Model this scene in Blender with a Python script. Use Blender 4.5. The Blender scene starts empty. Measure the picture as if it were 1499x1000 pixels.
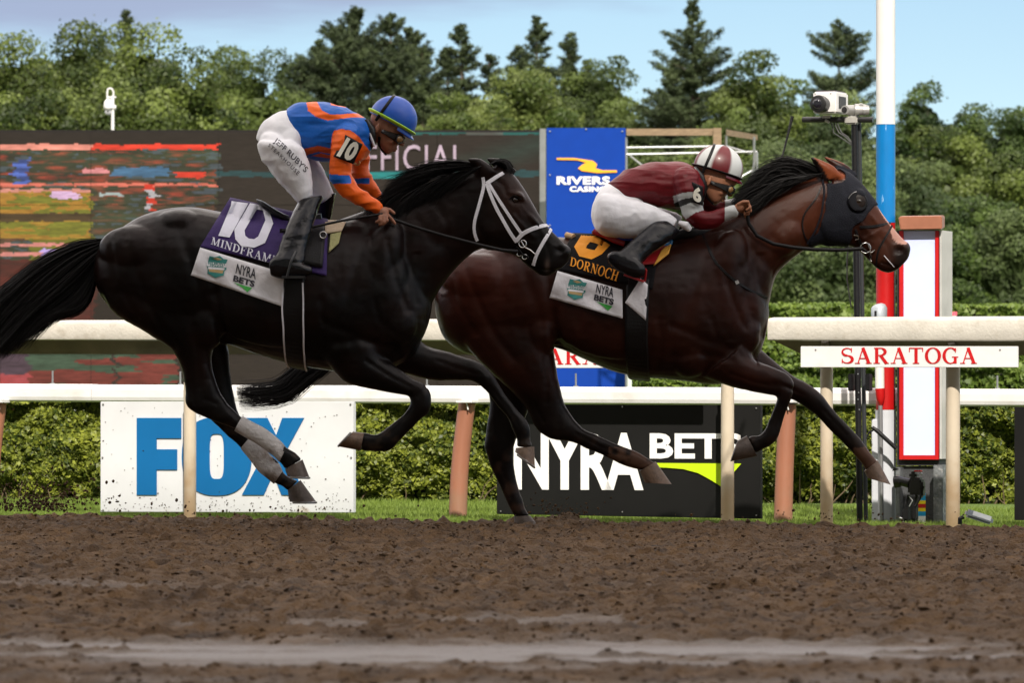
import bpy, bmesh, math, random
import numpy as np
from mathutils import Vector, Matrix
from mathutils.bvhtree import BVHTree

random.seed(7); rng = np.random.default_rng(7)
S = bpy.context.scene
COL = S.collection
R = math.radians

# ---------------------------------------------------------------- camera, world, sun, exposure
F = 7250.0; CX = 749.5; HY = 610.0; CH = 0.55        # focal length in photo pixels, centre, horizon row, camera height
cam_d = bpy.data.cameras.new('camera'); cam = bpy.data.objects.new('camera', cam_d); COL.objects.link(cam)
cam.location = (0, 0, CH); cam.rotation_euler = (R(90), 0, 0)
cam_d.sensor_width = 36.0; cam_d.lens = 36.0 * F / 1499.0
cam_d.shift_y = (HY - 500.0) / 1499.0
cam_d.clip_start = 0.5; cam_d.clip_end = 6000
cam_d.dof.use_dof = True; cam_d.dof.focus_distance = 24.4; cam_d.dof.aperture_fstop = 10.0
S.camera = cam

SUN_EL = R(40); SUN_AZ = R(175)                       # azimuth clockwise from +Y: almost straight behind the camera
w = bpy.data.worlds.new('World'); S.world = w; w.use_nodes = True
nt = w.node_tree; nt.nodes.clear()
out = nt.nodes.new('ShaderNodeOutputWorld'); bg = nt.nodes.new('ShaderNodeBackground')
sky = nt.nodes.new('ShaderNodeTexSky'); sky.sky_type = 'NISHITA'; sky.sun_disc = False
sky.sun_elevation = SUN_EL; sky.sun_rotation = SUN_AZ; sky.altitude = 2500; sky.air_density = 1.0; sky.dust_density = 0.0; sky.ozone_density = 2.0
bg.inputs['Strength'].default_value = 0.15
tc = nt.nodes.new('ShaderNodeTexCoord'); sep = nt.nodes.new('ShaderNodeSeparateXYZ')
nt.links.new(tc.outputs['Generated'], sep.inputs[0])
mp = nt.nodes.new('ShaderNodeMapping'); mp.inputs['Scale'].default_value = (4, 4, 26)
nt.links.new(tc.outputs['Generated'], mp.inputs[0])
no = nt.nodes.new('ShaderNodeTexNoise'); no.inputs['Scale'].default_value = 1.6; no.inputs['Detail'].default_value = 7; no.inputs['Roughness'].default_value = .55
nt.links.new(mp.outputs[0], no.inputs['Vector'])
def wmath(op, a, b=None, c=None):
    n = nt.nodes.new('ShaderNodeMath'); n.operation = op
    for i, v in enumerate((a, b, c)):
        if v is None: continue
        if isinstance(v, (int, float)): n.inputs[i].default_value = v
        else: nt.links.new(v, n.inputs[i])
    return n.outputs[0]
# a broken cloud deck that begins a few degrees above the horizon, lower on the left
lev = wmath('ADD', wmath('MULTIPLY', wmath('SUBTRACT', no.outputs[0], .5), .05), sep.outputs[2])
lev = wmath('SUBTRACT', lev, wmath('MULTIPLY', sep.outputs[0], .18))
mr = nt.nodes.new('ShaderNodeMapRange'); mr.interpolation_type = 'SMOOTHSTEP'
mr.inputs[1].default_value = .083; mr.inputs[2].default_value = .096; mr.inputs[3].default_value = 0; mr.inputs[4].default_value = .8
nt.links.new(lev, mr.inputs[0])
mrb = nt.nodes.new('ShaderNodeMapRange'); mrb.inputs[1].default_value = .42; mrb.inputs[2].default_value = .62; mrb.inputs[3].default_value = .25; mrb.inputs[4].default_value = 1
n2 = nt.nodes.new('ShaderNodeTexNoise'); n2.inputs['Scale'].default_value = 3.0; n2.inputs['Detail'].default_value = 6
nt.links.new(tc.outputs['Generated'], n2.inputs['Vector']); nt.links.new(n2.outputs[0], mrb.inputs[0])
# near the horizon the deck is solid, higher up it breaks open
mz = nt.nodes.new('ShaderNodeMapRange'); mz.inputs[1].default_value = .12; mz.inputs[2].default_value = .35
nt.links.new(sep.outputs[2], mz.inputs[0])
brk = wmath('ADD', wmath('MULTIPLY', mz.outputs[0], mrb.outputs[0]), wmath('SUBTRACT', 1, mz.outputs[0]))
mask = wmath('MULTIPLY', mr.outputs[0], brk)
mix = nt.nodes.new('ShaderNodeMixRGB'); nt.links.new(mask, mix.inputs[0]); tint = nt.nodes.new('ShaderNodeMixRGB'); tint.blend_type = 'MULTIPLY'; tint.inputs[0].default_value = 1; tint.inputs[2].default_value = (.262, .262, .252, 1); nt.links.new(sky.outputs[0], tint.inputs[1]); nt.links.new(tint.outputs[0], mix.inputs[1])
cc = nt.nodes.new('ShaderNodeMixRGB'); nt.links.new(mz.outputs[0], cc.inputs[0]); cc.inputs[1].default_value = (.92, 1.02, 1.5, 1); cc.inputs[2].default_value = (9.8, 8.8, 8.0, 1); nt.links.new(cc.outputs[0], mix.inputs[2])  # upper cloud is out of view, brightened as added fill for the shade
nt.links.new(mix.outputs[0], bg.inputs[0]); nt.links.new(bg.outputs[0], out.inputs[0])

sd = bpy.data.lights.new('sun', 'SUN'); sd.energy = 2.4; sd.angle = R(0.8); sd.color = (1, .92, .81)
sun = bpy.data.objects.new('sun', sd); COL.objects.link(sun)
sdir = Vector((math.sin(SUN_AZ) * math.cos(SUN_EL), math.cos(SUN_AZ) * math.cos(SUN_EL), math.sin(SUN_EL)))
sun.rotation_euler = sdir.to_track_quat('Z', 'Y').to_euler(); sun.location = (10, -10, 30)
S.view_settings.view_transform = 'Standard'; S.view_settings.look = 'None'; S.view_settings.gamma = 1
S.view_settings.exposure = 1.42; S.view_settings.use_curve_mapping = False
S.render.film_transparent = False
try:
    S.cycles.max_bounces = 6; S.cycles.transparent_max_bounces = 12; S.cycles.volume_bounces = 0
except Exception: pass

# ---------------------------------------------------------------- helpers
def P(px, py, Y):
    return Vector(((px - CX) / F * Y, Y, CH - (py - HY) / F * Y))
def lin(c):
    c = c / 255.0
    return c / 12.92 if c <= .04045 else ((c + .055) / 1.055) ** 2.4
def rgb(r, g, b): return (lin(r), lin(g), lin(b), 1)

MATS = {}
def mat(name, col, rough=.6, metal=0.0, spec=.5, var=.12, vscale=6.0, bump=0.0, bscale=60.0, emit=0.0, coat=0.0, attr=None, sheen=0.0, var2=None, trans=0.0, alpha=1.0, stretch=None):
    """principled material: base colour varied by two noise scales, optional bump, optional colour attribute"""
    if name in MATS: return MATS[name]
    m = bpy.data.materials.new(name); m.use_nodes = True; n = m.node_tree.nodes; l = m.node_tree.links
    b = n['Principled BSDF']; tcn = n.new('ShaderNodeTexCoord'); vec = tcn.outputs['Object']
    if stretch:
        mpn = n.new('ShaderNodeMapping'); mpn.inputs['Scale'].default_value = stretch; l.new(vec, mpn.inputs[0]); vec = mpn.outputs[0]
    nz = n.new('ShaderNodeTexNoise'); nz.inputs['Scale'].default_value = vscale; nz.inputs['Detail'].default_value = 6; l.new(vec, nz.inputs['Vector'])
    mrn = n.new('ShaderNodeMapRange'); mrn.inputs[1].default_value = .3; mrn.inputs[2].default_value = .7
    mrn.inputs[3].default_value = 1 - var; mrn.inputs[4].default_value = 1 + var; l.new(nz.outputs[0], mrn.inputs[0])
    mx = n.new('ShaderNodeMixRGB'); mx.blend_type = 'MULTIPLY'; mx.inputs[0].default_value = 1
    mx.inputs[1].default_value = col if len(col) == 4 else (*col, 1)
    if attr:
        at = n.new('ShaderNodeAttribute'); at.attribute_name = attr; l.new(at.outputs['Color'], mx.inputs[1])
    l.new(mrn.outputs[0], mx.inputs[2])
    last = mx.outputs[0]
    if var2:   # second colour patched in by noise: (colour, scale, lo, hi, amount)
        n3 = n.new('ShaderNodeTexNoise'); n3.inputs['Scale'].default_value = var2[1]; n3.inputs['Detail'].default_value = 8; l.new(vec, n3.inputs['Vector'])
        m3 = n.new('ShaderNodeMapRange'); m3.inputs[1].default_value = var2[2]; m3.inputs[2].default_value = var2[3]; m3.inputs[4].default_value = var2[4]; l.new(n3.outputs[0], m3.inputs[0])
        x3 = n.new('ShaderNodeMixRGB'); x3.inputs[2].default_value = var2[0]; l.new(m3.outputs[0], x3.inputs[0]); l.new(last, x3.inputs[1]); last = x3.outputs[0]
    l.new(last, b.inputs['Base Color'])
    b.inputs['Roughness'].default_value = rough; b.inputs['Metallic'].default_value = metal
    b.inputs['Specular IOR Level'].default_value = spec
    if coat: b.inputs['Coat Weight'].default_value = coat; b.inputs['Coat Roughness'].default_value = .15
    if sheen: b.inputs['Sheen Weight'].default_value = sheen
    if emit: l.new(last, b.inputs['Emission Color']); b.inputs['Emission Strength'].default_value = emit
    if trans: b.inputs['Transmission Weight'].default_value = trans
    if alpha < 1: b.inputs['Alpha'].default_value = alpha
    if bump:
        nb = n.new('ShaderNodeTexNoise'); nb.inputs['Scale'].default_value = bscale; nb.inputs['Detail'].default_value = 5; l.new(vec, nb.inputs['Vector'])
        bp = n.new('ShaderNodeBump'); bp.inputs['Strength'].default_value = bump; bp.inputs['Distance'].default_value = .02
        l.new(nb.outputs[0], bp.inputs['Height']); l.new(bp.outputs[0], b.inputs['Normal'])
    MATS[name] = m
    return m

ORG = {}          # world origin of each object
def tag(o, label=None, cat=None, group=None, kind=None):
    if label: o['label'] = label
    if cat: o['category'] = cat
    if group: o['group'] = group
    if kind: o['kind'] = kind
    return o
def thing(name, loc, label, cat, group=None):
    o = bpy.data.objects.new(name, None); COL.objects.link(o); o.location = loc; o.empty_display_size = .1
    ORG[o.name] = Vector(loc)
    return tag(o, label, cat, group)
def link_mesh(name, me, material, parent=None, org=None, smooth=False):
    o = bpy.data.objects.new(name, me); COL.objects.link(o)
    base = ORG[parent.name] if parent else (Vector(org) if org is not None else Vector((0, 0, 0)))
    me.transform(Matrix.Translation(-base))
    if parent: o.parent = parent; ORG[o.name] = base
    else: o.location = base; ORG[o.name] = base
    if material:
        if isinstance(material, (list, tuple)):
            for x in material: me.materials.append(x)
        else: me.materials.append(material)
    if smooth:
        me.polygons.foreach_set('use_smooth', [True] * len(me.polygons))
    me.update()
    return o

class MB:
    """collects primitive shapes in world coordinates; build() links them as ONE mesh object"""
    def __init__(s): s.v = []; s.f = []; s.mi = []; s.cur = 0
    def add(s, vs, fs):
        o = len(s.v); s.v += [tuple(v) for v in vs]
        for f in fs: s.f.append([o + i for i in f]); s.mi.append(s.cur)
        return s
    def box(s, a, b, rot=None):
        x0, y0, z0 = a; x1, y1, z1 = b
        vs = [Vector(p) for p in ((x0,y0,z0),(x1,y0,z0),(x1,y1,z0),(x0,y1,z0),(x0,y0,z1),(x1,y0,z1),(x1,y1,z1),(x0,y1,z1))]
        if rot:
            ang, piv = rot; piv = Vector(piv); M = Matrix.Rotation(ang, 3, 'Z'); vs = [M @ (v - piv) + piv for v in vs]
        return s.add(vs, [(0,3,2,1),(4,5,6,7),(0,1,5,4),(1,2,6,5),(2,3,7,6),(3,0,4,7)])
    def hexa(s, vs):
        return s.add(vs, [(0,3,2,1),(4,5,6,7),(0,1,5,4),(1,2,6,5),(2,3,7,6),(3,0,4,7)])
    def obb(s, c, ux, uy, uz):
        c = Vector(c); vs = [c + Vector(ux) * i + Vector(uy) * j + Vector(uz) * k for k in (-1, 1) for i, j in ((-1,-1),(1,-1),(1,1),(-1,1))]
        return s.hexa(vs)
    def tube(s, pts, r, n=10, flat=None, cap=True):
        """round tube through pts; r scalar or list; flat=(w,h) per unit r gives elliptical section"""
        pts = [Vector(p) for p in pts]; rs = r if isinstance(r, (list, tuple)) else [r] * len(pts)
        vs = []; up = None
        for i, p in enumerate(pts):
            t = (pts[min(i + 1, len(pts) - 1)] - pts[max(i - 1, 0)])
            if t.length < 1e-9: t = Vector((0, 0, 1))
            t.normalize()
            if up is None: up = Vector((0, 1, 0)) if abs(t.y) < .9 else Vector((0, 0, 1))
            sd_ = t.cross(up)
            if sd_.length < 1e-6: sd_ = t.cross(Vector((1, 0, 0)))
            sd_.normalize(); u2 = sd_.cross(t).normalized(); up = u2
            for k in range(n):
                a = 2 * math.pi * k / n; ca, sa = math.cos(a), math.sin(a)
                fw, fh = flat or (1, 1)
                vs.append(p + (sd_ * ca * fw + u2 * sa * fh) * rs[i])
        fs = []
        for i in range(len(pts) - 1):
            for k in range(n):
                a = i * n + k; b = i * n + (k + 1) % n
                fs.append((a, b, b + n, a + n))
        if cap: fs.append(tuple(range(n - 1, -1, -1))); fs.append(tuple(range((len(pts) - 1) * n, len(pts) * n)))
        return s.add(vs, fs)
    def prism(s, poly, dv):
        """polygon (list of 3d points) extruded by vector dv"""
        n = len(poly); dv = Vector(dv); poly = [Vector(p) for p in poly]
        return s.add(poly + [p + dv for p in poly], [tuple(range(n)), tuple(range(2 * n - 1, n - 1, -1))] + [(i, i + n, (i + 1) % n + n, (i + 1) % n) for i in range(n)])
    def sphere(s, c, rx, ry=None, rz=None, nu=16, nv=10, M=None, v0=0.0, v1=math.pi):
        ry = ry or rx; rz = rz or rx; vs = []; fs = []
        for j in range(nv + 1):
            ph = v0 + (v1 - v0) * j / nv
            for i in range(nu):
                th = 2 * math.pi * i / nu
                q = Vector((rx * math.sin(ph) * math.cos(th), ry * math.sin(ph) * math.sin(th), rz * math.cos(ph)))
                if M: q = M @ q
                vs.append(Vector(c) + q)
        for j in range(nv):
            for i in range(nu):
                a = j * nu + i; b = j * nu + (i + 1) % nu
                fs.append((a, a + nu, b + nu, b))
        return s.add(vs, fs)
    def build(s, name, material, parent=None, org=None, smooth=False, bevel=0, label=None, kind=None, fix=True):
        me = bpy.data.meshes.new(name); me.from_pydata(s.v, [], s.f)
        if isinstance(material, (list, tuple)): me.polygons.foreach_set('material_index', s.mi)
        if fix:
            bm = bmesh.new(); bm.from_mesh(me); bmesh.ops.recalc_face_normals(bm, faces=bm.faces)
            if bevel: bmesh.ops.bevel(bm, geom=[e for e in bm.edges if len(e.link_faces) == 2 and e.calc_face_angle(0) > .5], offset=bevel, segments=2, affect='EDGES', clamp_overlap=True)
            bm.to_mesh(me); bm.free()
        o = link_mesh(name, me, material, parent, org, smooth)
        if smooth and bevel == 0 and smooth != 'all':
            try: me.set_sharp_from_angle(angle=R(50))
            except Exception: pass
        if label: o['label'] = label
        if kind: o['kind'] = kind
        return o

def text_mesh(body, bold=0.0, spacing=1.0):
    c = bpy.data.curves.new('t', 'FONT'); c.body = body; c.offset = bold; c.space_character = spacing; c.resolution_u = 3
    o = bpy.data.objects.new('t', c); COL.objects.link(o)
    me = bpy.data.meshes.new_from_object(o.evaluated_get(bpy.context.evaluated_depsgraph_get()))
    bpy.data.objects.remove(o); bpy.data.curves.remove(c)
    bm = bmesh.new(); bm.from_mesh(me); bmesh.ops.triangulate(bm, faces=bm.faces); bm.verts.ensure_lookup_table()
    vs = [(v.co.x, v.co.y) for v in bm.verts]; fs = [[v.index for v in f.verts] for f in bm.faces]; bm.free(); bpy.data.meshes.remove(me)
    x0 = min(v[0] for v in vs); x1 = max(v[0] for v in vs); y0 = min(v[1] for v in vs); y1 = max(v[1] for v in vs)
    return [((x - x0) / (x1 - x0), (y - y0) / (y1 - y0)) for x, y in vs], fs

# --- a small serif face drawn with strokes (unit cell, y up) for painted and embroidered names
def _stroke(pts, ws):
    out = []; n = len(pts)
    for i in range(n):
        a = pts[max(i - 1, 0)]; b = pts[min(i + 1, n - 1)]; dx, dy = b[0] - a[0], b[1] - a[1]; L = math.hypot(dx, dy) or 1
        w_ = ws[i] if isinstance(ws, (list, tuple)) else ws
        out.append(((pts[i][0] - dy / L * w_ / 2, pts[i][1] + dx / L * w_ / 2), (pts[i][0] + dy / L * w_ / 2, pts[i][1] - dx / L * w_ / 2)))
    return [[out[i][0], out[i][1], out[i + 1][1], out[i + 1][0]] for i in range(n - 1)]
def _arc(cx, cy, rx, ry, a0, a1, thick=.17, thin=.06, n=16):
    pts = []; ws = []
    for i in range(n + 1):
        a = R(a0 + (a1 - a0) * i / n); pts.append((cx + rx * math.cos(a), cy + ry * math.sin(a))); ws.append(thin + (thick - thin) * abs(math.cos(a)) ** 1.3)
    return _stroke(pts, ws)
def _rect(x0, y0, x1, y1): return [[(x0, y0), (x1, y0), (x1, y1), (x0, y1)]]
def serif_glyph(c):
    T, t, s = .17, .065, .055
    sf = lambda x, w_=.34: _rect(x - w_ / 2, 0, x + w_ / 2, s)
    st = lambda x, w_=.34: _rect(x - w_ / 2, 1 - s, x + w_ / 2, 1)
    stem = lambda x, W=T: _rect(x - W / 2, 0, x + W / 2, 1)
    if c == 'I': return .40, stem(.2) + sf(.2) + st(.2)
    if c == 'T': return .78, stem(.39) + sf(.39) + _rect(.02, 1 - t, .76, 1) + _rect(.02, .74, .07, 1) + _rect(.71, .74, .76, 1)
    if c == 'A': return .88, _stroke([(.16, 0), (.43, 1)], t) + _stroke([(.42, 1), (.74, 0)], T) + _rect(.24, .30, .62, .36) + sf(.14, .27) + sf(.73, .32)
    if c == 'V': return .88, _stroke([(.14, 1), (.44, 0)], T) + _stroke([(.44, 0), (.72, 1)], t) + st(.14) + st(.73, .27)
    if c == 'O': return .86, _arc(.43, .5, .34, .48, 0, 360, T, t, 28)
    if c == 'D': return .84, stem(.2) + _arc(.36, .5, .38, .47, -90, 90, T, t) + _rect(.06, 1 - t, .38, 1) + _rect(.06, 0, .38, t)
    if c == 'C': return .78, _arc(.43, .5, .34, .48, 42, 318, T, t, 24) + _rect(.66, .70, .71, .98)
    if c == 'G': return .86, _arc(.43, .5, .34, .48, 42, 322, T, t, 24) + _rect(.66, .70, .71, .98) + _rect(.60, .02, .75, .42) + _rect(.50, .40, .84, .45)
    if c == 'R': return .86, stem(.2) + sf(.2) + _rect(.06, 1 - t, .40, 1) + _arc(.38, .745, .26, .225, -90, 90, T, t, 12) + _rect(.2, .49, .4, .55) + _stroke([(.40, .52), (.72, .0)], T) + sf(.76, .16)
    if c == 'B': return .78, stem(.2) + _rect(.06, 1 - t, .40, 1) + _rect(.06, 0, .4, t) + _arc(.36, .76, .24, .21, -90, 90, T, t, 10) + _arc(.38, .28, .28, .25, -90, 90, T, t, 10) + _rect(.2, .50, .4, .56)
    if c == 'P': return .76, stem(.2) + sf(.2) + _rect(.06, 1 - t, .40, 1) + _arc(.38, .72, .26, .25, -90, 90, T, t, 12) + _rect(.2, .44, .4, .5)
    if c == 'F': return .70, stem(.2) + sf(.2) + _rect(.06, 1 - t, .66, 1) + _rect(.61, .72, .66, 1) + _rect(.2, .49, .5, .55) + _rect(.46, .40, .51, .64)
    if c == 'E': return .74, stem(.2) + _rect(.06, 0, .70, t) + _rect(.65, 0, .70, .28) + _rect(.06, 1 - t, .66, 1) + _rect(.61, .72, .66, 1) + _rect(.2, .49, .5, .55) + _rect(.46, .40, .51, .64)
    if c == 'H': return .92, stem(.2) + stem(.70) + sf(.2) + sf(.7) + st(.2) + st(.7) + _rect(.2, .49, .7, .55)
    if c == 'N': return .90, stem(.17, t) + _stroke([(.16, .98), (.72, .02)], T) + stem(.74, t) + sf(.17, .26) + st(.12, .2) + st(.74, .28)
    if c == 'M': return 1.08, stem(.17, t) + _stroke([(.20, 1), (.52, .02)], T) + _stroke([(.52, .02), (.84, 1)], t) + stem(.87, T) + sf(.17, .26) + sf(.87, .32) + st(.14, .22) + st(.9, .24)
    if c == 'S':
        pts = []; ws = []
        for i in range(15):
            a = R(30 + i * 16.5); pts.append((.36 + .25 * math.cos(a), .735 + .225 * math.sin(a))); ws.append(t + (.13 - t) * min(1, i / 12) ** 2)
        for i in range(15):
            a = R(80 - i * 16.5); pts.append((.36 + .27 * math.cos(a), .27 + .23 * math.sin(a))); ws.append(t + (T - t) * max(0, math.cos(a)))
        return .70, _stroke(pts, ws) + _rect(.56, .70, .61, .98) + _rect(.08, .02, .13, .30)
    return .35, []
def serif_text(s):
    x = 0; polys = []
    for c in s:
        w_, g = serif_glyph(c); polys += [[(x + px_, py_) for px_, py_ in poly] for poly in g]; x += w_ + .06
    x -= .06
    vs = []; fs = []; k = 0
    for i, poly in enumerate(polys):
        fs.append(list(range(len(vs), len(vs) + len(poly)))); vs += [(px_ / x, py_, (i % 7)) for px_, py_ in poly]
    return vs, fs
def put_text(name, glyphs, warp, material, parent, label=None, cuts=0):
    """glyphs = (verts 0..1, faces); warp(u,v,k)->world point; flat lettering laid on a real surface"""
    vs, fs = glyphs
    me = bpy.data.meshes.new(name)
    if cuts:
        bm = bmesh.new(); bvs = [bm.verts.new((v[0], v[1], (v[2] if len(v) > 2 else 0) * 1e-3)) for v in vs]
        for f in fs:
            try: bm.faces.new([bvs[i] for i in f])
            except ValueError: pass
        bmesh.ops.triangulate(bm, faces=bm.faces)
        for _ in range(cuts):
            es = sorted(bm.edges, key=lambda e: -e.calc_length()); es = [e for e in es if e.calc_length() > .035]
            if es: bmesh.ops.subdivide_edges(bm, edges=es, cuts=1); bmesh.ops.triangulate(bm, faces=bm.faces)
        for v in bm.verts: v.co = warp(v.co.x, v.co.y, round(v.co.z * 1000))
        bm.to_mesh(me); bm.free()
    else:
        me.from_pydata([tuple(warp(v[0], v[1], v[2] if len(v) > 2 else 0)) for v in vs], [], fs)
    o = link_mesh(name, me, material, parent)
    if label: o['label'] = label
    return o

# ---------------------------------------------------------------- the rail line (slightly oblique to the camera) and points on planes parallel to it
LA = P(278, 0, 28.0); LB = P(1395, 0, 26.3)
SHADE_Z = .10
LU = Vector((LB.x - LA.x, LB.y - LA.y, 0)).normalized(); LN = Vector((-LU.y, LU.x, 0))      # LN points away from the camera
def Q(px, py, off=0.0):
    """point seen at (px,py) on the vertical plane that runs along the rail, off metres behind it"""
    d = Vector(((px - CX) / F, 1, -(py - HY) / F)); o = Vector((0, 0, CH)); a = Vector((LA.x, LA.y, 0)) + LN * off
    t = (a - Vector((0, 0, 0))).dot(LN) / (d.x * LN.x + d.y * LN.y)
    return o + d * t
def gz(x, y):
    """broad level of the ground under the rail"""
    return 0
# ================================================================ SETTING
_G = {}
def vnoise(x, y, seed, per=256):
    if seed not in _G: _G[seed] = np.random.default_rng(seed).random((per, per))
    g = _G[seed]
    xi = np.floor(x).astype(int); yi = np.floor(y).astype(int); fx = x - xi; fy = y - yi
    fx = fx * fx * (3 - 2 * fx); fy = fy * fy * (3 - 2 * fy)
    a = g[xi % per, yi % per]; b = g[(xi + 1) % per, yi % per]; c = g[xi % per, (yi + 1) % per]; d = g[(xi + 1) % per, (yi + 1) % per]
    return (a * (1 - fx) + b * fx) * (1 - fy) + (c * (1 - fx) + d * fx) * fy
def fbm(x, y, seed, octv=4, gain=.5):
    s = 0; a = 1; t = 0
    for k in range(octv): s = s + a * vnoise(x * 2 ** k + 13.7 * k, y * 2 ** k + 7.1 * k, seed + k); t += a; a *= gain
    return s / t
def np_mesh(name, verts, faces, cols=None, attr='col'):
    """fast mesh from numpy arrays; faces (n,3) or (n,4)"""
    me = bpy.data.meshes.new(name); nv = len(verts); nf, k = faces.shape
    me.vertices.add(nv); me.vertices.foreach_set('co', np.asarray(verts, np.float32).ravel())
    me.loops.add(nf * k); me.loops.foreach_set('vertex_index', faces.astype(np.int32).ravel())
    me.polygons.add(nf); me.polygons.foreach_set('loop_start', np.arange(0, nf * k, k, dtype=np.int32)); me.polygons.foreach_set('loop_total', np.full(nf, k, np.int32))
    me.update(calc_edges=True)
    if cols is not None:
        ca = me.color_attributes.new(attr, 'FLOAT_COLOR', 'POINT'); c = np.ones((nv, 4), np.float32); c[:, :cols.shape[1]] = cols; ca.data.foreach_set('color', c.ravel())
    return me

# ---- dirt track
dirtm = bpy.data.materials.new('dirt'); dirtm.use_nodes = True
n = dirtm.node_tree.nodes; l = dirtm.node_tree.links; b = n['Principled BSDF']
geo = n.new('ShaderNodeNewGeometry'); at = n.new('ShaderNodeAttribute'); at.attribute_name = 'wet'
nz = n.new('ShaderNodeTexNoise'); nz.inputs['Scale'].default_value = 4.5; nz.inputs['Detail'].default_value = 11; nz.inputs['Roughness'].default_value = .68; l.new(geo.outputs['Position'], nz.inputs['Vector'])
cr = n.new('ShaderNodeValToRGB'); cr.color_ramp.elements[0].position = .3; cr.color_ramp.elements[0].color = (.024, .0112, .0036, 1)
cr.color_ramp.elements[1].position = .72; cr.color_ramp.elements[1].color = (.132, .072, .026, 1); l.new(nz.outputs[0], cr.inputs[0])
mxw = n.new('ShaderNodeMixRGB'); mxw.inputs[2].default_value = (.13, .105, .088, 1); l.new(at.outputs['Fac'], mxw.inputs[0]); l.new(cr.outputs[0], mxw.inputs[1])
l.new(mxw.outputs[0], b.inputs['Base Color'])
mrr = n.new('ShaderNodeMapRange'); mrr.inputs[3].default_value = .88; mrr.inputs[4].default_value = .45; l.new(at.outputs['Fac'], mrr.inputs[0]); l.new(mrr.outputs[0], b.inputs['Roughness'])
b.inputs['Specular IOR Level'].default_value = .35
nb = n.new('ShaderNodeTexNoise'); nb.inputs['Scale'].default_value = 90; nb.inputs['Detail'].default_value = 6; l.new(geo.outputs['Position'], nb.inputs['Vector'])
bp = n.new('ShaderNodeBump'); bp.inputs['Strength'].default_value = .9; bp.inputs['Distance'].default_value = .02; l.new(nb.outputs[0], bp.inputs['Height']); l.new(bp.outputs[0], b.inputs['Normal'])

def edge_y(x):            # where the dirt ends, just behind the rail line
    return LA.y + (x - LA.x) * LU.y / LU.x + .22
def bands(x, y):
    """smooth wet harrow streaks that run along the track: 0..1"""
    j = (fbm(x * .8, y * 1.1, 91, 4) - .5)
    w_ = np.exp(-(np.abs(y - 11.6 + j * 1.1) / .55) ** 3) * np.clip(.35 + (fbm(x * 1.6, y * 5, 95, 4) - .36) * 5, .25, 1.0)
    w_ += .55 * np.exp(-((y - 13.2 + j * 1.2) / .16) ** 2) * (fbm(x * 1.3, y, 92, 3) > .47)
    w_ += .4 * np.exp(-((y - 15.9 + j * .9) / .20) ** 2) * np.clip((fbm(x * 1.1 + 3, y, 93, 3) - .42) * 6, 0, 1)
    w_ += .0 * np.exp(-((y - 17.6 + j * .9) / .18) ** 2) * np.clip((fbm(x * 1.0 + 9, y, 94, 3) - .5) * 6, 0, 1)
    w_ += .35 * np.exp(-((y - 10.2 + j) / .2) ** 2)
    return np.clip(w_, 0, 1)
def dirt_h(x, y):
    wet = bands(x, y)
    base = (-.004 - .012 * np.clip(x, -3, 3.2)) * np.clip((y - 18) / 6, 0, 1)
    big = (fbm(x * 1.1, y * 1.6, 11, 3) - .5) * .03
    lump = np.clip(fbm(x * 14, y * 12, 41, 4) - .5, 0, 1) * .09
    cl = np.abs(fbm(x * 20, y * 15, 21, 3) - .5) * .034 + (fbm(x * 31, y * 27, 31, 2) - .5) * .034
    h = base + (big * .6 + (cl + lump) * (1 - .93 * wet)) * (.55 + .45 * np.clip((y - 11) / 5, 0, 1)) - .008 * wet
    # hoof pocks
    px_ = fbm(x * 3.1 + 9, y * 3.1, 51, 2); h -= np.clip(.34 - px_, 0, 1) * .12 * (1 - wet)
    h += .05 * np.exp(-(((x - P(820, 0, 25.6).x) / .16) ** 2 + ((y - 25.2) / .25) ** 2))   # mound by the planted hoof
    ey = LA.y + (x - LA.x) * LU.y / LU.x + .30; q = np.clip((y - 25.3) / 1.3, 0, 1); q = q * q * (3 - 2 * q)
    return h * (1 - .35 * q) - q * .075 - np.clip((y - ey) / .25, 0, 1) * .12
ys = [5.0]
while ys[-1] < 28.9: ys.append(ys[-1] + .012 + .00075 * ys[-1])
ys = np.array(ys); xs = np.arange(-4.0, 4.0001, .0165)
Xg, Yg = np.meshgrid(xs, ys); Zg = dirt_h(Xg, Yg); ny, nx = Xg.shape
idx = (np.arange(ny - 1)[:, None] * nx + np.arange(nx - 1)[None, :]).ravel()
faces = np.stack([idx, idx + 1, idx + nx + 1, idx + nx], 1)
wet = bands(Xg, Yg).ravel()
me = np_mesh('dirt_track', np.stack([Xg.ravel(), Yg.ravel(), Zg.ravel()], 1), faces, np.stack([wet] * 3, 1), 'wet')
o = link_mesh('dirt_track', me, dirtm, smooth=True); tag(o, 'churned brown dirt race track with grey wet streaks', None, kind='structure')
# coarser track continuing out of frame
b_ = MB(); q = []
for (x0, x1, y0, y1) in ((-60, -4, -14, 28), (4, 60, -14, 28), (-4, 4, -14, 5)):
    nxx, nyy = max(2, int((x1 - x0) / 1.5)), max(2, int((y1 - y0) / 1.5)); vs = []; fs = []
    for j in range(nyy + 1):
        for i in range(nxx + 1):
            vs.append((x0 + (x1 - x0) * i / nxx, y0 + (y1 - y0) * j / nyy, .0))
    for j in range(nyy):
        for i in range(nxx): a = j * (nxx + 1) + i; fs.append((a, a + 1, a + nxx + 2, a + nxx + 1))
    b_.add(vs, fs)
tag(b_.build('track_surface', dirtm), 'brown dirt of the track running on past the frame', None, kind='structure')
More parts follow.
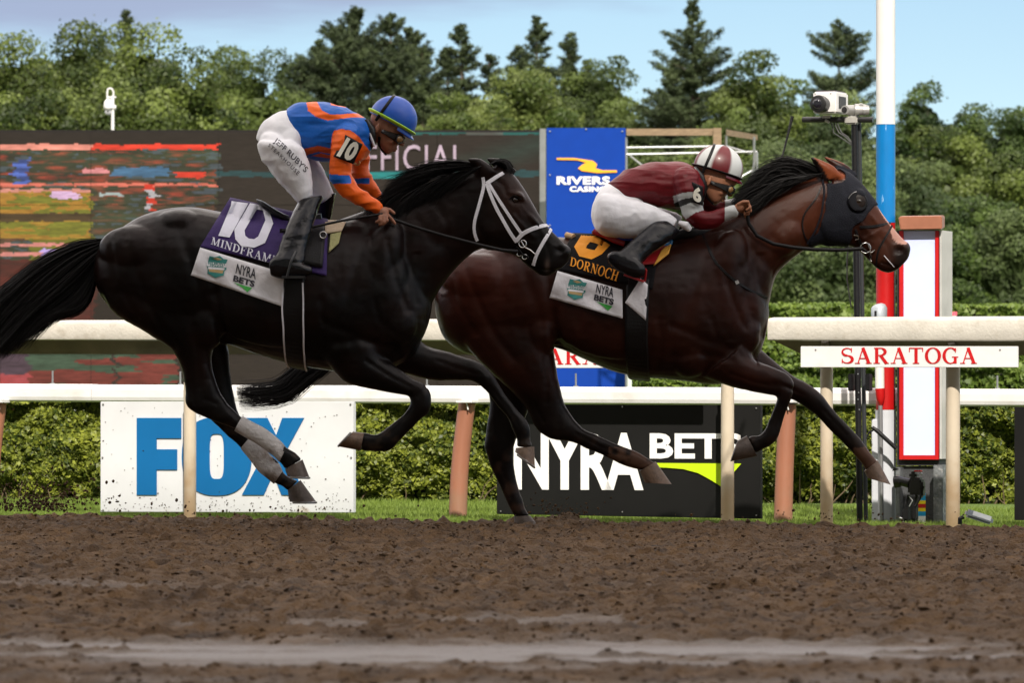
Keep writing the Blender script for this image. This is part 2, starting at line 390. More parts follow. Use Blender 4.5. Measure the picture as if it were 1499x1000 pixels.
# clods
def ico():
    bm = bmesh.new(); bmesh.ops.create_icosphere(bm, subdivisions=1, radius=1); v = np.array([x.co[:] for x in bm.verts]); f = np.array([[y.index for y in x.verts] for x in bm.faces]); bm.free(); return v, f
iv, ifc = ico()
def scatter_clods(n_, xr, yr, smin, smax, seed, zfun):
    r = np.random.default_rng(seed); x = r.uniform(*xr, n_); y = r.uniform(*yr, n_)
    keep = (y < LA.y + (x - LA.x) * LU.y / LU.x + .30) & (bands(x, y) < .35); x = x[keep]; y = y[keep]; m = len(x)
    s = smin * (smax / smin) ** (r.random(m) ** 2.2)
    sc = s[:, None, None] * (iv[None] * (1 + r.uniform(-.35, .35, (m, len(iv), 1)))) * r.uniform(.6, 1.3, (m, 1, 3)) * np.array([1.25, 1.1, .7])
    z = zfun(x, y)
    v = sc + np.stack([x, y, z + s * .25], 1)[:, None, :]
    f = ifc[None] + (np.arange(m) * len(iv))[:, None, None]
    return v.reshape(-1, 3), f.reshape(-1, 3)
va, fa = scatter_clods(80000, (-3.5, 3.5), (9, 28.6), .0025, .009, 5, lambda x, y: dirt_h(x, y) - .001)
vb, fb_ = scatter_clods(1100, (-3.6, 3.6), (10, 28), .009, .020, 6, lambda x, y: dirt_h(x, y) - .007)
v = np.concatenate([va, vb]); f = np.concatenate([fa, fb_ + len(va)])
me = np_mesh('dirt_clods', v, f, np.zeros((len(v), 3)), 'wet')
o = link_mesh('dirt_clods', me, dirtm); tag(o, 'loose clods of brown dirt scattered over the track', None, kind='stuff')
# kicked dirt flying at lower left and behind the hooves
def spray(cx, cy, Y, sx, sz, n_, seed):
    r = np.random.default_rng(seed); c = P(cx, cy, Y); m = n_
    pos = np.stack([c.x + r.normal(0, sx, m), Y + r.normal(0, .15, m), c.z + np.abs(r.normal(0, sz, m)) - .01], 1)
    s = .003 + .006 * r.random(m) ** 3
    v = s[:, None, None] * iv[None] * r.uniform(.6, 1.4, (m, 1, 3)) + pos[:, None, :]
    return v.reshape(-1, 3), (ifc[None] + (np.arange(m) * len(iv))[:, None, None]).reshape(-1, 3)
vv = []; ff = []; k = 0
for a in ((60, 745, 24.5, .13, .045, 520, 1), (30, 740, 24.6, .2, .10, 420, 6), (825, 752, 25.1, .10, .04, 90, 2), (1230, 758, 25.5, .3, .03, 60, 3), (350, 752, 25, .4, .04, 60, 4)):
    v, f = spray(*a); vv.append(v); ff.append(f + k); k += len(v)
me = np_mesh('flying_dirt', np.concatenate(vv), np.concatenate(ff), np.zeros((k, 3)), 'wet')
tag(link_mesh('flying_dirt', me, dirtm), 'specks of dirt kicked up just above the track', None, kind='stuff')

# ---- grass field to the horizon
grassm = mat('grass_ground', (.085, .135, .022), .9, var=.35, vscale=1.7, bump=.6, bscale=40)
g = MB(); vs = []; fs = []; rings = [26.2, 60, 200, 800, 5200]
g.add([(-5200, 34.0, -.004), (-70, 34.0, -.004), (70, 34.0, -.004), (5200, 34.0, -.004), (-5200, 5200, -.004), (-70, 5200, -.004), (70, 5200, -.004), (5200, 5200, -.004)], [(0, 1, 5, 4), (1, 2, 6, 5), (2, 3, 7, 6)])
g.add([(-5200, -600, -.12), (5200, -600, -.12), (5200, 34.0, -.12), (-5200, 34.0, -.12)], [(0, 1, 2, 3)])
tag(g.build('grass_field', grassm), 'green infield grass behind the rail', None, kind='structure')

def lawn_z(y): return -.055 + .055 * np.clip((y - 28.0) / 3.0, 0, 1)
vs = []; fs = []
for j, y_ in enumerate(np.linspace(25.2, 34, 16)):
    for i in range(13): vs.append((-9 + 1.5 * i, y_, float(lawn_z(y_))))
for j in range(15):
    for i in range(12): a = j * 13 + i; fs.append((a, a + 1, a + 14, a + 13))
g = MB(); g.add(vs, fs); tag(g.build('lawn', grassm), 'narrow lawn between the dirt and the clipped hedge', None, kind='structure')
def ribbon_blades(x, y, z, h, wd, seed, lean=.35, colr=None):
    r = np.random.default_rng(seed); m = len(x); a = r.uniform(0, 2 * np.pi, m); dx = np.cos(a) * wd; dy = np.sin(a) * wd
    lx = r.normal(0, lean, m) * h; ly = r.normal(0, lean, m) * h
    v = np.stack([np.stack([x - dx, y - dy, z], 1), np.stack([x + dx, y + dy, z], 1), np.stack([x + lx, y + ly, z + h], 1)], 1)
    f = np.arange(m * 3).reshape(m, 3)
    return v.reshape(-1, 3), f
def leafmat(name, c0, c1, rough=.55, trans=.25, scale=3.0, lo=.3, hi=.7):
    m = bpy.data.materials.new(name); m.use_nodes = True; n = m.node_tree.nodes; l = m.node_tree.links
    b = n['Principled BSDF']; geo = n.new('ShaderNodeNewGeometry'); nz = n.new('ShaderNodeTexNoise'); nz.inputs['Scale'].default_value = scale; nz.inputs['Detail'].default_value = 5
    l.new(geo.outputs['Position'], nz.inputs['Vector'])
    at = n.new('ShaderNodeAttribute'); at.attribute_name = 'lf'
    ad = n.new('ShaderNodeMath'); ad.operation = 'ADD'; l.new(nz.outputs[0], ad.inputs[0]); l.new(at.outputs['Fac'], ad.inputs[1])
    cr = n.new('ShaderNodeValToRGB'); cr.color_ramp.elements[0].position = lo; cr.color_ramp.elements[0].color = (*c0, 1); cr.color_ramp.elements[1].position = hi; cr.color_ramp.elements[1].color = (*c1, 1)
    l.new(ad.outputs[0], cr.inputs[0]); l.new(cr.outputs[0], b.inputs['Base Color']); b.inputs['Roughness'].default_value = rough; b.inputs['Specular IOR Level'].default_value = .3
    tr = n.new('ShaderNodeBsdfTranslucent'); l.new(cr.outputs[0], tr.inputs[0]); ms = n.new('ShaderNodeMixShader'); ms.inputs[0].default_value = trans
    l.new(b.outputs[0], ms.inputs[1]); l.new(tr.outputs[0], ms.inputs[2]); l.new(ms.outputs[0], n['Material Output'].inputs[0])
    return m
blade_m = leafmat('grass_blade', (.10, .155, .022), (.20, .27, .05), .6, .3, 2.0, .2, 1.0)
m_ = 90000; gx = rng.uniform(-4.5, 4.5, m_); ge = LA.y + (gx - LA.x) * LU.y / LU.x
gy = ge + .12 + rng.random(m_) ** 1.3 * 3.9
v, f = ribbon_blades(gx, gy, lawn_z(gy), rng.uniform(.015, .042, m_), .004, 8)
me = np_mesh('grass_blades', v, f, np.repeat(rng.uniform(-.2, .3, (m_, 1)), 3, 0).repeat(3, 1), 'lf')
tag(link_mesh('grass_blades', me, blade_m), 'short mown grass strip between the rail and the hedge', None, kind='stuff')

# ---- leaves: one leaf = a quad folded on its midrib (two triangles-ish quads kept as one bent quad)
def leaves(pos, nrm, size, seed, jitter=.9, aspect=.62):
    r = np.random.default_rng(seed); m = len(pos)
    nn = nrm + r.normal(0, jitter, (m, 3)); nn /= np.linalg.norm(nn, axis=1)[:, None] + 1e-9
    t = np.cross(nn, r.normal(0, 1, (m, 3))); t /= np.linalg.norm(t, axis=1)[:, None] + 1e-9
    bt = np.cross(nn, t); s = size if np.ndim(size) else np.full(m, size); s = s[:, None]
    v = np.stack([pos - t * s, pos + bt * s * aspect + nn * s * .15, pos + t * s, pos - bt * s * aspect + nn * s * .15], 1).reshape(-1, 3)
    f = np.arange(m * 4).reshape(m, 4)
    return v, f

def hedge(name, x0, x1, yf, depth, z0, z1, dens, leaf, material, label, seed, gaps=0.0, core=(.012, .016, .006), off=None):
    """clipped hedge: a lumpy shell of leaves over a dark twiggy core; yf(x) = front face"""
    r = np.random.default_rng(seed); t = thing(name, ((x0 + x1) / 2, yf((x0 + x1) / 2) + depth / 2, 0), label, 'hedge')
    W = x1 - x0; Hh = z1 - z0
    nfr = int(dens * W * Hh); ntp = int(dens * W * depth * .6)
    x = r.uniform(x0, x1, nfr); z = z0 + r.random(nfr) * Hh
    lump = fbm(x * 2.3, z * 2.6, seed, 4) - .5; fine = fbm(x * 8, z * 8, seed + 9, 3) - .5
    dpt = -lump * .42 - fine * .22 + np.abs(r.normal(0, .035, nfr))
    lowgap = np.clip((z0 + .35 * Hh - z) / (.35 * Hh), 0, 1)
    keep = (fbm(x * 5 + 50, z * 5, seed + 4, 4) + r.normal(0, .05, nfr)) > (gaps * (.35 + 1.0 * lowgap)) ; keep |= (r.random(nfr) < .12)
    dpt = dpt + lowgap * .10
    y = np.array([yf(a) for a in x]) + .12 + dpt
    pos1 = np.stack([x, y, z], 1)[keep]; n1 = np.tile([0, -1, .35], (keep.sum(), 1))
    x = r.uniform(x0, x1, ntp); d = r.random(ntp) * depth; zz = z1 + (fbm(x * 5, d * 5, seed + 2, 3) - .5) * .10 + np.abs(r.normal(0, .012, ntp)) - .02
    pos2 = np.stack([x, np.array([yf(a) for a in x]) + .05 + d, zz], 1); n2_ = np.tile([0, -.3, 1.0], (ntp, 1))
    pos = np.concatenate([pos1, pos2]); nn = np.concatenate([n1, n2_])
    v, f = leaves(pos, nn, r.uniform(.7, 1.3, len(pos)) * leaf, seed, .75)
    lf = np.repeat(r.uniform(-.28, .28, len(pos)), 4)
    me = np_mesh('foliage', v, f, np.stack([lf] * 3, 1), 'lf'); o = link_mesh('foliage', me, material, t); o['kind'] = 'stuff'
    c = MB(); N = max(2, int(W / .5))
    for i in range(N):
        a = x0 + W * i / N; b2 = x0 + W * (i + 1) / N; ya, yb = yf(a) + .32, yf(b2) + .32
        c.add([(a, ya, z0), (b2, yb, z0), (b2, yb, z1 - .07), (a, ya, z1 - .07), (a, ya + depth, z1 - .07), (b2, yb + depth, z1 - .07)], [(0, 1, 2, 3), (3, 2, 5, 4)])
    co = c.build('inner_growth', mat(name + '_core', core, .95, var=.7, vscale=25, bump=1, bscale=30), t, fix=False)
    tw = MB()
    for i in range(int(W * 14)):
        a = r.uniform(x0, x1); p = Vector((a, yf(a) + r.uniform(.1, .3), z0)); pts = [p.copy()]
        d = Vector((r.normal(0, .5), r.normal(0, .2), 1)).normalized(); L = r.uniform(.2, .55) * Hh
        for k in range(4): d = (d + Vector((r.normal(0, .3), r.normal(0, .15), .1))).normalized(); p = p + d * L / 4; pts.append(p.copy())
        tw.tube(pts, [.005, .004, .003, .002, .001], 5)
    o = tw.build('stems', mat('hedge_twig', (.10, .07, .04), .9, var=.4), t); o['kind'] = 'stuff'
    return t
hedge_m = leafmat('hedge_leaf', (.030, .052, .007), (.29, .325, .04), .45, .22, 3.5, .25, .95)
hedge('clipped_hedge', -5.2, 5.2, lambda x: 31.3 - .14 * x, .9, -.01, .655, 21000, .017, hedge_m, 'clipped green hedge behind the white rail and the advertising boards', 3, gaps=.42)
hedge_far = leafmat('hedge_far_leaf', (.065, .11, .016), (.19, .26, .045), .5, .25, 1.4, .25, .95)
hedge('low_hedge', 1.0, 9.0, lambda x: 41.0, 1.0, -.02, .96, 4200, .028, hedge_far, 'low far hedge seen between the SARATOGA sign and the white rail', 13, gaps=.25)
hedge('tall_hedge', 1.6, 16.0, lambda x: 52.0, 1.6, -.02, 1.72, 2600, .035, hedge_far, 'tall far hedge whose bright top shows above the beige rail', 23, gaps=.3)
# ================================================================ TREES (built at their distance, sizes from the photograph)
barkm = mat('bark', (.10, .075, .055), .9, var=.4, vscale=2, bump=.8, bscale=8)
dec_mats = {
 'maple': leafmat('leaf_maple', (0.022, 0.039, 0.007), (0.133, 0.174, 0.036), .5, .25, .9, .2, .9),
 'dull': leafmat('leaf_dull', (0.028, 0.046, 0.010), (0.114, 0.157, 0.036), .55, .25, .8, .2, .9),
 'light': leafmat('leaf_light', (0.040, 0.069, 0.010), (0.158, 0.196, 0.051), .5, .28, .9, .2, .9),
 'deep': leafmat('leaf_deep', (0.015, 0.032, 0.007), (0.089, 0.136, 0.028), .55, .22, .7, .2, .95),
 'grey': leafmat('leaf_grey', (0.029, 0.049, 0.016), (0.133, 0.177, 0.060), .6, .25, .8, .2, .9)}
pine_mat = leafmat('needles', (0.022, 0.036, 0.015), (0.101, 0.136, 0.054), .6, .12, .8, .2, .95)

def broad_tree(cx, top, wpx, Y, kind, label, seed, bottom=500, leaf_px=3.0, shape=1.0, dens=1.0):
    r = np.random.default_rng(seed); k = Y / F
    base = P(cx, 0, Y); t = thing('broadleaf_tree', (base.x, Y, 0), label, 'tree', 'trees beyond the track')
    top = top - .02 * (bottom - top); hz = (bottom - top) * k; zc = CH + (HY - (top + bottom) / 2) * k; rx = wpx / 2 * k * 1.15; rz = hz / 2
    # puffs over an envelope
    npf = int(40 + (wpx * (bottom - top)) / 1500)
    u = r.normal(0, 1, (npf, 3)); u /= np.linalg.norm(u, axis=1)[:, None]; u[:, 1] = -np.abs(u[:, 1]) * np.where(r.random(npf) < .72, 1, -1)
    rad = r.uniform(.62, .98, npf) * (.86 + .3 * r.random(npf))
    # broad top: flatten power
    ax = np.sign(u[:, 0]) * np.abs(u[:, 0]) ** .85; az = np.sign(u[:, 2]) * np.abs(u[:, 2]) ** (.8 * shape)
    c = np.stack([ax * rx * rad, u[:, 1] * rx * .9 * rad, az * rz * rad], 1)
    pr = r.uniform(.17, .31, npf) * min(rx, rz) * (1.25 if rz > rx else 1.1)
    c[:, 0] *= (1 - .12); c[:, 2] = np.minimum(c[:, 2], rz - pr * .8)
    area = wpx * (bottom - top); nl = int(area * 8.0 / (2.4 * leaf_px ** 2) * dens)
    wts = pr ** 2 / (pr ** 2).sum(); which = r.choice(npf, nl, p=wts)
    d = r.normal(0, 1, (nl, 3)); d[:, 1] -= .5; d[:, 2] += .25; d /= np.linalg.norm(d, axis=1)[:, None]
    rr = pr[which] * (1 - .25 * r.random(nl) ** 1.5 + r.normal(0, .06, nl))
    wob = 1 + .35 * (fbm(d[:, 0] * 3 + which * 3.1, d[:, 2] * 3 + which, seed + 3, 3) - .5)
    pos = c[which] + d * (rr * wob)[:, None] * np.array([1.12, 1, .82])
    # loose sprigs outside the outline
    ns = int(nl * .02); sp = r.choice(nl, ns); pos[sp] += d[sp] * (pr[which[sp]] * r.uniform(.15, .5, ns))[:, None]
    pos += np.array([0, 0, 0]); pos[:, 0] += base.x; pos[:, 1] += Y; pos[:, 2] += zc
    v, f = leaves(pos, d, r.uniform(.7, 1.35, nl) * leaf_px * k, seed, .6, .6)
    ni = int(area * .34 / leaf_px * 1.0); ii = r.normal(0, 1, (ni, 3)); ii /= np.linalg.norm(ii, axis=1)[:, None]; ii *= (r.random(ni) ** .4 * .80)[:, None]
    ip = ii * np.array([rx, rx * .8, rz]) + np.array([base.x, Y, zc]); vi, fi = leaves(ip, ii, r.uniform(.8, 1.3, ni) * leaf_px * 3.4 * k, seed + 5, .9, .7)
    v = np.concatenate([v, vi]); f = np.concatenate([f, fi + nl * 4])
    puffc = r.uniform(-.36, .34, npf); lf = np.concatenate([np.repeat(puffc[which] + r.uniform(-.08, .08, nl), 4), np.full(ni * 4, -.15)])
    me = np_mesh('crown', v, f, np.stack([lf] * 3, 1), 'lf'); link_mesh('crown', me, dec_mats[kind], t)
    m = MB(); p0 = Vector((base.x, Y, 0)); p1 = Vector((base.x + .02 * rx, Y, zc + rz * .2)); w0 = .055 * rx + .05
    m.tube([p0, p0.lerp(p1, .5) + Vector((.03 * rx, 0, 0)), p1], [w0, w0 * .7, w0 * .3], 8)
    for i in range(9):
        a = p0.lerp(p1, .35 + .07 * i); cc = c[r.integers(npf)] * .85 + np.array([base.x, Y, zc]); q = Vector(cc); mid = a.lerp(q, .5) + Vector((0, 0, .08 * rz))
        m.tube([a, mid, q], [w0 * .4, w0 * .22, w0 * .07], 6)
    m.build('trunk', barkm, t, smooth=True)
    return t

def pine_tree(cx, top, wpx, Y, label, seed, bottom=470, lean=0, dens=1.0, bare=0.12, upsweep=.35):
    r = np.random.default_rng(seed); k = Y / F; base = P(cx, 0, Y); t = thing('pine_tree', (base.x, Y, 0), label, 'tree', 'trees beyond the track')
    zt = CH + (HY - top) * k; zb = CH + (HY - bottom) * k; Hc = zt - zb; m = MB(); wpx = wpx * 1.45
    tr = [Vector((base.x - lean * k * (1 - i / 6) , Y, zt * i / 6)) for i in range(7)]
    m.tube(tr, [.010 * Hc + .07 - (.009 * Hc + .055) * i / 6 for i in range(7)], 7)
    P_, N_, LF = [], [], []
    nb = int(Hc / k / 3.9); 
    for i in range(nb):
        f = (i + .5) / nb                                   # 0 top .. 1 bottom
        if r.random() < bare: continue
        z = zt - Hc * f * 1.0; prof = (f ** .72) * (1 - .25 * max(0, f - .75) / .25)
        L = wpx / 2 * k * prof * r.uniform(.35, 1.25) * (1.2 if (int(f * 11 + seed * .37) % 3 != 0) else .7) + 3 * k
        for b_i in range(r.integers(2, 5)):
            a = r.uniform(0, 2 * np.pi); dx, dy = np.cos(a), np.sin(a) * .9; up = upsweep * (1 - f * 1.1) + r.normal(0, .10)
            tx = base.x - lean * k * (1 - z / zt)
            p0 = np.array([tx, Y, z]); nseg = 5; pts = [p0]
            for s in range(1, nseg + 1):
                q = s / nseg; pts.append(p0 + np.array([dx * L * q, dy * L * q, L * (up * q + .22 * q * q) - L * .12 * q]))
            m.tube([Vector(p) for p in pts], [.02 * L + .3 * k - (.02 * L) * s / nseg for s in range(nseg + 1)], 4, cap=False)
            npos = max(6, int(L / k * 3.2 * dens))
            q = r.random(npos) ** .75 * .86 + .16; bi = np.minimum((q * nseg).astype(int), nseg - 1); fr = q * nseg - bi; pa = np.array(pts)
            c = pa[bi] * (1 - fr[:, None]) + pa[np.minimum(bi + 1, nseg)] * fr[:, None]
            side = r.normal(0, 1, (npos, 3)) * np.array([.16, .16, .055]) * L * (1.25 - q)[:, None] + r.normal(0, 1, (npos, 3)) * np.array([1.6, 1.6, .8]) * k
            P_.append(c + side); nn = np.tile([dx * .3, dy * .3, 1.0], (npos, 1)); N_.append(nn); LF.append(np.full(npos, r.uniform(-.2, .2)))
    pos = np.concatenate(P_); nn = np.concatenate(N_); lf = np.concatenate(LF) + r.uniform(-.08, .08, len(pos))
    # every tuft is three narrow needle sprays
    pos3 = np.repeat(pos, 3, 0) + r.normal(0, 1.1 * k, (len(pos) * 3, 3)); n3 = np.repeat(nn, 3, 0)
    v, f = leaves(pos3, n3, r.uniform(1.6, 3.4, len(pos3)) * k, seed, .8, .26)
    me = np_mesh('crown', v, f, np.stack([np.repeat(np.repeat(lf, 3), 4)] * 3, 1), 'lf'); link_mesh('crown', me, pine_mat, t)
    m.build('trunk', barkm, t, smooth=True); return t

D = broad_tree
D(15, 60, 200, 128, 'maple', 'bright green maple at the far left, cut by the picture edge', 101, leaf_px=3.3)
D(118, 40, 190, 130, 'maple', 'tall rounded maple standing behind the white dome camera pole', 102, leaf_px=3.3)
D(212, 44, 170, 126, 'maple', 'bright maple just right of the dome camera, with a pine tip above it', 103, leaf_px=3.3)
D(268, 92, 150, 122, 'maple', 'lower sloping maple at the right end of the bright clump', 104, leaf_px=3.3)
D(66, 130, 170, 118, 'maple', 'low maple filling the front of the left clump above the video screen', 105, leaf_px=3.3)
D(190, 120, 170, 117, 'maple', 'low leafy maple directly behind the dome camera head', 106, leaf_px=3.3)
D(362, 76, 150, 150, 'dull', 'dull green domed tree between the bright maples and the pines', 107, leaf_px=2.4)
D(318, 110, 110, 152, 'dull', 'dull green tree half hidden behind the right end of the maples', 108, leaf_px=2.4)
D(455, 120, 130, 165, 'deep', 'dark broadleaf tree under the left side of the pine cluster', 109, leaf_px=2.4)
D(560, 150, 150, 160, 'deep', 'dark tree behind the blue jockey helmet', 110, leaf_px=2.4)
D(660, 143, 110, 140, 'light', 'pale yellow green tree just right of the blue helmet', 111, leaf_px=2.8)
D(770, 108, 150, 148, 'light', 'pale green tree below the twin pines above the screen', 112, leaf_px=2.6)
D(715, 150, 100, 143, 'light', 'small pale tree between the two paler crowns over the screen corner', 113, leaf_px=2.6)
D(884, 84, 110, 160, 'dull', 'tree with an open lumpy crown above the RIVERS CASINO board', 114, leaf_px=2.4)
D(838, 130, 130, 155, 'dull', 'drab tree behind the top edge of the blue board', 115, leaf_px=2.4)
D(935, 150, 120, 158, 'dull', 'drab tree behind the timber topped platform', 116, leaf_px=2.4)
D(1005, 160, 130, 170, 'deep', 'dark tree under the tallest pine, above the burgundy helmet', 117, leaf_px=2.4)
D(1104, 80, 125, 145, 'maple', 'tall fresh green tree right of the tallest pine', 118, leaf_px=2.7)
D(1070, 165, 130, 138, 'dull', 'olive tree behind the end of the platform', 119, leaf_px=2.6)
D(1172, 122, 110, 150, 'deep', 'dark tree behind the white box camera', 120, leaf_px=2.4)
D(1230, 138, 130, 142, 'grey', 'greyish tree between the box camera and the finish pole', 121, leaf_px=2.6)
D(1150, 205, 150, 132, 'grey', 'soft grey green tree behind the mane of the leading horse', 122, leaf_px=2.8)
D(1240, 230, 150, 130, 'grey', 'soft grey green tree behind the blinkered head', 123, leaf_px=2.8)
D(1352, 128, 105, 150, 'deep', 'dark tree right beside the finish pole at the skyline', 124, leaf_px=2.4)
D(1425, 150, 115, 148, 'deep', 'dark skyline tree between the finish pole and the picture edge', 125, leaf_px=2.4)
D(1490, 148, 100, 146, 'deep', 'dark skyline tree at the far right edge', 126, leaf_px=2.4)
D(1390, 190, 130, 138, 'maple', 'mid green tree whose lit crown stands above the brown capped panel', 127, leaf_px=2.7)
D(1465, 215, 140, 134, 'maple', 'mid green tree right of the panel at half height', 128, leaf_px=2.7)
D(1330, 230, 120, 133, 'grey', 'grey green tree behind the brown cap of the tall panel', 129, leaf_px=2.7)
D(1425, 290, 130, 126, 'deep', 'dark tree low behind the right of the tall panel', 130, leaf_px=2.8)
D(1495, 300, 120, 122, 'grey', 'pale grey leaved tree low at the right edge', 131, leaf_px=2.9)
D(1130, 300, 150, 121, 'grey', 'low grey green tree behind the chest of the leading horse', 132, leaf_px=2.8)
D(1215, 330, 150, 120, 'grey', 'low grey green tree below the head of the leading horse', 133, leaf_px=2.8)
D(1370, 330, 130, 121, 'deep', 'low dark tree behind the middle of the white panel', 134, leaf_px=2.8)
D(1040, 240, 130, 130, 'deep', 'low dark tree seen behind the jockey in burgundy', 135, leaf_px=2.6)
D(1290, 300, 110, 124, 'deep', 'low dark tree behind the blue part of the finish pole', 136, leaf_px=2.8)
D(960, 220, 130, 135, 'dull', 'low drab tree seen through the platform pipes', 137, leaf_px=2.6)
pine_tree(186, 16, 80, 175, 'single pine tip poking above the bright maples', 201)
pine_tree(520, 14, 210, 162, 'tallest bushy pine of the cluster left of the blue helmet', 202, dens=1.3, upsweep=.7)
pine_tree(468, 60, 160, 166, 'wide pine on the left flank of the pine cluster', 203, dens=1.2, upsweep=.7)
pine_tree(572, 22, 150, 160, 'ragged pine right of the tallest one in the left cluster', 204, upsweep=.8)
pine_tree(618, 70, 120, 157, 'short pine above and right of the blue helmet', 205, upsweep=.6)
pine_tree(676, 36, 120, 164, 'pointed pine in the middle of the skyline, above OFFICIAL', 206)
pine_tree(716, 80, 100, 166, 'dark low pine between the pointed ones', 207)
pine_tree(786, 25, 130, 163, 'pine with layered pointed top left of its shorter twin', 208)
pine_tree(834, 48, 100, 160, 'shorter twin pine above the blue board', 209)
pine_tree(1014, 2, 165, 150, 'tallest pine of the skyline reaching the top of the picture', 210, bottom=420, dens=1.1)
pine_tree(1228, 30, 140, 168, 'lone open crowned pine left of the white finish pole', 211, bottom=300, bare=.3, upsweep=.5)
pine_tree(415, 92, 90, 168, 'low dark pine behind the left shoulder of the cluster', 212)
pine_tree(498, 40, 190, 158, 'broad pine filling the middle of the left pine cluster', 213, dens=1.2, upsweep=.6)
pine_tree(600, 40, 130, 163, 'leaning pine between the ragged and the short pine above the blue helmet', 214, lean=10, upsweep=.8)
pine_tree(440, 84, 150, 160, 'low wide pine at the left foot of the pine cluster', 215, dens=1.1, upsweep=.5)
pine_tree(655, 72, 130, 168, 'dark bushy pine just left of the pointed pine above OFFICIAL', 216, upsweep=.5)
pine_tree(760, 70, 130, 168, 'dark pine leaning against the left side of the layered pine', 217, upsweep=.5)
pine_tree(860, 90, 110, 170, 'low pine at the right foot of the twin pines', 218, upsweep=.5)
pine_tree(985, 90, 140, 156, 'low pine crowding the left foot of the tallest pine', 219, upsweep=.4)
# ================================================================ BACKGROUND STRUCTURES
white = mat('white_paint', (.64, .64, .64), .45, var=.04, bump=.08, bscale=20, var2=((.45, .40, .33, 1), 5, .56, .8, .5))
beige = mat('beige_fibreglass', (.47, .45, .40), .55, var=.08, vscale=9, bump=.15, bscale=60, var2=((.30, .26, .2, 1), 14, .55, .75, .55))
boardw = mat('board_white', (.62, .64, .67), .4, var=.03, var2=((.45, .42, .38, 1), 16, .7, .8, .3))
boardk = mat('board_black', (.008, .008, .008), .5, spec=.25, var=.1)
foxblue = mat('print_blue', (.002, .12, .33), .4, var=.03)
prwhite = mat('print_white', (.82, .82, .82), .4, var=.02)
lime = mat('print_lime', (.50, .72, .01), .4, var=.03)
redp = mat('paint_red', (.46, .008, .010), .4, var=.08)
blk = mat('black_metal', (.006, .006, .007), .45, spec=.25, var=.2, bump=.1)
blkp = mat('black_plastic', (.012, .012, .013), .35, var=.2)
silver = mat('galvanised', (.36, .37, .38), .35, metal=.7, var=.12)
screwm = mat('screw', (.25, .25, .25), .4, metal=.6)
brownm = mat('terracotta_post', (.28, .115, .068), .42, var=.12, vscale=5, bump=.1, bscale=40, var2=((.22, .10, .07, 1), 4, .5, .8, .5), stretch=(1, 1, .3))
woodm = mat('timber', (.22, .155, .095), .8, var=.25, vscale=9, bump=.4, bscale=50, stretch=(1, 1, 8))

# ---- video screen: casing, LED panels, picture content as emitting cells
scr = thing('video_screen', (P(300, 0, 62).x, 62, 0), 'huge brown infield video screen showing a race replay and the word OFFICIAL', 'screen')
def SP(px, py, dy=0): 
    # top edge rises 8 px to the right: the screen is slightly nearer on the right
    return P(px, py, 62 - .0016 * (px - 300) + dy)
m = MB(); 
def sbox(m, x0, y0, x1, y1, d0, d1):
    m.hexa([SP(x0, y1, d0), SP(x1, y1, d0), SP(x1, y1, d1), SP(x0, y1, d1), SP(x0, y0, d0), SP(x1, y0, d0), SP(x1, y0, d1), SP(x0, y0, d1)])
sbox(m, -320, 190, 797, 600, .06, .8); m.build('casing', mat('screen_casing', (.014, .012, .011), .8, spec=.2), scr)
m = MB()
for x in (-200, 60, 330, 600): m = MB(); sbox(m, x, 598, x + 14, 610 + 70, .2, .5); m.build('footing', blk, scr)
def screen_mat():
    m = bpy.data.materials.new('led_picture'); m.use_nodes = True; n = m.node_tree.nodes; l = m.node_tree.links; b = n['Principled BSDF']
    at = n.new('ShaderNodeAttribute'); at.attribute_name = 'col'
    geo = n.new('ShaderNodeNewGeometry'); mpn = n.new('ShaderNodeMapping'); mpn.inputs['Scale'].default_value = (5, 5, 34); l.new(geo.outputs['Position'], mpn.inputs[0])
    nz = n.new('ShaderNodeTexNoise'); nz.inputs['Scale'].default_value = 1.4; nz.inputs['Detail'].default_value = 5; l.new(mpn.outputs[0], nz.inputs['Vector'])
    mr_ = n.new('ShaderNodeMapRange'); mr_.inputs[1].default_value = .35; mr_.inputs[2].default_value = .65; mr_.inputs[3].default_value = .82; mr_.inputs[4].default_value = 1.18; l.new(nz.outputs[0], mr_.inputs[0])
    mx = n.new('ShaderNodeMixRGB'); mx.blend_type = 'MULTIPLY'; mx.inputs[0].default_value = 1; l.new(at.outputs['Color'], mx.inputs[1]); l.new(mr_.outputs[0], mx.inputs[2])
    # LED face: dark brown matt louvres that also glow with the picture
    b.inputs['Base Color'].default_value = (.009, .0078, .0065, 1); b.inputs['Roughness'].default_value = .9; b.inputs['Specular IOR Level'].default_value = .15
    l.new(mx.outputs[0], b.inputs['Emission Color']); b.inputs['Emission Strength'].default_value = .52
    return m
ledm = screen_mat()
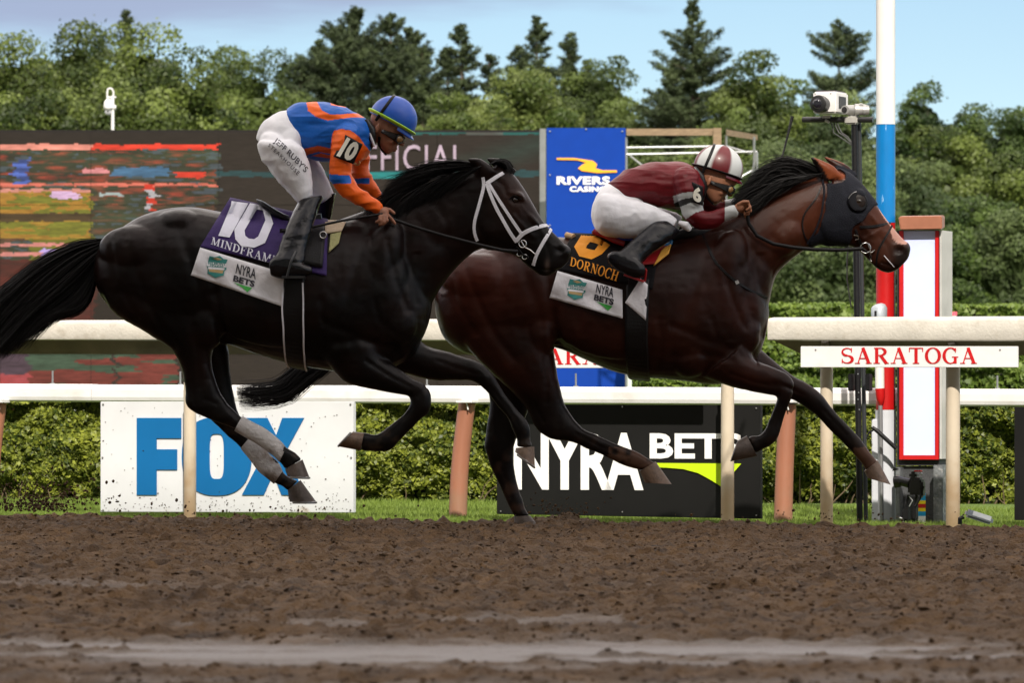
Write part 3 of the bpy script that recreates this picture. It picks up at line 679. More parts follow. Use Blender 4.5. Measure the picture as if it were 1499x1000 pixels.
def scol(px, py, n1, n2, n3):
    """the frozen, glitching broadcast picture, per LED cell"""
    base = np.array([.018, .013, .010]); 
    red = np.array([.62, .04, .02]); grn = np.array([.03, .05, .02]); yel = np.array([.13, .125, .015]); teal = np.array([.01, .14, .13])
    c = base.copy()
    if px < 320 and py < 478:
        right = 133 < px < 320
        if 211 < py < 219: return (red * 1.0 if right else np.array([.62, .22, .16])) * (.6 + .8 * n1)
        if py < 211: return base
        c = base * 1.0 + grn * n2 * .9
        if 222 < py < 420 and n1 > .52: c = c + red * min(1, (n1 - .52) * 4) * (.2 + .6 * n3) * (.6 if py < 300 else .22)
        if n1 < .36: c = c + np.array([.02, .03, .05])
        if 245 < py < 258 and (165 < px < 215 or 215 < px < 245): c = np.array([.05, .12, .20]) * (.5 + n1)
        if 247 < py < 253 and 125 < px < 160: c = np.array([.55, .2, .2])
        if 252 < py < 260 and 255 < px < 303: c = red * .9
        if 268 < py < 272 and px < 320: c = np.array([.5, .12, .08]) * (.5 + n1)
        if 22 < px < 42 and 232 < py < 268: c = np.array([.03, .05, .16]) * (1 if int(py / 6) % 2 else 2) * (.6 + n1)
        if px < 134:
            if 281 < py < 312: c = yel * (.75 + .7 * n3) + red * .25 * (n1 > .5)
            if 312 <= py < 324: c = np.array([.05, .03, .012]) * (.6 + n1)
            if 324 <= py < 350: c = yel * (.75 + .7 * n3) + red * .2 * (n1 > .52)
            if 281 < py < 290 and 76 < px < 120: c = np.array([.55, .35, .5])
            if 277 < py < 281: c = np.array([.5, .2, .15])
            if px > 42 and 350 <= py < 380: c = yel * (.5 + .8 * n1)
        if 215 < px < 228 and 270 < py < 308: c = np.array([.35, .33, .33]) if int(py / 9) % 2 else red * .8
        if 282 < py < 287 and 148 < px < 182: c = np.array([.3, .35, .33])
        if 356 < py < 360 or 370 < py < 375: c = np.array([.5, .18, .15]) if px < 110 else c
        if 365 < py < 380 and 60 < px < 95: c = np.array([.35, .25, .5]) * (.6 + n3)
        if 380 < py < 478: c = base * .8 + (red * .14 * n1 if px < 140 else 0)
        return c
    if py > 478:      # advert block under the beige rail
        c = base.copy()
        if px < 262: c = np.array([.13, .025, .018]) * (.5 + n1) if n2 > .44 else np.array([.035, .06, .035]) * (.6 + n1)
        if px < 42: c = np.array([.05, .03, .04]) * (.6 + n1) + (red * .4 if py > 548 else 0)
        if 165 < px < 172: c = base * 1.5
        return c
    c = base * (.95 + .2 * n2)
    if 250 < py < 258: c = np.array([.015, .05, .052]) * (.7 + .5 * n1)
    if 252 < py < 262 and 505 < px < 625: c = teal * (1.3 if px < 620 else .3)
    if py < 197 and px > 600: c = np.array([.01, .07, .06]) * (.4 + n1 * 1.4) + (red * .1 if 680 < px < 740 else 0)
    if px > 640 and py < 262: c = c + np.array([.0, .016, .012]) * max(0, 1 - abs((px - 640) * .35 - (262 - py)) / 30)
    return c
# six by four LED modules, each its own part, cells inside coloured
mx_ = [-320, -120, 0, 133, 320, 480, 640, 797]; my_ = [193, 300, 420, 520, 600]
for i in range(len(mx_) - 1):
    for j in range(len(my_) - 1):
        x0, x1 = mx_[i] + .35, mx_[i + 1] - .35; y0, y1 = my_[j] + .3, my_[j + 1] - .3
        stepx = 3.0 if x1 > 0 else 12; nx_ = max(1, int((x1 - x0) / stepx)); ny_ = max(1, int((y1 - y0) / 2.0))
        vs = []; cs = []; fs = []
        gy_, gx_ = np.meshgrid(y0 + (y1 - y0) * (np.arange(ny_) + .5) / ny_, x0 + (x1 - x0) * (np.arange(nx_) + .5) / nx_, indexing='ij')
        N1 = fbm(gx_ * .035 + 30, gy_ * .22, 61, 4); N2 = fbm(gx_ * .012 + 30, gy_ * .10, 62, 3); N3 = fbm(gx_ * .09 + 30, gy_ * .5, 64, 2)
        for b2 in range(ny_):
            for a2 in range(nx_):
                xa, xb = x0 + (x1 - x0) * a2 / nx_, x0 + (x1 - x0) * (a2 + 1) / nx_; ya, yb = y0 + (y1 - y0) * b2 / ny_, y0 + (y1 - y0) * (b2 + 1) / ny_
                c = scol((xa + xb) / 2 + (N1[b2, a2] - .5) * 26, (ya + yb) / 2 + (N3[b2, a2] - .5) * 5, N1[b2, a2], N2[b2, a2], N3[b2, a2]); k = len(vs)
                vs += [SP(xa, yb), SP(xb, yb), SP(xb, ya), SP(xa, ya)]; cs += [c] * 4; fs.append((k, k + 1, k + 2, k + 3))
        k = len(vs)   # sides of the module
        vs += [SP(x0, y1), SP(x1, y1), SP(x1, y0), SP(x0, y0), SP(x0, y1, .055), SP(x1, y1, .055), SP(x1, y0, .055), SP(x0, y0, .055)]; cs += [np.array([0, 0, 0])] * 8
        fs += [(k, k + 4, k + 5, k + 1), (k + 1, k + 5, k + 6, k + 2), (k + 2, k + 6, k + 7, k + 3), (k + 3, k + 7, k + 4, k)]
        me = np_mesh('led_panel', np.array([tuple(v) for v in vs]), np.array(fs), np.array(cs)); link_mesh('led_panel', me, ledm, scr)
offm = mat('led_letters', (.22, .17, .22), .8, emit=.16, var=.3, vscale=4)
put_text('lettering', text_mesh('OFFICIAL', .004, 1.12), lambda u, v, k: SP(500 + 180 * u, 249.5 - 38 * v, -.03), offm, scr)
m = MB(); sbox(m, 790, 188, 799, 600, -.05, .5); m.build('frame', silver, scr)

# ---- blue casino board
bb = thing('advertising_board', (P(857, 0, 60).x, 60, 0), 'tall blue RIVERS CASINO board beside the right end of the video screen', 'sign')
casblue = mat('board_blue', (.001, .034, .26), .7, spec=.15, var=.05)
BP = lambda px, py, dy=0: P(px, py, 60 + dy)
m = MB(); m.hexa([BP(800, 572), BP(916, 572), BP(916, 572, .15), BP(800, 572, .15), BP(800, 187), BP(916, 187), BP(916, 187, .15), BP(800, 187, .15)]); m.build('panel', casblue, bb)
m = MB()
for x in (812, 900): m.tube([BP(x, 572, .25), BP(x, 690, .25)], .05)
m.build('post', silver, bb)
put_text('lettering', text_mesh('RIVERS', .035, 1.05), lambda u, v, k: BP(815 + 78 * u + 0, 270 - 12 * v, -.012), prwhite, bb)
put_text('lettering', text_mesh('CASINO', .035, 1.05), lambda u, v, k: BP(834 + 55 * u, 280.5 - 8 * v, -.012), prwhite, bb)
m = MB(); orange = mat('print_orange', (.85, .36, .01), .45, var=.05)
up = [(815, 231), (840, 231), (868, 235), (874, 240), (872, 246), (882, 249), (903, 249)]; lo_ = [(903, 252), (875, 253), (852, 250), (846, 246), (852, 241), (858, 238), (845, 234), (815, 233.5)]
m.prism([BP(x, y, -.016) for x, y in up + lo_], (0, .012, 0)); m.build('river_emblem', orange, bb)
m = MB()
for x, y in ((805, 192), (858, 189), (911, 192), (805, 256), (911, 256), (805, 330), (911, 330)): m.sphere(BP(x, y, -.01), .012, nu=8, nv=4)
m.build('eyelet', silver, bb)

# ---- timber topped platform with pipe frame
pf = thing('camera_platform', (P(1010, 0, 57).x, 57, 0), 'raised platform of silver pipes with a weathered timber top rail', 'platform')
PP = lambda px, py, dy=0: P(px, py, 57 + dy)
m = MB(); m.hexa([PP(917, 198), PP(1056, 198), PP(1056, 198, .15), PP(917, 198, .15), PP(917, 188), PP(1056, 188), PP(1056, 188, .15), PP(917, 188, .15)]); m.build('top_rail', woodm, pf)
m = MB(); m.hexa([PP(1044, 340, -.05), PP(1056, 340, -.05), PP(1056, 340, .18), PP(1044, 340, .18), PP(1044, 187, -.05), PP(1056, 187, -.05), PP(1056, 187, .18), PP(1044, 187, .18)]); m.build('timber_post', woodm, pf)
m = MB(); m.hexa([PP(1063, 198), PP(1109, 205, 1.2), PP(1109, 205, 1.35), PP(1063, 198, .15), PP(1063, 189), PP(1109, 197, 1.2), PP(1109, 197, 1.35), PP(1063, 189, .15)]); m.build('side_rail', woodm, pf)
for a in (((917, 226), (1062, 223)), ((917, 216), (1060, 214)), ((1062, 223), (1108, 222)), ((1063, 197), (1063, 340)), ((1104, 200), (1104, 290)), ((1108, 222), (1090, 310)), ((1063, 214), (1100, 225)), ((922, 228), (1000, 290)), ((917, 262), (1062, 262)), ((1062, 300), (1108, 298)), ((1062, 272), (1104, 248)), ((917, 300), (1062, 300)), ((1108, 222), (1112, 560)), ((917, 200), (917, 600)), ((1063, 340), (1063, 600))):
    m = MB(); m.tube([PP(*a[0], .05), PP(*a[1], .1)], .014, 8); m.build('pipe', silver, pf, smooth=True)
m = MB(); m.hexa([PP(917, 436), PP(1112, 436), PP(1112, 436, 2), PP(917, 436, 2), PP(917, 428), PP(1112, 428), PP(1112, 428, 2), PP(917, 428, 2)]); m.build('deck', woodm, pf)

# ---- dome camera on its pole behind the screen
dc = thing('security_camera', (P(165, 0, 66).x, 66, 0), 'white dome camera on a slim pole above the video screen', 'camera')
DP = lambda px, py: P(px, py, 66)
m = MB(); m.tube([DP(165, 690), DP(165, 140)], .022); m.build('pole', white, dc, smooth=True)
m = MB(); m.tube([DP(166, 150), DP(166, 134), DP(164, 130), DP(161, 129), DP(158, 130), DP(157, 134), DP(157, 144)], .012); m.tube([DP(157, 142), DP(170, 142)], .012); m.tube([DP(163, 157), DP(170, 157)], .03); m.build('bracket', white, dc, smooth=True)
m = MB(); m.sphere(DP(158.5, 154), .062, .062, .09, v1=2.0); m.tube([DP(158.5, 158), DP(158.5, 161)], [.075, .055], 14); m.build('housing', white, dc, smooth=True)
m = MB(); m.sphere(DP(158.5, 164), .048); m.build('dome', mat('dome_grey', (.35, .36, .38), .2), dc, smooth=True)
m = MB(); m.sphere(DP(158.5, 163) + Vector((0, -.045, 0)), .012); m.build('lens', blkp, dc, smooth=True)

# ================================================================ RAILS, BOARDS, POSTS ALONG THE LINE
def qbox(m, x0, y0, x1, y1, o0, o1):
    m.hexa([Q(x0, y1, o0), Q(x1, y1, o0), Q(x1, y1, o0) + LN * (o1 - o0), Q(x0, y1, o0) + LN * (o1 - o0), Q(x0, y0, o0), Q(x1, y0, o0), Q(x1, y0, o0) + LN * (o1 - o0), Q(x0, y0, o0) + LN * (o1 - o0)])
# FOX board
fb = thing('advertising_board', Q(332, 760, .30), 'white board with blue FOX letters standing behind the beige rail post', 'sign')
m = MB(); m.hexa([Q(147, 750, .3), Q(517, 751, .3), Q(517, 751, .3) + LN * .04, Q(147, 750, .3) + LN * .04, Q(147, 588, .3), Q(517, 588, .3), Q(517, 588, .3) + LN * .04, Q(147, 588, .3) + LN * .04]); m.build('panel', boardw, fb, bevel=.003)
G = lambda x, y: Q(x, y, .292)
def letter(name, polys, mt, parent, fn=G):
    m = MB()
    for p in polys: m.prism([fn(*q) for q in p], LN * .006)
    return m.build(name, mt, parent)
letter('letter', [[(200, 612), (265, 612), (265, 642), (229, 642), (229, 658), (259, 658), (259, 688), (229, 688), (229, 725), (200, 725)]], foxblue, fb)
def sup(cx, cy, rx, ry, n=44, e=2.6):
    return [(cx + rx * math.copysign(abs(math.cos(2 * math.pi * i / n)) ** (2 / e), math.cos(2 * math.pi * i / n)), cy + ry * math.copysign(abs(math.sin(2 * math.pi * i / n)) ** (2 / e), math.sin(2 * math.pi * i / n))) for i in range(n)]
o1 = sup(317, 668.5, 51, 57.5, e=2.4); i1 = sup(317, 668.5, 10.5, 33, e=4)
m = MB(); nn_ = len(o1)
vs = [G(*p) for p in o1] + [G(*p) for p in i1]; vs += [v + LN * .006 for v in vs]
fs = []
for i in range(nn_):
    j = (i + 1) % nn_; fs += [(i, j, nn_ + j, nn_ + i), (i, 2 * nn_ + i, 2 * nn_ + j, j), (nn_ + i, nn_ + j, 3 * nn_ + j, 3 * nn_ + i)]
m.add(vs, fs); m.build('letter', foxblue, fb)
letter('letter', [[(357, 612), (391, 612), (404, 638), (413, 612), (445, 612), (418, 662), (446, 725), (412, 725), (400, 694), (386, 725), (354, 725), (384, 668)]], foxblue, fb)
m = MB()
for x, y in ((151, 592), (151, 747), (513, 592), (513, 747), (332, 591), (332, 747), (150, 670), (514, 670)): m.sphere(Q(x, y, .296), .006, nu=8, nv=4)
m.build('screw', screwm, fb)
# speckled mud low on the board
mm_ = MB(); rr = np.random.default_rng(4)
for i in range(300):
    x = rr.uniform(150, 514); y = 748 - abs(rr.normal(0, 13)) if i < 170 else rr.uniform(595, 745); s = rr.uniform(.001, .0028)
    c = Q(x, y, .2965); mm_.obb(c, LU * s * rr.uniform(.7, 1.6), LN * .0012, (0, 0, s))
o = mm_.build('mud_specks', mat('mud', (.06, .04, .028), .9), fb); o['kind'] = 'stuff'

# NYRA BETS board
nb_ = thing('advertising_board', Q(920, 770, .30), 'black NYRA BETS board with a lime green swoosh', 'sign')
m = MB(); m.hexa([Q(727, 753, .3), Q(1113, 760, .3), Q(1113, 760, .3) + LN * .04, Q(727, 753, .3) + LN * .04, Q(727, 592, .3), Q(1113, 593, .3), Q(1113, 593, .3) + LN * .04, Q(727, 592, .3) + LN * .04]); m.build('panel', boardk, nb_, bevel=.003)
put_text('lettering', text_mesh('NYRA', .035, .95), lambda u, v, k: Q(752 + 190 * u, 717 - 84 * v + u, .294), prwhite, nb_)
put_text('lettering', text_mesh('BETS', .032, 1.0), lambda u, v, k: Q(951 + 135 * u, 672 - 38 * v + .5 * u, .294), prwhite, nb_)
letter('swoosh', [[(943, 678), (1085, 679), (1056, 713), (1042, 704), (1022, 693), (1000, 687), (975, 685), (943, 684)]], lime, nb_)
m = MB()
for x, y in ((733, 597), (1107, 598), (733, 749), (1107, 755), (911, 596), (911, 750)): m.sphere(Q(x, y, .296), .005, nu=8, nv=4)
m.build('screw', screwm, nb_)
m = MB(); qbox(m, 1485, 596, 1800, 762, .3, .34)
tag(m.build('advertising_board', boardk, None, org=Q(1600, 766, .3)), 'black board cut off by the right edge of the picture', 'sign')

# beige rail: posts, hood segments, arms, name boards
def brown_low(m, zlo, zhi, col):
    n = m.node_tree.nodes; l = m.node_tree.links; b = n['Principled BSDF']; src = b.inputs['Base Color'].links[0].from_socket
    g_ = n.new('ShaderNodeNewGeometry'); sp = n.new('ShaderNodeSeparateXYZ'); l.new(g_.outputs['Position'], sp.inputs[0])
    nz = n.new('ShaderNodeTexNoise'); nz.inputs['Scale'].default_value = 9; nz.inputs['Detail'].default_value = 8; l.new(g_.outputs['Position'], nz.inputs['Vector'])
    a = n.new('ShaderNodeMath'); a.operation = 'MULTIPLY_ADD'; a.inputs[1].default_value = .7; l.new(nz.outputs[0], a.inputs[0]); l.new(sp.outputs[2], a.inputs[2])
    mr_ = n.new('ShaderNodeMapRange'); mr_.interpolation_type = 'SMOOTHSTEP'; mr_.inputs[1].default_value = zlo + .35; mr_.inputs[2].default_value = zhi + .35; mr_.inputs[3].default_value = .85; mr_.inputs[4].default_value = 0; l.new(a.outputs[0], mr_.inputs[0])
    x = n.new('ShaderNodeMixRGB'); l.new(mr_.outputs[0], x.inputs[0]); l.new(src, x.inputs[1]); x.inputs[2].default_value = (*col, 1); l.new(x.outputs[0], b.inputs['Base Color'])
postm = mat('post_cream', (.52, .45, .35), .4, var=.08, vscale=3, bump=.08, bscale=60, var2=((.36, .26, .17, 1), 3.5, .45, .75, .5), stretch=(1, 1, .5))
brown_low(postm, -.05, .45, (.36, .24, .13))  # posts turn browner towards the base, with a patchy edge
brown_low(boardw, -.22, -.04, (.40, .30, .20)); brown_low(brownm, -.1, .25, (.24, .13, .08))
def hood(name, x0, x1, yt0, yt1, yb0, yb1, label, arms, sign, posts):
    """hooded rail: rounded board on gooseneck arms, with a name board hung below"""
    t = thing(name, Q((x0 + x1) / 2, 768, 0), label, 'railing', 'beige hooded rails at the finish')
    m = MB(); N = 20
    for s in range(1):
        ring = []
        for i in range(N + 1):
            x = x0 + (x1 - x0) * i / N; a = Q(x, yt0 + (yt1 - yt0) * i / N, 0); c = Q(x, yb0 + (yb1 - yb0) * i / N, 0); h_ = a.z - c.z
            sec = [(-.03, 0, 0), (-.046, 0, .006), (-.05, 0, .018), (-.05, 0, h_ - .02), (-.042, 0, h_ - .006), (-.02, 0, h_), (.06, 0, h_ + .006), (.12, 0, h_ - .01), (.12, 0, h_ - .03), (.06, 0, h_ - .02), (.0, 0, h_ - .03), (-.01, 0, .02)]
            ring.append([Vector((a.x, a.y, c.z)) + LN * q[0] + Vector((0, 0, q[2])) for q in sec])
        k = len(sec); vs = [p for r_ in ring for p in r_]; fs = []
        for i in range(N):
            for j in range(k): fs.append((i * k + j, i * k + (j + 1) % k, (i + 1) * k + (j + 1) % k, (i + 1) * k + j))
        fs += [tuple(range(k)), tuple(range(N * k + k - 1, N * k - 1, -1))]
        m.add(vs, fs)
    m.build('hood', beige, t, smooth=True)
    dk = mat('rail_underside', (.17, .14, .10), .6, var=.3)
    m = MB()
    y2 = 20
    ax0 = x0 + 46 if x0 > 600 else x0; 
    m.hexa([Q(ax0, yb0 + y2, .16), Q(x1, yb1 + y2, .16), Q(x1, yb1 + y2, .2), Q(ax0, yb0 + y2, .2), Q(ax0 - 43 if x0 > 600 else ax0, yb0 - 1, .10), Q(x1, yb1 - 1, .10), Q(x1, yb1 - 1, .2), Q(ax0, yb0 - 1, .2)])
    m.build('support_channel', dk, t)
    for (px, yt, yb, rr_) in posts:
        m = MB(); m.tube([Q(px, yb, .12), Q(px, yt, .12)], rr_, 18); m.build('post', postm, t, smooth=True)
        m = MB(); c = Q(px, yt, .12); m.tube([c, c + Vector((0, 0, .08)) , c + Vector((0, 0, .13)) - LN * .03], [.025, .03, .02], 8); m.build('bracket', dk, t, smooth=True)
    if sign:
        a, b2, ya, yb, tx0, tx1, ty0, ty1 = sign
        m = MB(); qbox(m, a, ya, b2, yb, -.03, -.012); m.build('name_board', white, t, bevel=.002)
        put_text('lettering', serif_text('SARATOGA'), lambda u, v, k: Q(tx0 + (tx1 - tx0) * u, ty1 - (ty1 - ty0) * v, -.0325 - .0002 * k), redp, t)
        m = MB()
        for x in (a + 22, b2 - 26): m.sphere(Q(x, ya + 5, -.032), .005, nu=8, nv=4)
        m.build('screw', screwm, t)
    return t
hood('hooded_rail', 1128, 1760, 466, 463, 499, 501, 'beige hooded rail section whose SARATOGA board is fully readable', [], (1172, 1490, 507, 538, 1230, 1430, 509, 532.5), [(1210, 535, 790, .034), (1395, 538, 790, .038), (1640, 538, 790, .038)])
hood('hooded_rail', -260, 1085, 471, 467, 498, 500, 'beige hooded rail section running behind both horses', [], (722, 1040, 509, 539, 778, 980, 510.5, 533.5), [(-110, 560, 770, .036), (278, 560, 770, .036), (1065, 562, 785, .036)])

# white running rail behind, with leaning terracotta posts
wr = thing('running_rail', Q(749, 770, 1.34), 'long white running rail on leaning terracotta posts', 'railing')
for (a, b2) in ((-330, 135), (135.6, 735.4), (736, 1336), (1336.6, 1830)):
    m = MB(); f = lambda x: 562.5 + (x) * (570 - 562.5) / 1499; h = 25.5
    A0, A1 = Q(a, f(a), 1.34), Q(b2, f(b2), 1.34); B0, B1 = Q(a, f(a) + h, 1.34), Q(b2, f(b2) + h, 1.34)
    vs = []; prof = [(0, 0), (-.012, .012), (-.016, .03), (-.012, .06)]
    hh = A0.z - B0.z; sec = [(.01, 0), (-.008, .01), (-.014, .03), (-.014, hh - .03), (-.006, hh - .008), (.01, hh), (.075, hh), (.085, hh - .01), (.085, .01), (.075, 0)]
    for (base_,) in ((B0,), (B1,)):
        vs += [base_ + LN * s_[0] + Vector((0, 0, s_[1])) for s_ in sec]
    k = len(sec); fs = [(j, (j + 1) % k, k + (j + 1) % k, k + j) for j in range(k)] + [tuple(range(k)), tuple(range(2 * k - 1, k - 1, -1))]
    m.add(vs, fs); m.build('rail_section', white, wr)
for x in (-130, 77, 264, 453, 625, 843, 1330, 1460):
    m = MB(); f = 562.5 + x * 7.5 / 1499; m.tube([Q(x, f + 1, 1.38), Q(x, f - 20, 1.38)], .0055, 8); m.tube([Q(x, f + 1, 1.38), Q(x, f - 2, 1.38)], .014, 8); m.build('stud', silver, wr, smooth=True)
def gpost(xb, yb, xt, yt, bend):
    m = MB(); pts = []; N = 10
    for i in range(N + 1):
        q = i / N; px = xb + (xt - xb) * q + bend * math.sin(q * math.pi) ; py = yb + (yt - yb) * q; pts.append(Q(px, py, 1.31 + .03 * q))
    m.tube(pts, [.0535 - .004 * i / N for i in range(N + 1)], 20); return m
for a in ((670, 775, 684, 589, -3.5), (1146, 785, 1153, 592, -1), (-16, 770, -2, 589, -3), (1720, 790, 1722, 592, 0)):
    gpost(*a).build('post', brownm, wr, smooth=True)
    m = MB(); c = Q(a[2], 590, 1.27); m.tube([c + LU * -.02 + Vector((0, 0, .03)), c + Vector((0, 0, -.015)), c + LU * .005 + Vector((0, 0, -.04))], .004, 6); m.obb(Q(a[2], 588, 1.29), LU * .05, LN * .05, (0, 0, .006)); m.build('strap', white, wr)

# ---- finish pole
fp = thing('finish_pole', Q(1297, 775, 1.0), 'tall finish pole banded white, blue and red', 'pole')
FP = lambda px, py: Q(px, py, 1.22)
pblue = mat('pole_blue', (.0, .15, .42), .35, var=.06, vscale=12, var2=((.35, .55, .75, 1), 10, .66, .72, .8), stretch=(3, 3, .8))
pred = mat('pole_red', (.42, .007, .008), .35, var=.08); pwh = mat('pole_white', (.66, .65, .63), .4, var=.05)
for nme, y0, y1, mt_, rr_ in (('white_band', -420, 182, pwh, .0535), ('blue_band', 182.4, 326, pblue, .0538), ('red_band', 326.4, 600, pred, .054), ('base_sleeve', 600.4, 780, mat('pole_grey', (.50, .52, .56), .45, var=.1), .0585)):
    m = MB(); x = 1296.5; m.tube([FP(x, y0), FP(x, y1)], rr_, 28); m.build(nme, mt_, fp, smooth=True)
m = MB(); m.obb(FP(1291, 700) - LN * .02, LU * .045, LN * .03, (0, 0, .33)); m.build('foot_box', MATS['pole_grey'], fp, bevel=.006)
ft = thing('marker_tube', Q(1284, 770, .85), 'slim white tube with a grey cap and pointed red tip beside the finish pole', 'tube')
FT = lambda px, py: Q(px, py, 1.14)
m = MB(); m.tube([FT(1287, 467), FT(1287, 451), FT(1286.5, 447), FT(1286, 445)], [.045, .045, .036, .02], 20); m.build('cap', mat('cap_grey', (.38, .42, .46), .4, metal=.2), ft, smooth=True)
m = MB(); m.obb(FT(1285.5, 459) - LN * .045, LU * .006, LN * .003, (0, 0, .014)); m.build('slot', blkp, ft)
m = MB(); m.tube([FT(1287, 467), FT(1288, 569)], .026, 20); m.build('tube', pwh, ft, smooth=True)
m = MB(); m.tube([FT(1288, 569), FT(1289, 584), FT(1289.5, 590), FT(1290, 594)], [.0275, .024, .015, .004], 20); m.build('tip', pred, ft, smooth=True)
m = MB(); m.tube([FT(1289, 594), FT(1291, 790)], .012, 10); m.build('stake', silver, ft, smooth=True)

# ---- black camera mast
ms = thing('camera_mast', Q(1257, 775, .7), 'black twin tube mast carrying two small cameras on a crossbar', 'mast')
MP = lambda px, py, d=0: Q(px, py, .92 + d)
m = MB(); m.tube([MP(1250.5, 178), MP(1259, 790)], .017, 12); m.build('tube', blk, ms, smooth=True)
m = MB(); m.tube([MP(1257.5, 178, .05), MP(1268, 790, .05)], .012, 12); m.build('tube', mat('mast_grey', (.03, .033, .036), .4, metal=.3), ms, smooth=True)
m = MB(); m.tube([MP(1175, 175), MP(1278, 175)], .0165, 14); m.build('crossbar', blkp, ms, smooth=True)
m = MB(); m.obb(MP(1247.5, 176), LU * .036, LN * .03, (0, 0, .022)); m.build('clamp', mat('clamp_grey', (.42, .41, .38), .45, metal=.3), ms, bevel=.008)
m = MB(); m.obb(MP(1211, 171), LU * .022, LN * .02, (0, 0, .008)); m.tube([MP(1208, 176, -.02), MP(1214, 179, -.02)], .008, 8); m.build('clamp', MATS['clamp_grey'], ms)
for (xa, xb, xc) in ((1213, 1220, 1248), (1218, 1228, 1248), (1222, 1232, 1248)):
    m = MB(); m.tube([MP(xa + 3, 178), MP(xa + 6, 186), MP(xb, 194), MP(xb + 9, 200), MP(xc, 205 + (xc - xb) * .3)], .0035, 6); m.build('cable', blkp, ms, smooth=True)
m = MB(); m.tube([MP(1244, 345, -.03), MP(1240, 378, -.03), MP(1240, 410, -.03), MP(1246, 450, -.02)], .004, 6); m.build('cable', blkp, ms, smooth=True)
for x in (1246.5, 1272):
    m = MB(); m.obb(MP(x, 560, -.01), LU * .012, LN * .03, (0, 0, .048)); m.build('bracket', blk, ms, bevel=.004)
for x, y in ((1256, 585), (1257, 575), (1258, 600), (1256, 548)):
    m = MB(); m.sphere(MP(x, y, -.018), .004, nu=8, nv=5); m.build('bolt', silver, ms)
bc = thing('box_camera', MP(1213, 175), 'white box camera with a big black lens on the mast crossbar', 'camera')
# box turned so that its right side shows
M3 = Matrix.Rotation(R(-24), 3, 'Z'); cx_ = MP(1216, 151); ux = M3 @ Vector((.068, 0, 0)); uy = M3 @ Vector((0, .10, 0)); fr = M3 @ Vector((0, -1, 0))
m = MB(); m.obb(cx_, ux, uy, (0, 0, .060)); m.build('housing', white, bc, bevel=.008)
m = MB(); m.obb(cx_ + Vector((0, 0, .063)), ux * .8, uy * .8, (0, 0, .004)); m.build('top_plate', mat('plate_dark', (.06, .05, .06), .5), bc)
m = MB(); m.obb(cx_ + ux * 1.02 + Vector((0, 0, .002)), ux * .02, uy * .55, (0, 0, .033)); m.build('side_panel', blkp, bc)
l0 = cx_ + fr * .10 - ux * .13 + Vector((0, 0, -.012))
m = MB(); m.tube([l0, l0 + fr * .03, l0 + fr * .031, l0 + fr * .075, l0 + fr * .078], [.043, .043, .048, .048, .042], 26); m.build('lens', blkp, bc, smooth=True)
m = MB(); m.sphere(l0 + fr * .070, .034, .018, .034, nu=18, nv=10); m.build('glass', mat('lens_glass', (.01, .01, .015), .05, spec=.9), bc, smooth=True)
for dx_ in (-.8, .55):
    m = MB(); m.sphere(cx_ + fr * .10 + ux * dx_ + Vector((0, 0, .048)), .004, nu=8, nv=5); m.build('screw', screwm, bc)
sc_ = thing('small_camera', MP(1250, 172), 'small silver barrel camera on the mast crossbar', 'camera')
c0 = MP(1246, 161); d3 = (Matrix.Rotation(R(62), 3, 'Z') @ Vector((0, -1, 0)))
m = MB(); m.tube([c0 - LU * .02 - LN * .05, c0 - LU * .018 - LN * .02, c0 + LU * .03 + LN * .02, c0 + LU * .085 + LN * .05], [.024, .028, .030, .026], 18); m.tube([c0 + LU * .02, c0 + LU * .04 + LN * .01], .035, 14); m.tube([c0 + LU * .06 + LN * .03, c0 + LU * .075 + LN * .035], .031, 12); m.build('barrel', mat('cam_silver', (.38, .38, .37), .4, metal=.5), sc_, smooth=True)
m = MB(); m.tube([c0 - LU * .0215 - LN * .052, c0 - LU * .0225 - LN * .056], [.0165, .0165], 16); m.build('lens', blkp, sc_, smooth=True)
m = MB(); m.tube([c0 + LU * .02 + Vector((0, 0, .02)), c0 + LU * .05 + LN * .02 + Vector((0, 0, .035)), c0 + LU * .09 + LN * .04 + Vector((0, 0, .02))], .005, 6); m.tube([c0 + Vector((0, 0, -.03)), c0 + Vector((0, 0, -.05))], .014, 8); m.build('handle', MATS['cam_silver'], sc_, smooth=True)

# ---- tall mirror panel at the line
tp = thing('finish_mirror', Q(1345, 775, .55), 'tall narrow pale mirror panel in a red frame under a brown cap', 'panel')
TPn = lambda px, py, d=0: Q(px, py, 1.08 + d)
def tb(m, x0, y0, x1, y1, d0, d1): m.hexa([TPn(x0, y1, d0), TPn(x1, y1, d0), TPn(x1, y1, d0) + LN * (d1 - d0) , TPn(x0, y1, d0) + LN * (d1 - d0), TPn(x0, y0, d0), TPn(x1, y0, d0), TPn(x1, y0, d0) + LN * (d1 - d0), TPn(x0, y0, d0) + LN * (d1 - d0)])
m = MB(); tb(m, 1313, 337, 1375, 682, .03, .22); m.build('case', mat('case_black', (.02, .02, .022), .5), tp)
m = MB(); tb(m, 1375.5, 337, 1378.5, 672, .0, .20); m.build('side_strip', mat('strip_white', (.42, .42, .40), .5), tp)
for r4 in ((1316.5, 338, 1322, 673), (1369, 338, 1374, 673), (1322.3, 667, 1368.7, 673)):
    m = MB(); tb(m, *r4, .0, .028); m.build('frame_strip', redp, tp)
m = MB(); tb(m, 1322.3, 338, 1368.7, 666.7, .012, .028); m.build('mirror', mat('mirror_sky_paint', (.56, .63, .95), .35, var=.02), tp)  # pale blue colour stands in for the reflected sky
capm = mat('cap_brown', (.30, .12, .07), .5, var=.15, vscale=10)
m = MB(); m.hexa([TPn(1318, 337, -.05), TPn(1379, 336, -.05), TPn(1383, 334, .3), TPn(1322, 335, .3), TPn(1315, 317, -.05), TPn(1379, 316, -.05), TPn(1383, 315, .3), TPn(1320, 316, .3)]); m.build('cap', capm, tp, bevel=.006)
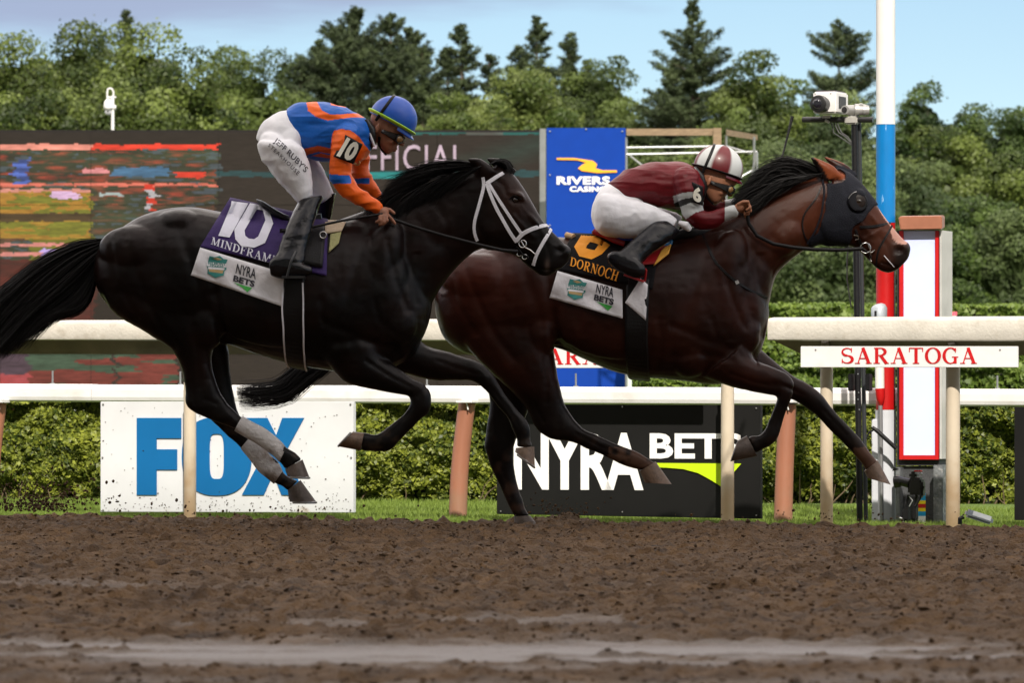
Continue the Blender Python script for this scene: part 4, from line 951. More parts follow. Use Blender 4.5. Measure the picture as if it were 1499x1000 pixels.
m = MB(); tb(m, 1318, 683, 1374, 790, .05, .20); m.build('stand', mat('stand_dark', (.05, .052, .056), .5, var=.3, bump=.2), tp)
alum = mat('scuffed_aluminium', (.18, .19, .20), .5, metal=.5, var=.35, vscale=14, bump=.3, bscale=40, var2=((.5, .5, .5, 1), 30, .6, .7, .6))
m = MB(); tb(m, 1366, 681, 1380, 790, -.06, .22); m.build('metal_leg', alum, tp, bevel=.004)
m = MB(); tb(m, 1311, 684, 1317.5, 790, -.02, .1); m.build('metal_leg', alum, tp, bevel=.004)
m = MB(); m.tube([TPn(1277, 626, -.05), TPn(1284, 631, -.05), TPn(1312, 657, 0)], [.010, .012, .012], 10); m.build('stay', blk, tp, smooth=True)
m = MB(); m.tube([TPn(1268, 642), TPn(1272, 634), TPn(1281, 628)], .005, 8); m.build('stay_clamp', blk, tp, smooth=True)
# colour bar strip
cs = thing('colour_strip', Q(1350, 778, .95), 'white strip striped red, yellow and blue leaning at the foot of the mirror panel', 'sign')
yb_ = 722; cols = [('b', 722, 733), ('y', 733, 738), ('r', 738, 744), ('y', 744, 749), ('b', 749, 756), ('w', 756, 766), ('r', 766, 790)]
cm = {'b': mat('stripe_blue', (.01, .30, .62), .5), 'y': mat('stripe_yellow', (.82, .62, .01), .5), 'r': redp, 'w': prwhite}
for c, a, b2 in cols:
    m = MB(); x0a = max(1344, 1352 - (a - 722) * .9); x0b = max(1344, 1352 - (b2 - 722) * .9)
    m.hexa([Q(x0b, b2, .95), Q(1355, b2, .95), Q(1355, b2, .965), Q(x0b, b2, .965), Q(x0a, a, .95), Q(1355, a, .95), Q(1355, a, .965), Q(x0a, a, .965)]); m.build('stripe', cm[c], cs)
# black remote camera on a low stand
rc = thing('remote_camera', Q(1328, 778, .2), 'black camera with hood clamped low in front of the mirror panel', 'camera')
C_ = lambda px, py, d=0: Q(px, py, .75 + d)
m = MB(); m.tube([C_(1310, 706, .0), C_(1318, 705), C_(1319, 705), C_(1331, 708)], [.034, .030, .024, .026], 18); m.build('lens', blkp, rc, smooth=True)
m = MB(); m.hexa([C_(1306, 690), C_(1315, 688), C_(1315, 688, .05), C_(1306, 690, .05), C_(1308, 684), C_(1316, 687), C_(1316, 687, .05), C_(1308, 684, .05)]); m.build('hood_flap', blkp, rc)
m = MB(); m.obb(C_(1341, 712, .02), LU * .040, LN * .035, (0, 0, .048)); m.obb(C_(1338, 696, .02), LU * .022, LN * .03, (0, 0, .02)); m.obb(C_(1350, 716, .0), LU * .012, LN * .03, (0, 0, .05)); m.build('body', blkp, rc, bevel=.012)
m = MB(); m.obb(C_(1344, 690, -.01), LU * .020, LN * .014, (0, 0, .004)); m.build('badge', redp, rc, bevel=.002)
m = MB(); m.sphere(C_(1349, 694, -.016), .006, nu=10, nv=6); m.build('dial', silver, rc)
m = MB(); m.tube([C_(1330, 725), C_(1326, 740), C_(1325, 775)], .009, 8); m.tube([C_(1342, 725), C_(1338, 742), C_(1337, 775)], .008, 8); m.tube([C_(1352, 712, -.02), C_(1347, 730, -.02), C_(1340, 742, -.02)], .006, 8); m.obb(C_(1327, 752), LU * .016, LN * .02, (0, 0, .03)); m.obb(C_(1340, 750), LU * .010, LN * .02, (0, 0, .035)); m.build('stand', blk, rc)
m = MB(); m.tube([C_(1316, 758), C_(1322, 760), C_(1322, 775)], .006, 8); m.tube([C_(1331, 727, -.02), C_(1336, 733, -.02), C_(1331, 742, -.02)], .0035, 6); m.build('cable', silver, rc)
# floodlight lying on the grass
fl = thing('floodlight', Q(1432, 772, -.05), 'silver floodlight lying tilted on the dirt edge at the right', 'lamp')
c = Q(1433, 757, -.05); Mr = Matrix.Rotation(R(18), 3, 'Y')
m = MB(); m.obb(c, Mr @ Vector((.075, 0, 0)), (0, .05, 0), Mr @ Vector((0, 0, .022))); m.build('housing', mat('flood_grey', (.22, .25, .30), .35, metal=.4), fl, bevel=.012)
m = MB(); m.obb(c + Vector((.012, -.047, .006)), Mr @ Vector((.05, 0, 0)), (0, .006, 0), Mr @ Vector((0, 0, .012))); m.build('glass', mat('flood_glass', (.55, .58, .64), .12, spec=.8), fl)
m = MB(); m.tube([c + Vector((-.08, 0, .0)), c + Vector((-.10, 0, -.01)), c + Vector((-.10, 0, -.04))], .012, 8); m.build('yoke', blk, fl)
# pink topped marker behind rail
mk = MB(); mk.tube([P(1396.5, 690, 40), P(1396.5, 462, 40)], .022, 10); mkt = thing('track_marker', (P(1396.5, 0, 40).x, 40, 0), 'thin post with a pink tip just above the beige rail', 'post'); mk.build('stake', white, mkt)
mk = MB(); mk.tube([P(1396.5, 462, 40), P(1396.5, 456.5, 40)], .026, 10); mk.build('tip', mat('pink', (.75, .10, .16), .5), mkt)

# ---- grandstand behind the photographer: its roof keeps the late sun off the track
gs = thing('grandstand', (0, -16, 0), 'long roofed grandstand facing the track from behind the camera', 'building')
gm = mat('stand_paint', (.42, .42, .40), .8, var=.1)
drop = sdir.z / -(sdir.x * LN.x + sdir.y * LN.y)          # fall of the shadow edge per metre towards the rail
GD = 36.0; GH = SHADE_Z + GD * drop
gc = Vector(((LA.x + LB.x) / 2, (LA.y + LB.y) / 2, 0)) - LN * GD; ORG[gs.name] = Vector(gs.location)
def gbox(m, u0, u1, n0, n1, z0, z1):                      # n measured away from the track
    m.hexa([gc + LU * u - LN * n_ + Vector((0, 0, z)) for z in (z0, z1) for u, n_ in ((u0, n0), (u1, n0), (u1, n1), (u0, n1))])
m = MB(); gbox(m, -80, 80, 0, 16, GH - .5, GH); m.build('roof', gm, gs)
m = MB(); gbox(m, -80, 80, 15.6, 16, 0, GH - .51); m.build('back_wall', gm, gs)
for u in range(-78, 79, 12):
    m = MB(); gbox(m, u, u + .4, 3, 3.4, 0, GH - .51); m.build('column', gm, gs)
m = MB()
for i in range(18): gbox(m, -79, 79, 1 + i * .8, 1.8 + i * .8 - .002, 0, .6 + i * .62)
m.build('seating_steps', gm, gs)
# ================================================================ BODIES: lofted anatomy, fused into one continuous skin
def crs(a, b, c, d, t): return .5 * ((2 * b) + (-a + c) * t + (2 * a - 5 * b + 4 * c - d) * t * t + (-a + 3 * b - 3 * c + d) * t ** 3)
def loft(m, st, Y, yo=0.0, n=22, e=2.2, sub=4, cap=True):
    """st: (ax,ay,bx,by,halfwidth[,yoff]) - A and B are the two outline points of the section, the section has a real depth"""
    st = [np.array(list(s) + ([0.0] if len(s) == 5 else []), float) for s in st]
    full = []
    for i in range(len(st) - 1):
        a = st[max(i - 1, 0)]; b = st[i]; c = st[i + 1]; d = st[min(i + 2, len(st) - 1)]
        for k in range(sub): full.append(crs(a, b, c, d, k / sub))
    full.append(st[-1]); vs = []
    for s in full:
        y = Y + yo + s[5]; A = P(s[0], s[1], y); B = P(s[2], s[3], y); c = (A + B) / 2; h = (A - B) / 2; w_ = max(s[4], .002)
        for k in range(n):
            th = 2 * math.pi * k / n; ct, st_ = math.cos(th), math.sin(th)
            u = math.copysign(abs(ct) ** (2 / e), ct); v = math.copysign(abs(st_) ** (2 / e), st_)
            vs.append(c + h * u + Vector((0, 1, 0)) * w_ * v)
    fs = []; K = len(full)
    for i in range(K - 1):
        for k in range(n): fs.append((i * n + k, i * n + (k + 1) % n, (i + 1) * n + (k + 1) % n, (i + 1) * n + k))
    if cap: fs += [tuple(range(n - 1, -1, -1)), tuple(range((K - 1) * n, K * n))]
    m.add(vs, fs); return m
def limb(m, pts, Y, yo=0.0, n=14, flat=1.0):
    """pts: (px,py,radius_px[,yoff]) round limb"""
    k = Y / F; full = [np.array(list(p) + ([0.0] if len(p) == 3 else []), float) for p in pts]; out = []
    for i in range(len(full) - 1):
        a = full[max(i - 1, 0)]; b = full[i]; c = full[i + 1]; d = full[min(i + 2, len(full) - 1)]
        for t in range(3): out.append(crs(a, b, c, d, t / 3))
    out.append(full[-1]); m.tube([P(p[0], p[1], Y + yo + p[3]) for p in out], [max(p[2], .3) * k for p in out], n)
    # rounded ends
    for p in (out[0], out[-1]): m.sphere(P(p[0], p[1], Y + yo + p[3]), p[2] * k * .98, nu=12, nv=8)
    return m
def blob(m, px, py, rx, rz, ry, Y, yo=0.0, rot=0.0):
    k = Y / F; m.sphere(P(px, py, Y + yo), rx * k, ry, rz * k, nu=20, nv=14, M=Matrix.Rotation(R(rot), 3, 'Y')); return m
def fuse(m, name, voxel=.009, smooth=5, fac=.5, disp=None):
    """fuse overlapping closed lofts into one skin"""
    me = bpy.data.meshes.new('t'); me.from_pydata(m.v, [], m.f)
    bm = bmesh.new(); bm.from_mesh(me)
    bmesh.ops.triangulate(bm, faces=[f for f in bm.faces if len(f.verts) > 4]); bmesh.ops.recalc_face_normals(bm, faces=bm.faces); bm.to_mesh(me); bm.free()
    o = bpy.data.objects.new('t', me); COL.objects.link(o)
    r = o.modifiers.new('r', 'REMESH'); r.mode = 'VOXEL'; r.voxel_size = voxel; r.use_smooth_shade = True
    s = o.modifiers.new('s', 'SMOOTH'); s.factor = fac; s.iterations = smooth
    me2 = bpy.data.meshes.new_from_object(o.evaluated_get(bpy.context.evaluated_depsgraph_get())); me2.name = name
    bpy.data.objects.remove(o); bpy.data.meshes.remove(me); return me2
def coords(me): a = np.empty(len(me.vertices) * 3); me.vertices.foreach_get('co', a); return a.reshape(-1, 3)
def setc(me, a): me.vertices.foreach_set('co', a.astype(np.float32).ravel()); me.update()
def norms(me): a = np.empty(len(me.vertices) * 3, np.float32); me.vertex_normals.foreach_get('vector', a); return a.reshape(-1, 3)
def paint(me, cols, attr='coat'):
    ca = me.color_attributes.new(attr, 'FLOAT_COLOR', 'POINT'); c = np.ones((len(me.vertices), 4), np.float32); c[:, :3] = cols; ca.data.foreach_set('color', c.ravel())
def topx(a):   # world -> photo pixels (used to lay out markings on the built surface)
    return CX + a[:, 0] * F / a[:, 1], HY - (a[:, 2] - CH) * F / a[:, 1]
def inpoly(px, py, poly):
    r = np.zeros(len(px), bool); n_ = len(poly)
    for i in range(n_):
        x0, y0 = poly[i]; x1, y1 = poly[(i + 1) % n_]
        c = ((y0 > py) != (y1 > py)) & (px < (x1 - x0) * (py - y0) / ((y1 - y0) or 1e-9) + x0); r ^= c
    return r
def groove(d, px, py, poly, w_, dep, mask=1.0):
    """crease (dep>0) or ridge (dep<0) along a line on the skin"""
    best = np.full(len(px), 1e9)
    for (x0, y0), (x1, y1) in zip(poly[:-1], poly[1:]):
        vx, vy = x1 - x0, y1 - y0; t = np.clip(((px - x0) * vx + (py - y0) * vy) / (vx * vx + vy * vy), 0, 1)
        best = np.minimum(best, np.hypot(px - x0 - t * vx, py - y0 - t * vy))
    d -= .95 * dep * np.exp(-(best / w_) ** 2) * mask
ANAT = [([(695,374),(668,396),(640,440),(624,468)],6,.007), ([(592,350),(600,400),(612,445)],6,.005), ([(540,338),(522,390),(506,450),(490,498)],7,.008), ([(486,505),(530,498),(578,508)],6,.007), ([(566,352),(580,410),(598,455)],5,.005),
 ([(315,430),(321,475),(330,505)],7,.009), ([(182,345),(200,400),(228,466),(256,508)],6,.008), ([(160,352),(170,410),(200,465)],5,.006), ([(262,330),(286,400),(300,455)],8,.006), ([(340,486),(400,500),(462,512)],8,.004),
 ([(252,318),(240,360),(236,400)],8,.005), ([(330,330),(345,390),(350,440)],10,.004), ([(470,440),(474,480),(468,520)],5,.004), ([(548,440),(556,470),(580,490)],5,.004), ([(640,300),(655,330),(650,360)],6,.004), ([(610,320),(640,360)],7,.004)]
HEADA = [([(708,296),(700,330),(712,356),(738,370)],4,.007), ([(752,316),(766,332),(780,346)],3,-.005), ([(748,334),(764,350),(782,358)],1.8,-.0028), ([(764,302),(782,322),(796,342)],2,-.0025), ([(792,350),(802,362),(806,378)],3,.004), ([(745,282),(762,284),(768,294)],2.5,-.003), ([(810,350),(816,358),(812,372)],2.5,.003), ([(725,262),(738,272),(742,284)],4,.005), ([(800,340),(812,352)],1.6,-.0025), ([(814,361),(820,358),(827,362),(828,369),(822,374)],2.2,-.005)]
LEG10 = [([(285,478),(290,528),(293,568)],4,.005), ([(276,560),(284,592)],3,.005), ([(336,600),(362,628),(398,654)],2.2,.004), ([(536,528),(572,552),(600,566)],3,.005), ([(560,522),(590,548)],2.5,-.003), ([(604,596),(585,622),(566,640)],2.2,.004), ([(640,528),(672,540),(700,548)],3,.004), ([(716,566),(742,596),(758,622)],2.2,.004), ([(626,566),(612,580)],3,.004), ([(300,585),(318,592)],3,.004)]
LEG6 = [([(795,500),(800,550),(800,590)],4,.005), ([(780,590),(796,618)],3,.005), ([(842,634),(880,655),(915,668)],2.2,.004), ([(740,600),(738,640)],3,.005), ([(736,690),(748,730)],2.2,.004), ([(1070,548),(1105,560),(1135,566)],3,.005), ([(1146,590),(1134,624)],2.2,.004), ([(1130,560),(1160,570)],3,.004), ([(1205,600),(1240,638)],2.2,.004), ([(1150,565),(1178,580)],3,.004)]
def bvh_of(me):
    n_ = len(me.polygons); me.calc_loop_triangles(); t_ = np.empty(len(me.loop_triangles) * 3, np.int32); me.loop_triangles.foreach_get('vertices', t_)
    return BVHTree.FromPolygons(coords(me).tolist(), t_.reshape(-1, 3).tolist(), all_triangles=True)
CAM = Vector((0, 0, CH))
def surf(bv, px, py, Y, off=.004, far=False):
    """point on a body's skin seen at (px,py); falls back to the nearest skin point at the outline"""
    t = P(px, py, Y); d = (t - CAM).normalized()
    if far: h = bv.ray_cast(t + d * 3, -d)
    else: h = bv.ray_cast(CAM, d)
    if h[0] is None: h = bv.find_nearest(t)
    nrm = h[1]
    return h[0] + nrm * off, nrm
def strap(bv, pts, Y, width, mt, name, parent, off=.004, th=.0035, closed_far=True, step=5, smooth_n=2, label=None, both=True):
    """leather strap lying on the skin, continued on the far side"""
    full = []
    for i in range(len(pts) - 1):
        a, b = pts[i], pts[i + 1]; L = math.hypot(b[0] - a[0], b[1] - a[1]); k = max(1, int(L / step))
        for j in range(k): full.append((a[0] + (b[0] - a[0]) * j / k, a[1] + (b[1] - a[1]) * j / k))
    full.append(pts[-1])
    for far in ((False, True) if both else (False,)):
        m = MB()
        ps = [surf(bv, x, y, Y, off, far) for x, y in full]; P3 = [p[0] for p in ps]; N3 = [p[1] for p in ps]
        for _ in range(smooth_n): P3 = [P3[0]] + [(P3[i - 1] + P3[i] * 2 + P3[i + 1]) / 4 for i in range(1, len(P3) - 1)] + [P3[-1]]; N3 = [N3[0]] + [(N3[i - 1] + N3[i] * 2 + N3[i + 1]).normalized() for i in range(1, len(N3) - 1)] + [N3[-1]]
        vs = []
        for i, p in enumerate(P3):
            t = (P3[min(i + 1, len(P3) - 1)] - P3[max(i - 1, 0)]).normalized(); s = t.cross(N3[i]).normalized(); n_ = N3[i]
            vs += [p - s * width / 2, p + s * width / 2, p + s * width * .42 + n_ * th, p - s * width * .42 + n_ * th]
        fs = []
        for i in range(len(P3) - 1):
            for k in range(4): fs.append((4 * i + k, 4 * i + (k + 1) % 4, 4 * i + 4 + (k + 1) % 4, 4 * i + 4 + k))
        fs += [(3, 2, 1, 0), tuple(4 * (len(P3) - 1) + k for k in range(4))]; m.add(vs, fs); m.build(name, mt, parent, label=label)
def hairs(name, guides, n, Y, mt, parent, width=.0022, seed=1, jit=6, ydep=.06, segs=9, lenvar=.3, yoff=0.0, clump=9, curl=3.0):
    """bundles of hair strips running between guide curves (photo px at depth Y)"""
    r = np.random.default_rng(seed); G_ = np.array(guides, float); ng, npt, _ = G_.shape
    nc = max(2, n // clump); ci = np.arange(n) % nc; c0 = r.random(nc)[ci]; c1 = r.normal(0, 1, nc)[ci]; c2 = r.normal(0, 1, nc)[ci]
    q = np.clip(c0 + r.normal(0, .035, n), 0, .9999) * (ng - 1); gi = q.astype(int); f = (q - gi)[:, None, None]
    g = G_[gi] * (1 - f) + G_[np.minimum(gi + 1, ng - 1)] * f                      # n, npt, 2
    L = 1 - lenvar * r.random(n) ** 2; T = np.linspace(0, 1, segs + 1)[None] * L[:, None]
    u = T * (npt - 1); a = np.minimum(u.astype(int), npt - 2); b = (u - a)[..., None]; ar = np.arange(n)[:, None]
    A0, A1, A2, A3 = g[ar, np.maximum(a - 1, 0)], g[ar, a], g[ar, a + 1], g[ar, np.minimum(a + 2, npt - 1)]
    p = crs(A0, A1, A2, A3, b); d = A2 - A1; dn = np.stack([-d[..., 1], d[..., 0]], -1) / (np.linalg.norm(d, axis=-1, keepdims=True) + 1e-6)
    sp_ = T ** .8; amp = (c2 * jit * .6 + r.normal(0, jit * .4, n))[:, None] * sp_ + (r.normal(0, curl, n)[:, None]) * np.sin(r.uniform(0, 6.3, n)[:, None] + 5 * T) * sp_
    pp = p + dn * amp[..., None]; y = Y + yoff + (c1 * ydep * .6 + r.normal(0, ydep * .35, n))[:, None] * (.25 + .75 * sp_)
    W3 = np.stack([(pp[..., 0] - CX) / F * y, y, CH - (pp[..., 1] - HY) / F * y], -1)
    t_ = np.gradient(W3, axis=1); a0 = r.uniform(0, math.pi, n); ref = np.stack([np.zeros(n), np.cos(a0), np.sin(a0)], -1)[:, None, :]
    sd_ = np.cross(t_, np.broadcast_to(ref, t_.shape)); sd_ /= np.linalg.norm(sd_, axis=-1, keepdims=True) + 1e-9
    w_ = (width * r.uniform(.6, 1.3, n))[:, None] * (1 - .85 * np.linspace(0, 1, segs + 1)[None] ** 2); sd_ = sd_ * w_[..., None]
    V = np.stack([W3 - sd_, W3 + sd_], 2).reshape(-1, 3)                            # n*(segs+1)*2
    base = (np.arange(n) * (segs + 1) * 2)[:, None] + np.arange(segs)[None] * 2; base = base.ravel()
    fs = np.stack([base, base + 1, base + 3, base + 2], 1)
    me = np_mesh(name, V, fs); return link_mesh(name, me, mt, parent)
def coat_mat(name, rough, sheen=.15):
    m = mat(name, (.02, .01, .008), rough - .05, spec=.15, var=.22, vscale=5, bump=.14, bscale=300, attr='coat', sheen=0, stretch=(1, 1, 1))
    return m
Y10 = 23.8; Y6 = 24.95
black_hair = mat('black_hair', (.004, .0034, .0034), .6, var=.3, vscale=30, spec=.18)
hoofm = mat('hoof_horn', (.13, .080, .050), .5, var=.3, vscale=40, bump=.2, bscale=90)
hoofd = mat('hoof_dark', (.07, .05, .038), .5, var=.3, vscale=40, bump=.2, bscale=90)

# ---------------------------------------------------------------- HORSE TEN
def build_horse10():
    t = thing('horse', (P(400, 0, Y10).x, Y10, 0), 'near black racehorse in a white bridle and purple number 10 cloth, running second', 'horse', 'racehorses')
    m = MB(); Y = Y10
    loft(m, [(139,385,139,412,.08),(147,360,150,437,.17),(170,340,174,460,.235),(203,318,206,480,.265),(240,306,240,498,.285),(280,303,280,503,.285),(318,309,325,502,.27),(352,316,365,515,.28),(392,322,400,526,.295),(432,327,435,535,.30),(470,326,470,541,.29),(502,321,505,546,.265),(532,320,545,546,.24),(562,327,592,530,.215),(587,348,615,502,.17),(602,378,628,472,.12),(612,405,633,445,.06)], Y, e=2.25, n=36)
    loft(m, [(500,320,560,525,.16),(540,306,612,493,.155),(574,292,632,445,.135),(608,276,652,412,.115),(643,262,674,386,.10),(678,250,697,367,.09),(703,243,712,360,.085),(720,240,730,355,.08)], Y, e=2.1, n=28)
    loft(m, [(728,240,696,325,.07),(750,253,700,355,.085),(768,277,722,366,.088),(782,301,745,371,.072),(794,322,759,377,.055),(806,336,769,387,.048),(818,348,781,396,.048),(829,360,794,401,.05),(835,373,809,400,.043),(832,384,820,394,.026)], Y, e=2.3, n=26)
    blob(m, 722, 333, 36, 34, .088, Y); blob(m, 760, 288, 12, 8, .098, Y, rot=40); blob(m, 776, 318, 30, 7, .068, Y, rot=47); blob(m, 826, 370, 11, 12, .054, Y)
    blob(m, 796, 396, 14, 8, .036, Y, rot=10)
    # muscle masses
    for s in (-1, 1):
        blob(m, 545, 410, 34, 92, .10, Y, s * .13, rot=22); blob(m, 572, 470, 40, 42, .09, Y, s * .12)
        blob(m, 500, 500, 34, 40, .10, Y, s * .13); blob(m, 212, 372, 68, 42, .13, Y, s * .15, rot=8); blob(m, 262, 330, 40, 24, .13, Y, s * .10)
        blob(m, 300, 470, 34, 44, .08, Y, s * .17); blob(m, 400, 440, 110, 68, .10, Y, s * .20, rot=6)
        blob(m, 640, 340, 48, 24, .07, Y, s * .045, rot=-40)
    # near hind, far hind
    loft(m, [(142,395,300,372,.12),(160,452,322,440,.12),(212,486,321,485,.105),(252,513,311,520,.08),(266,543,313,546,.06),(271,573,320,570,.047),(272,592,331,588,.045),(289,606,340,597,.039),(318,619,349,606,.032),(344,629,355,611,.026),(372,645,384,627,.026),(390,657,401,640,.027),(403,667,414,651,.032),(409,676,421,657,.031),(414,682,432,663,.026),(417,688,442,673,.034)], Y, -.13)
    loft(m, [(200,430,322,420,.10),(240,488,333,492,.09),(268,530,336,532,.065),(284,560,339,561,.05),(296,588,346,594,.045),(307,613,351,608,.039),(330,636,356,621,.031),(352,656,370,640,.026),(374,682,390,662,.026),(388,697,407,676,.032),(400,707,414,691,.031),(412,712,425,699,.025),(421,719,437,704,.033)], Y, .12)
    # near fore folded, far fore reaching
    loft(m, [(560,470,478,528,.10),(556,516,504,559,.085),(578,536,538,569,.064),(603,554,572,575,.048),(622,563,597,580,.045),(631,581,600,586,.045),(628,602,600,594,.039),(617,613,592,606,.030),(600,630,584,613,.026),(584,647,570,624,.032),(570,660,556,635,.033),(553,661,547,637,.028),(540,660,535,634,.027),(530,660,528,633,.034)], Y, -.12)
    loft(m, [(600,480,555,545,.09),(622,504,590,546,.08),(658,516,628,556,.062),(685,525,662,557,.048),(704,531,688,557,.044),(721,545,702,564,.042),(730,561,710,572,.034),(739,576,718,581,.028),(754,597,732,599,.026),(769,614,744,612,.031),(775,626,748,624,.034),(776,637,753,635,.029),(777,646,757,644,.026),(781,655,756,655,.034)], Y, .12)
    # ears
    for s, dx in ((-1, 0), (1, 30)):
        loft(m, [(704+dx,266,728+dx,250,.020),(698+dx,255,716+dx,240,.026),(690+dx,243,704+dx,232,.022),(682.5+dx*.9,231,690+dx*.9,231,.008)], Y, s * .055, n=14, e=2)
    me = fuse(m, 'body', .0085, 5)
    a = coords(me); px, py = topx(a); nr = norms(me)
    # nostril, eye socket, mouth line, ear hollow, ribs and veins as relief
    d = np.zeros(len(a)); side = np.abs(a[:, 1] - Y)
    d -= .016 * np.exp(-(((px - 821) / 5) ** 2 + ((py - 367) / 4.2) ** 2)) * (side > .02)
    d -= .010 * np.exp(-(((px - 754.5) / 6) ** 2 + ((py - 293) / 4.5) ** 2)) * (side > .03)
    ml = (py - (395 - (px - 785) * -.02)); d -= .006 * np.exp(-((ml) / 1.8) ** 2) * (px > 792) * (px < 822)
    d -= .012 * np.exp(-(((px - 695) / 5) ** 2 + ((py - 245) / 9) ** 2)) * (a[:, 1] < Y - .06)
    for pl, w_, dp in ANAT: groove(d, px, py, pl, w_, dp, (side > .06))
    for pl, w_, dp in HEADA: groove(d, px, py, pl, w_, dp, (side > .015))
    for pl, w_, dp in LEG10: groove(d, px, py, pl, w_, dp)
    lo = fbm(px * .035, py * .035, 301, 3) - .5; d += lo * .008 * (side > .08); d += (np.abs(fbm(px * .06, py * .09, 302, 3) - .5) - .12) * -.004 * (side > .05)
    d -= .007 * np.exp(-(((px - 590) + (py - 430) * .35) / 7) ** 2) * (py > 370) * (py < 500) * (side > .06)
    d -= .008 * np.exp(-(((px - 318) - (py - 440) * .12) / 8) ** 2) * (py > 380) * (py < 500) * (side > .1)
    d -= .006 * np.exp(-(((py - 500) - (px - 540) * .42) / 7) ** 2) * (px > 470) * (px < 610) * (side > .1)
    setc(me, a + nr * d[:, None])
    n1 = fbm(px * .02 + 3, py * .02, 303, 3)[:, None]; n1 = np.clip((n1 - .3) * 2.2, 0, 1)
    c = np.array([.0032, .0023, .0022]) * (1 - n1) + np.array([.0115, .0048, .0038]) * n1
    face = np.exp(-(((px - 760) / 40) ** 2 + ((py - 290) / 40) ** 2))[:, None]; c = c * (1 - face) + np.array([.026, .010, .0065]) * face
    muz = np.clip((px - 790) / 25, 0, 1)[:, None]; c = c * (1 - muz) + np.array([.010, .008, .008]) * muz
    leg = np.clip((py - 540) / 40, 0, 1)[:, None]; c = c * (1 - leg) + np.array([.0055, .0042, .004]) * leg
    mudf = np.clip((fbm(px * .09, py * .09, 305, 3) - .5) * 4, 0, 1) * np.clip((py - 600) / 50, 0, 1) * .5; c = c * (1 - mudf[:, None]) + np.array([.07, .045, .03]) * mudf[:, None]
    lip = np.exp(-(((px - 801) / 3) ** 2 + ((py - 388) / 8) ** 2))[:, None] * .8; c = c * (1 - lip) + np.array([.20, .14, .12]) * lip
    nh = (np.exp(-(((px - 821) / 4.5) ** 2 + ((py - 367) / 4) ** 2)) * (side > .02))[:, None]; c = c * (1 - nh) + np.array([.003, .002, .002]) * nh
    c = c * .8; paint(me, c); body_o = link_mesh('body', me.copy(), coat_mat('coat_black', .36), t, smooth=True)
    bv = bvh_of(me)
    # eye
    for far in (False, True):
        p, nn = surf(bv, 754.5, 292.5, Y, -.004, far); m = MB(); m.sphere(p, .017, .017, .014, nu=16, nv=10); m.build('eye', mat('horse_eye', (.012, .007, .005), .06, spec=.9, var=.02), t, smooth=True)
        m = MB(); m.tube([surf(bv, 746 + i * 2.1, 291 - 4.5 * math.sin(i / 8 * math.pi), Y, .003, far)[0] for i in range(9)], .0035, 6); m.build('eyelid', coat_mat('coat_black', .36), t, smooth=True)
    # hooves
    def hoof(r1, r2, yo, w1=.038, w2=.054, mt=hoofm):
        m = MB(); mid = [(a_ + b_) / 2 for a_, b_ in zip(r1, r2)]
        loft(m, [(*r1, w1), (*mid, (w1 + w2) / 2 + .001), (*r2, w2)], Y, yo, n=20, e=2.1, sub=2); o = m.build('hoof', mt, t, smooth=True)
        m = MB(); A = P(r2[0], r2[1], Y + yo); B = P(r2[2], r2[3], Y + yo); c_ = (A + B) / 2; h = (A - B) / 2; ax = P(r2[0], r2[1], Y) - P(r1[0], r1[1], Y)
        nrm = h.cross(Vector((0, 1, 0))).normalized(); nrm = nrm if nrm.dot(ax) > 0 else -nrm
        toeA = h.length; toe = h if (A - P(r1[0], r1[1], Y)).length > (B - P(r1[2], r1[3], Y)).length else -h
        m.tube([c_ - toe * .75 + Vector((0, w2 * .72, 0)) + nrm * .003, c_ + toe * .15 + Vector((0, w2 * .98, 0)) + nrm * .003, c_ + toe * .78 + Vector((0, w2 * .62, 0)) + nrm * .003, c_ + toe * .99 + nrm * .003, c_ + toe * .78 - Vector((0, w2 * .62, 0)) + nrm * .003, c_ + toe * .15 - Vector((0, w2 * .98, 0)) + nrm * .003, c_ - toe * .75 - Vector((0, w2 * .72, 0)) + nrm * .003], .006, 6)
        m.build('horseshoe', mat('shoe_alloy', (.35, .34, .33), .4, metal=.8), o, smooth=True)
    hoof((417, 687, 443, 673), (421, 698, 453, 699), -.13, mt=hoofd); hoof((421, 718, 440, 703), (424, 735, 463, 735), .12, mt=hoofd)
    hoof((528, 660, 533, 634), (496, 654, 517, 632), -.12); hoof((782, 654, 755, 656), (783, 684, 754, 662), .12)
    # hind bandages, white and mud stained
    bm_ = mat('bandage', (.52, .50, .49), .85, var=.12, vscale=18, bump=.5, bscale=70, var2=((.16, .11, .07, 1), 9, .56, .66, .6), stretch=(1, 1, 1))
    brown_low(bm_, .22, .36, (.13, .08, .045))
    for st, yo in (([(343,631,355,609,.031),(358,640,370,618,.032),(372,648,386,626,.033),(388,659,401,637,.034),(400,668,413,648,.036),(409,677,419,656,.034)], -.13), ([(352,657,368,638,.031),(366,674,382,652,.033),(378,690,397,667,.034),(390,700,408,678,.036),(401,709,414,690,.033)], .12)):
        m = MB(); loft(m, st, Y, yo, n=24, e=2.0); o = m.build('bandage', bm_, t, smooth=True)
    # mane, forelock, tail
    hairs('mane', [[(704,242),(672,240),(630,246),(590,262)],[(672,249),(640,248),(606,258),(568,276)],[(640,260),(610,262),(585,274),(560,292)],[(610,274),(588,280),(566,296),(548,316)],[(575,290),(556,298),(540,312),(528,328)]], 3600, Y, black_hair, t, seed=11, jit=8, ydep=.05, yoff=-.02, width=.0018, curl=4.5, lenvar=.5)
    hairs('mane', [[(704,243),(680,256),(656,268),(634,284)],[(660,254),(640,268),(622,284),(606,304)],[(610,276),(596,290),(582,306),(572,326)]], 1100, Y, black_hair, t, seed=12, jit=8, ydep=.02, yoff=-.095, width=.0022)
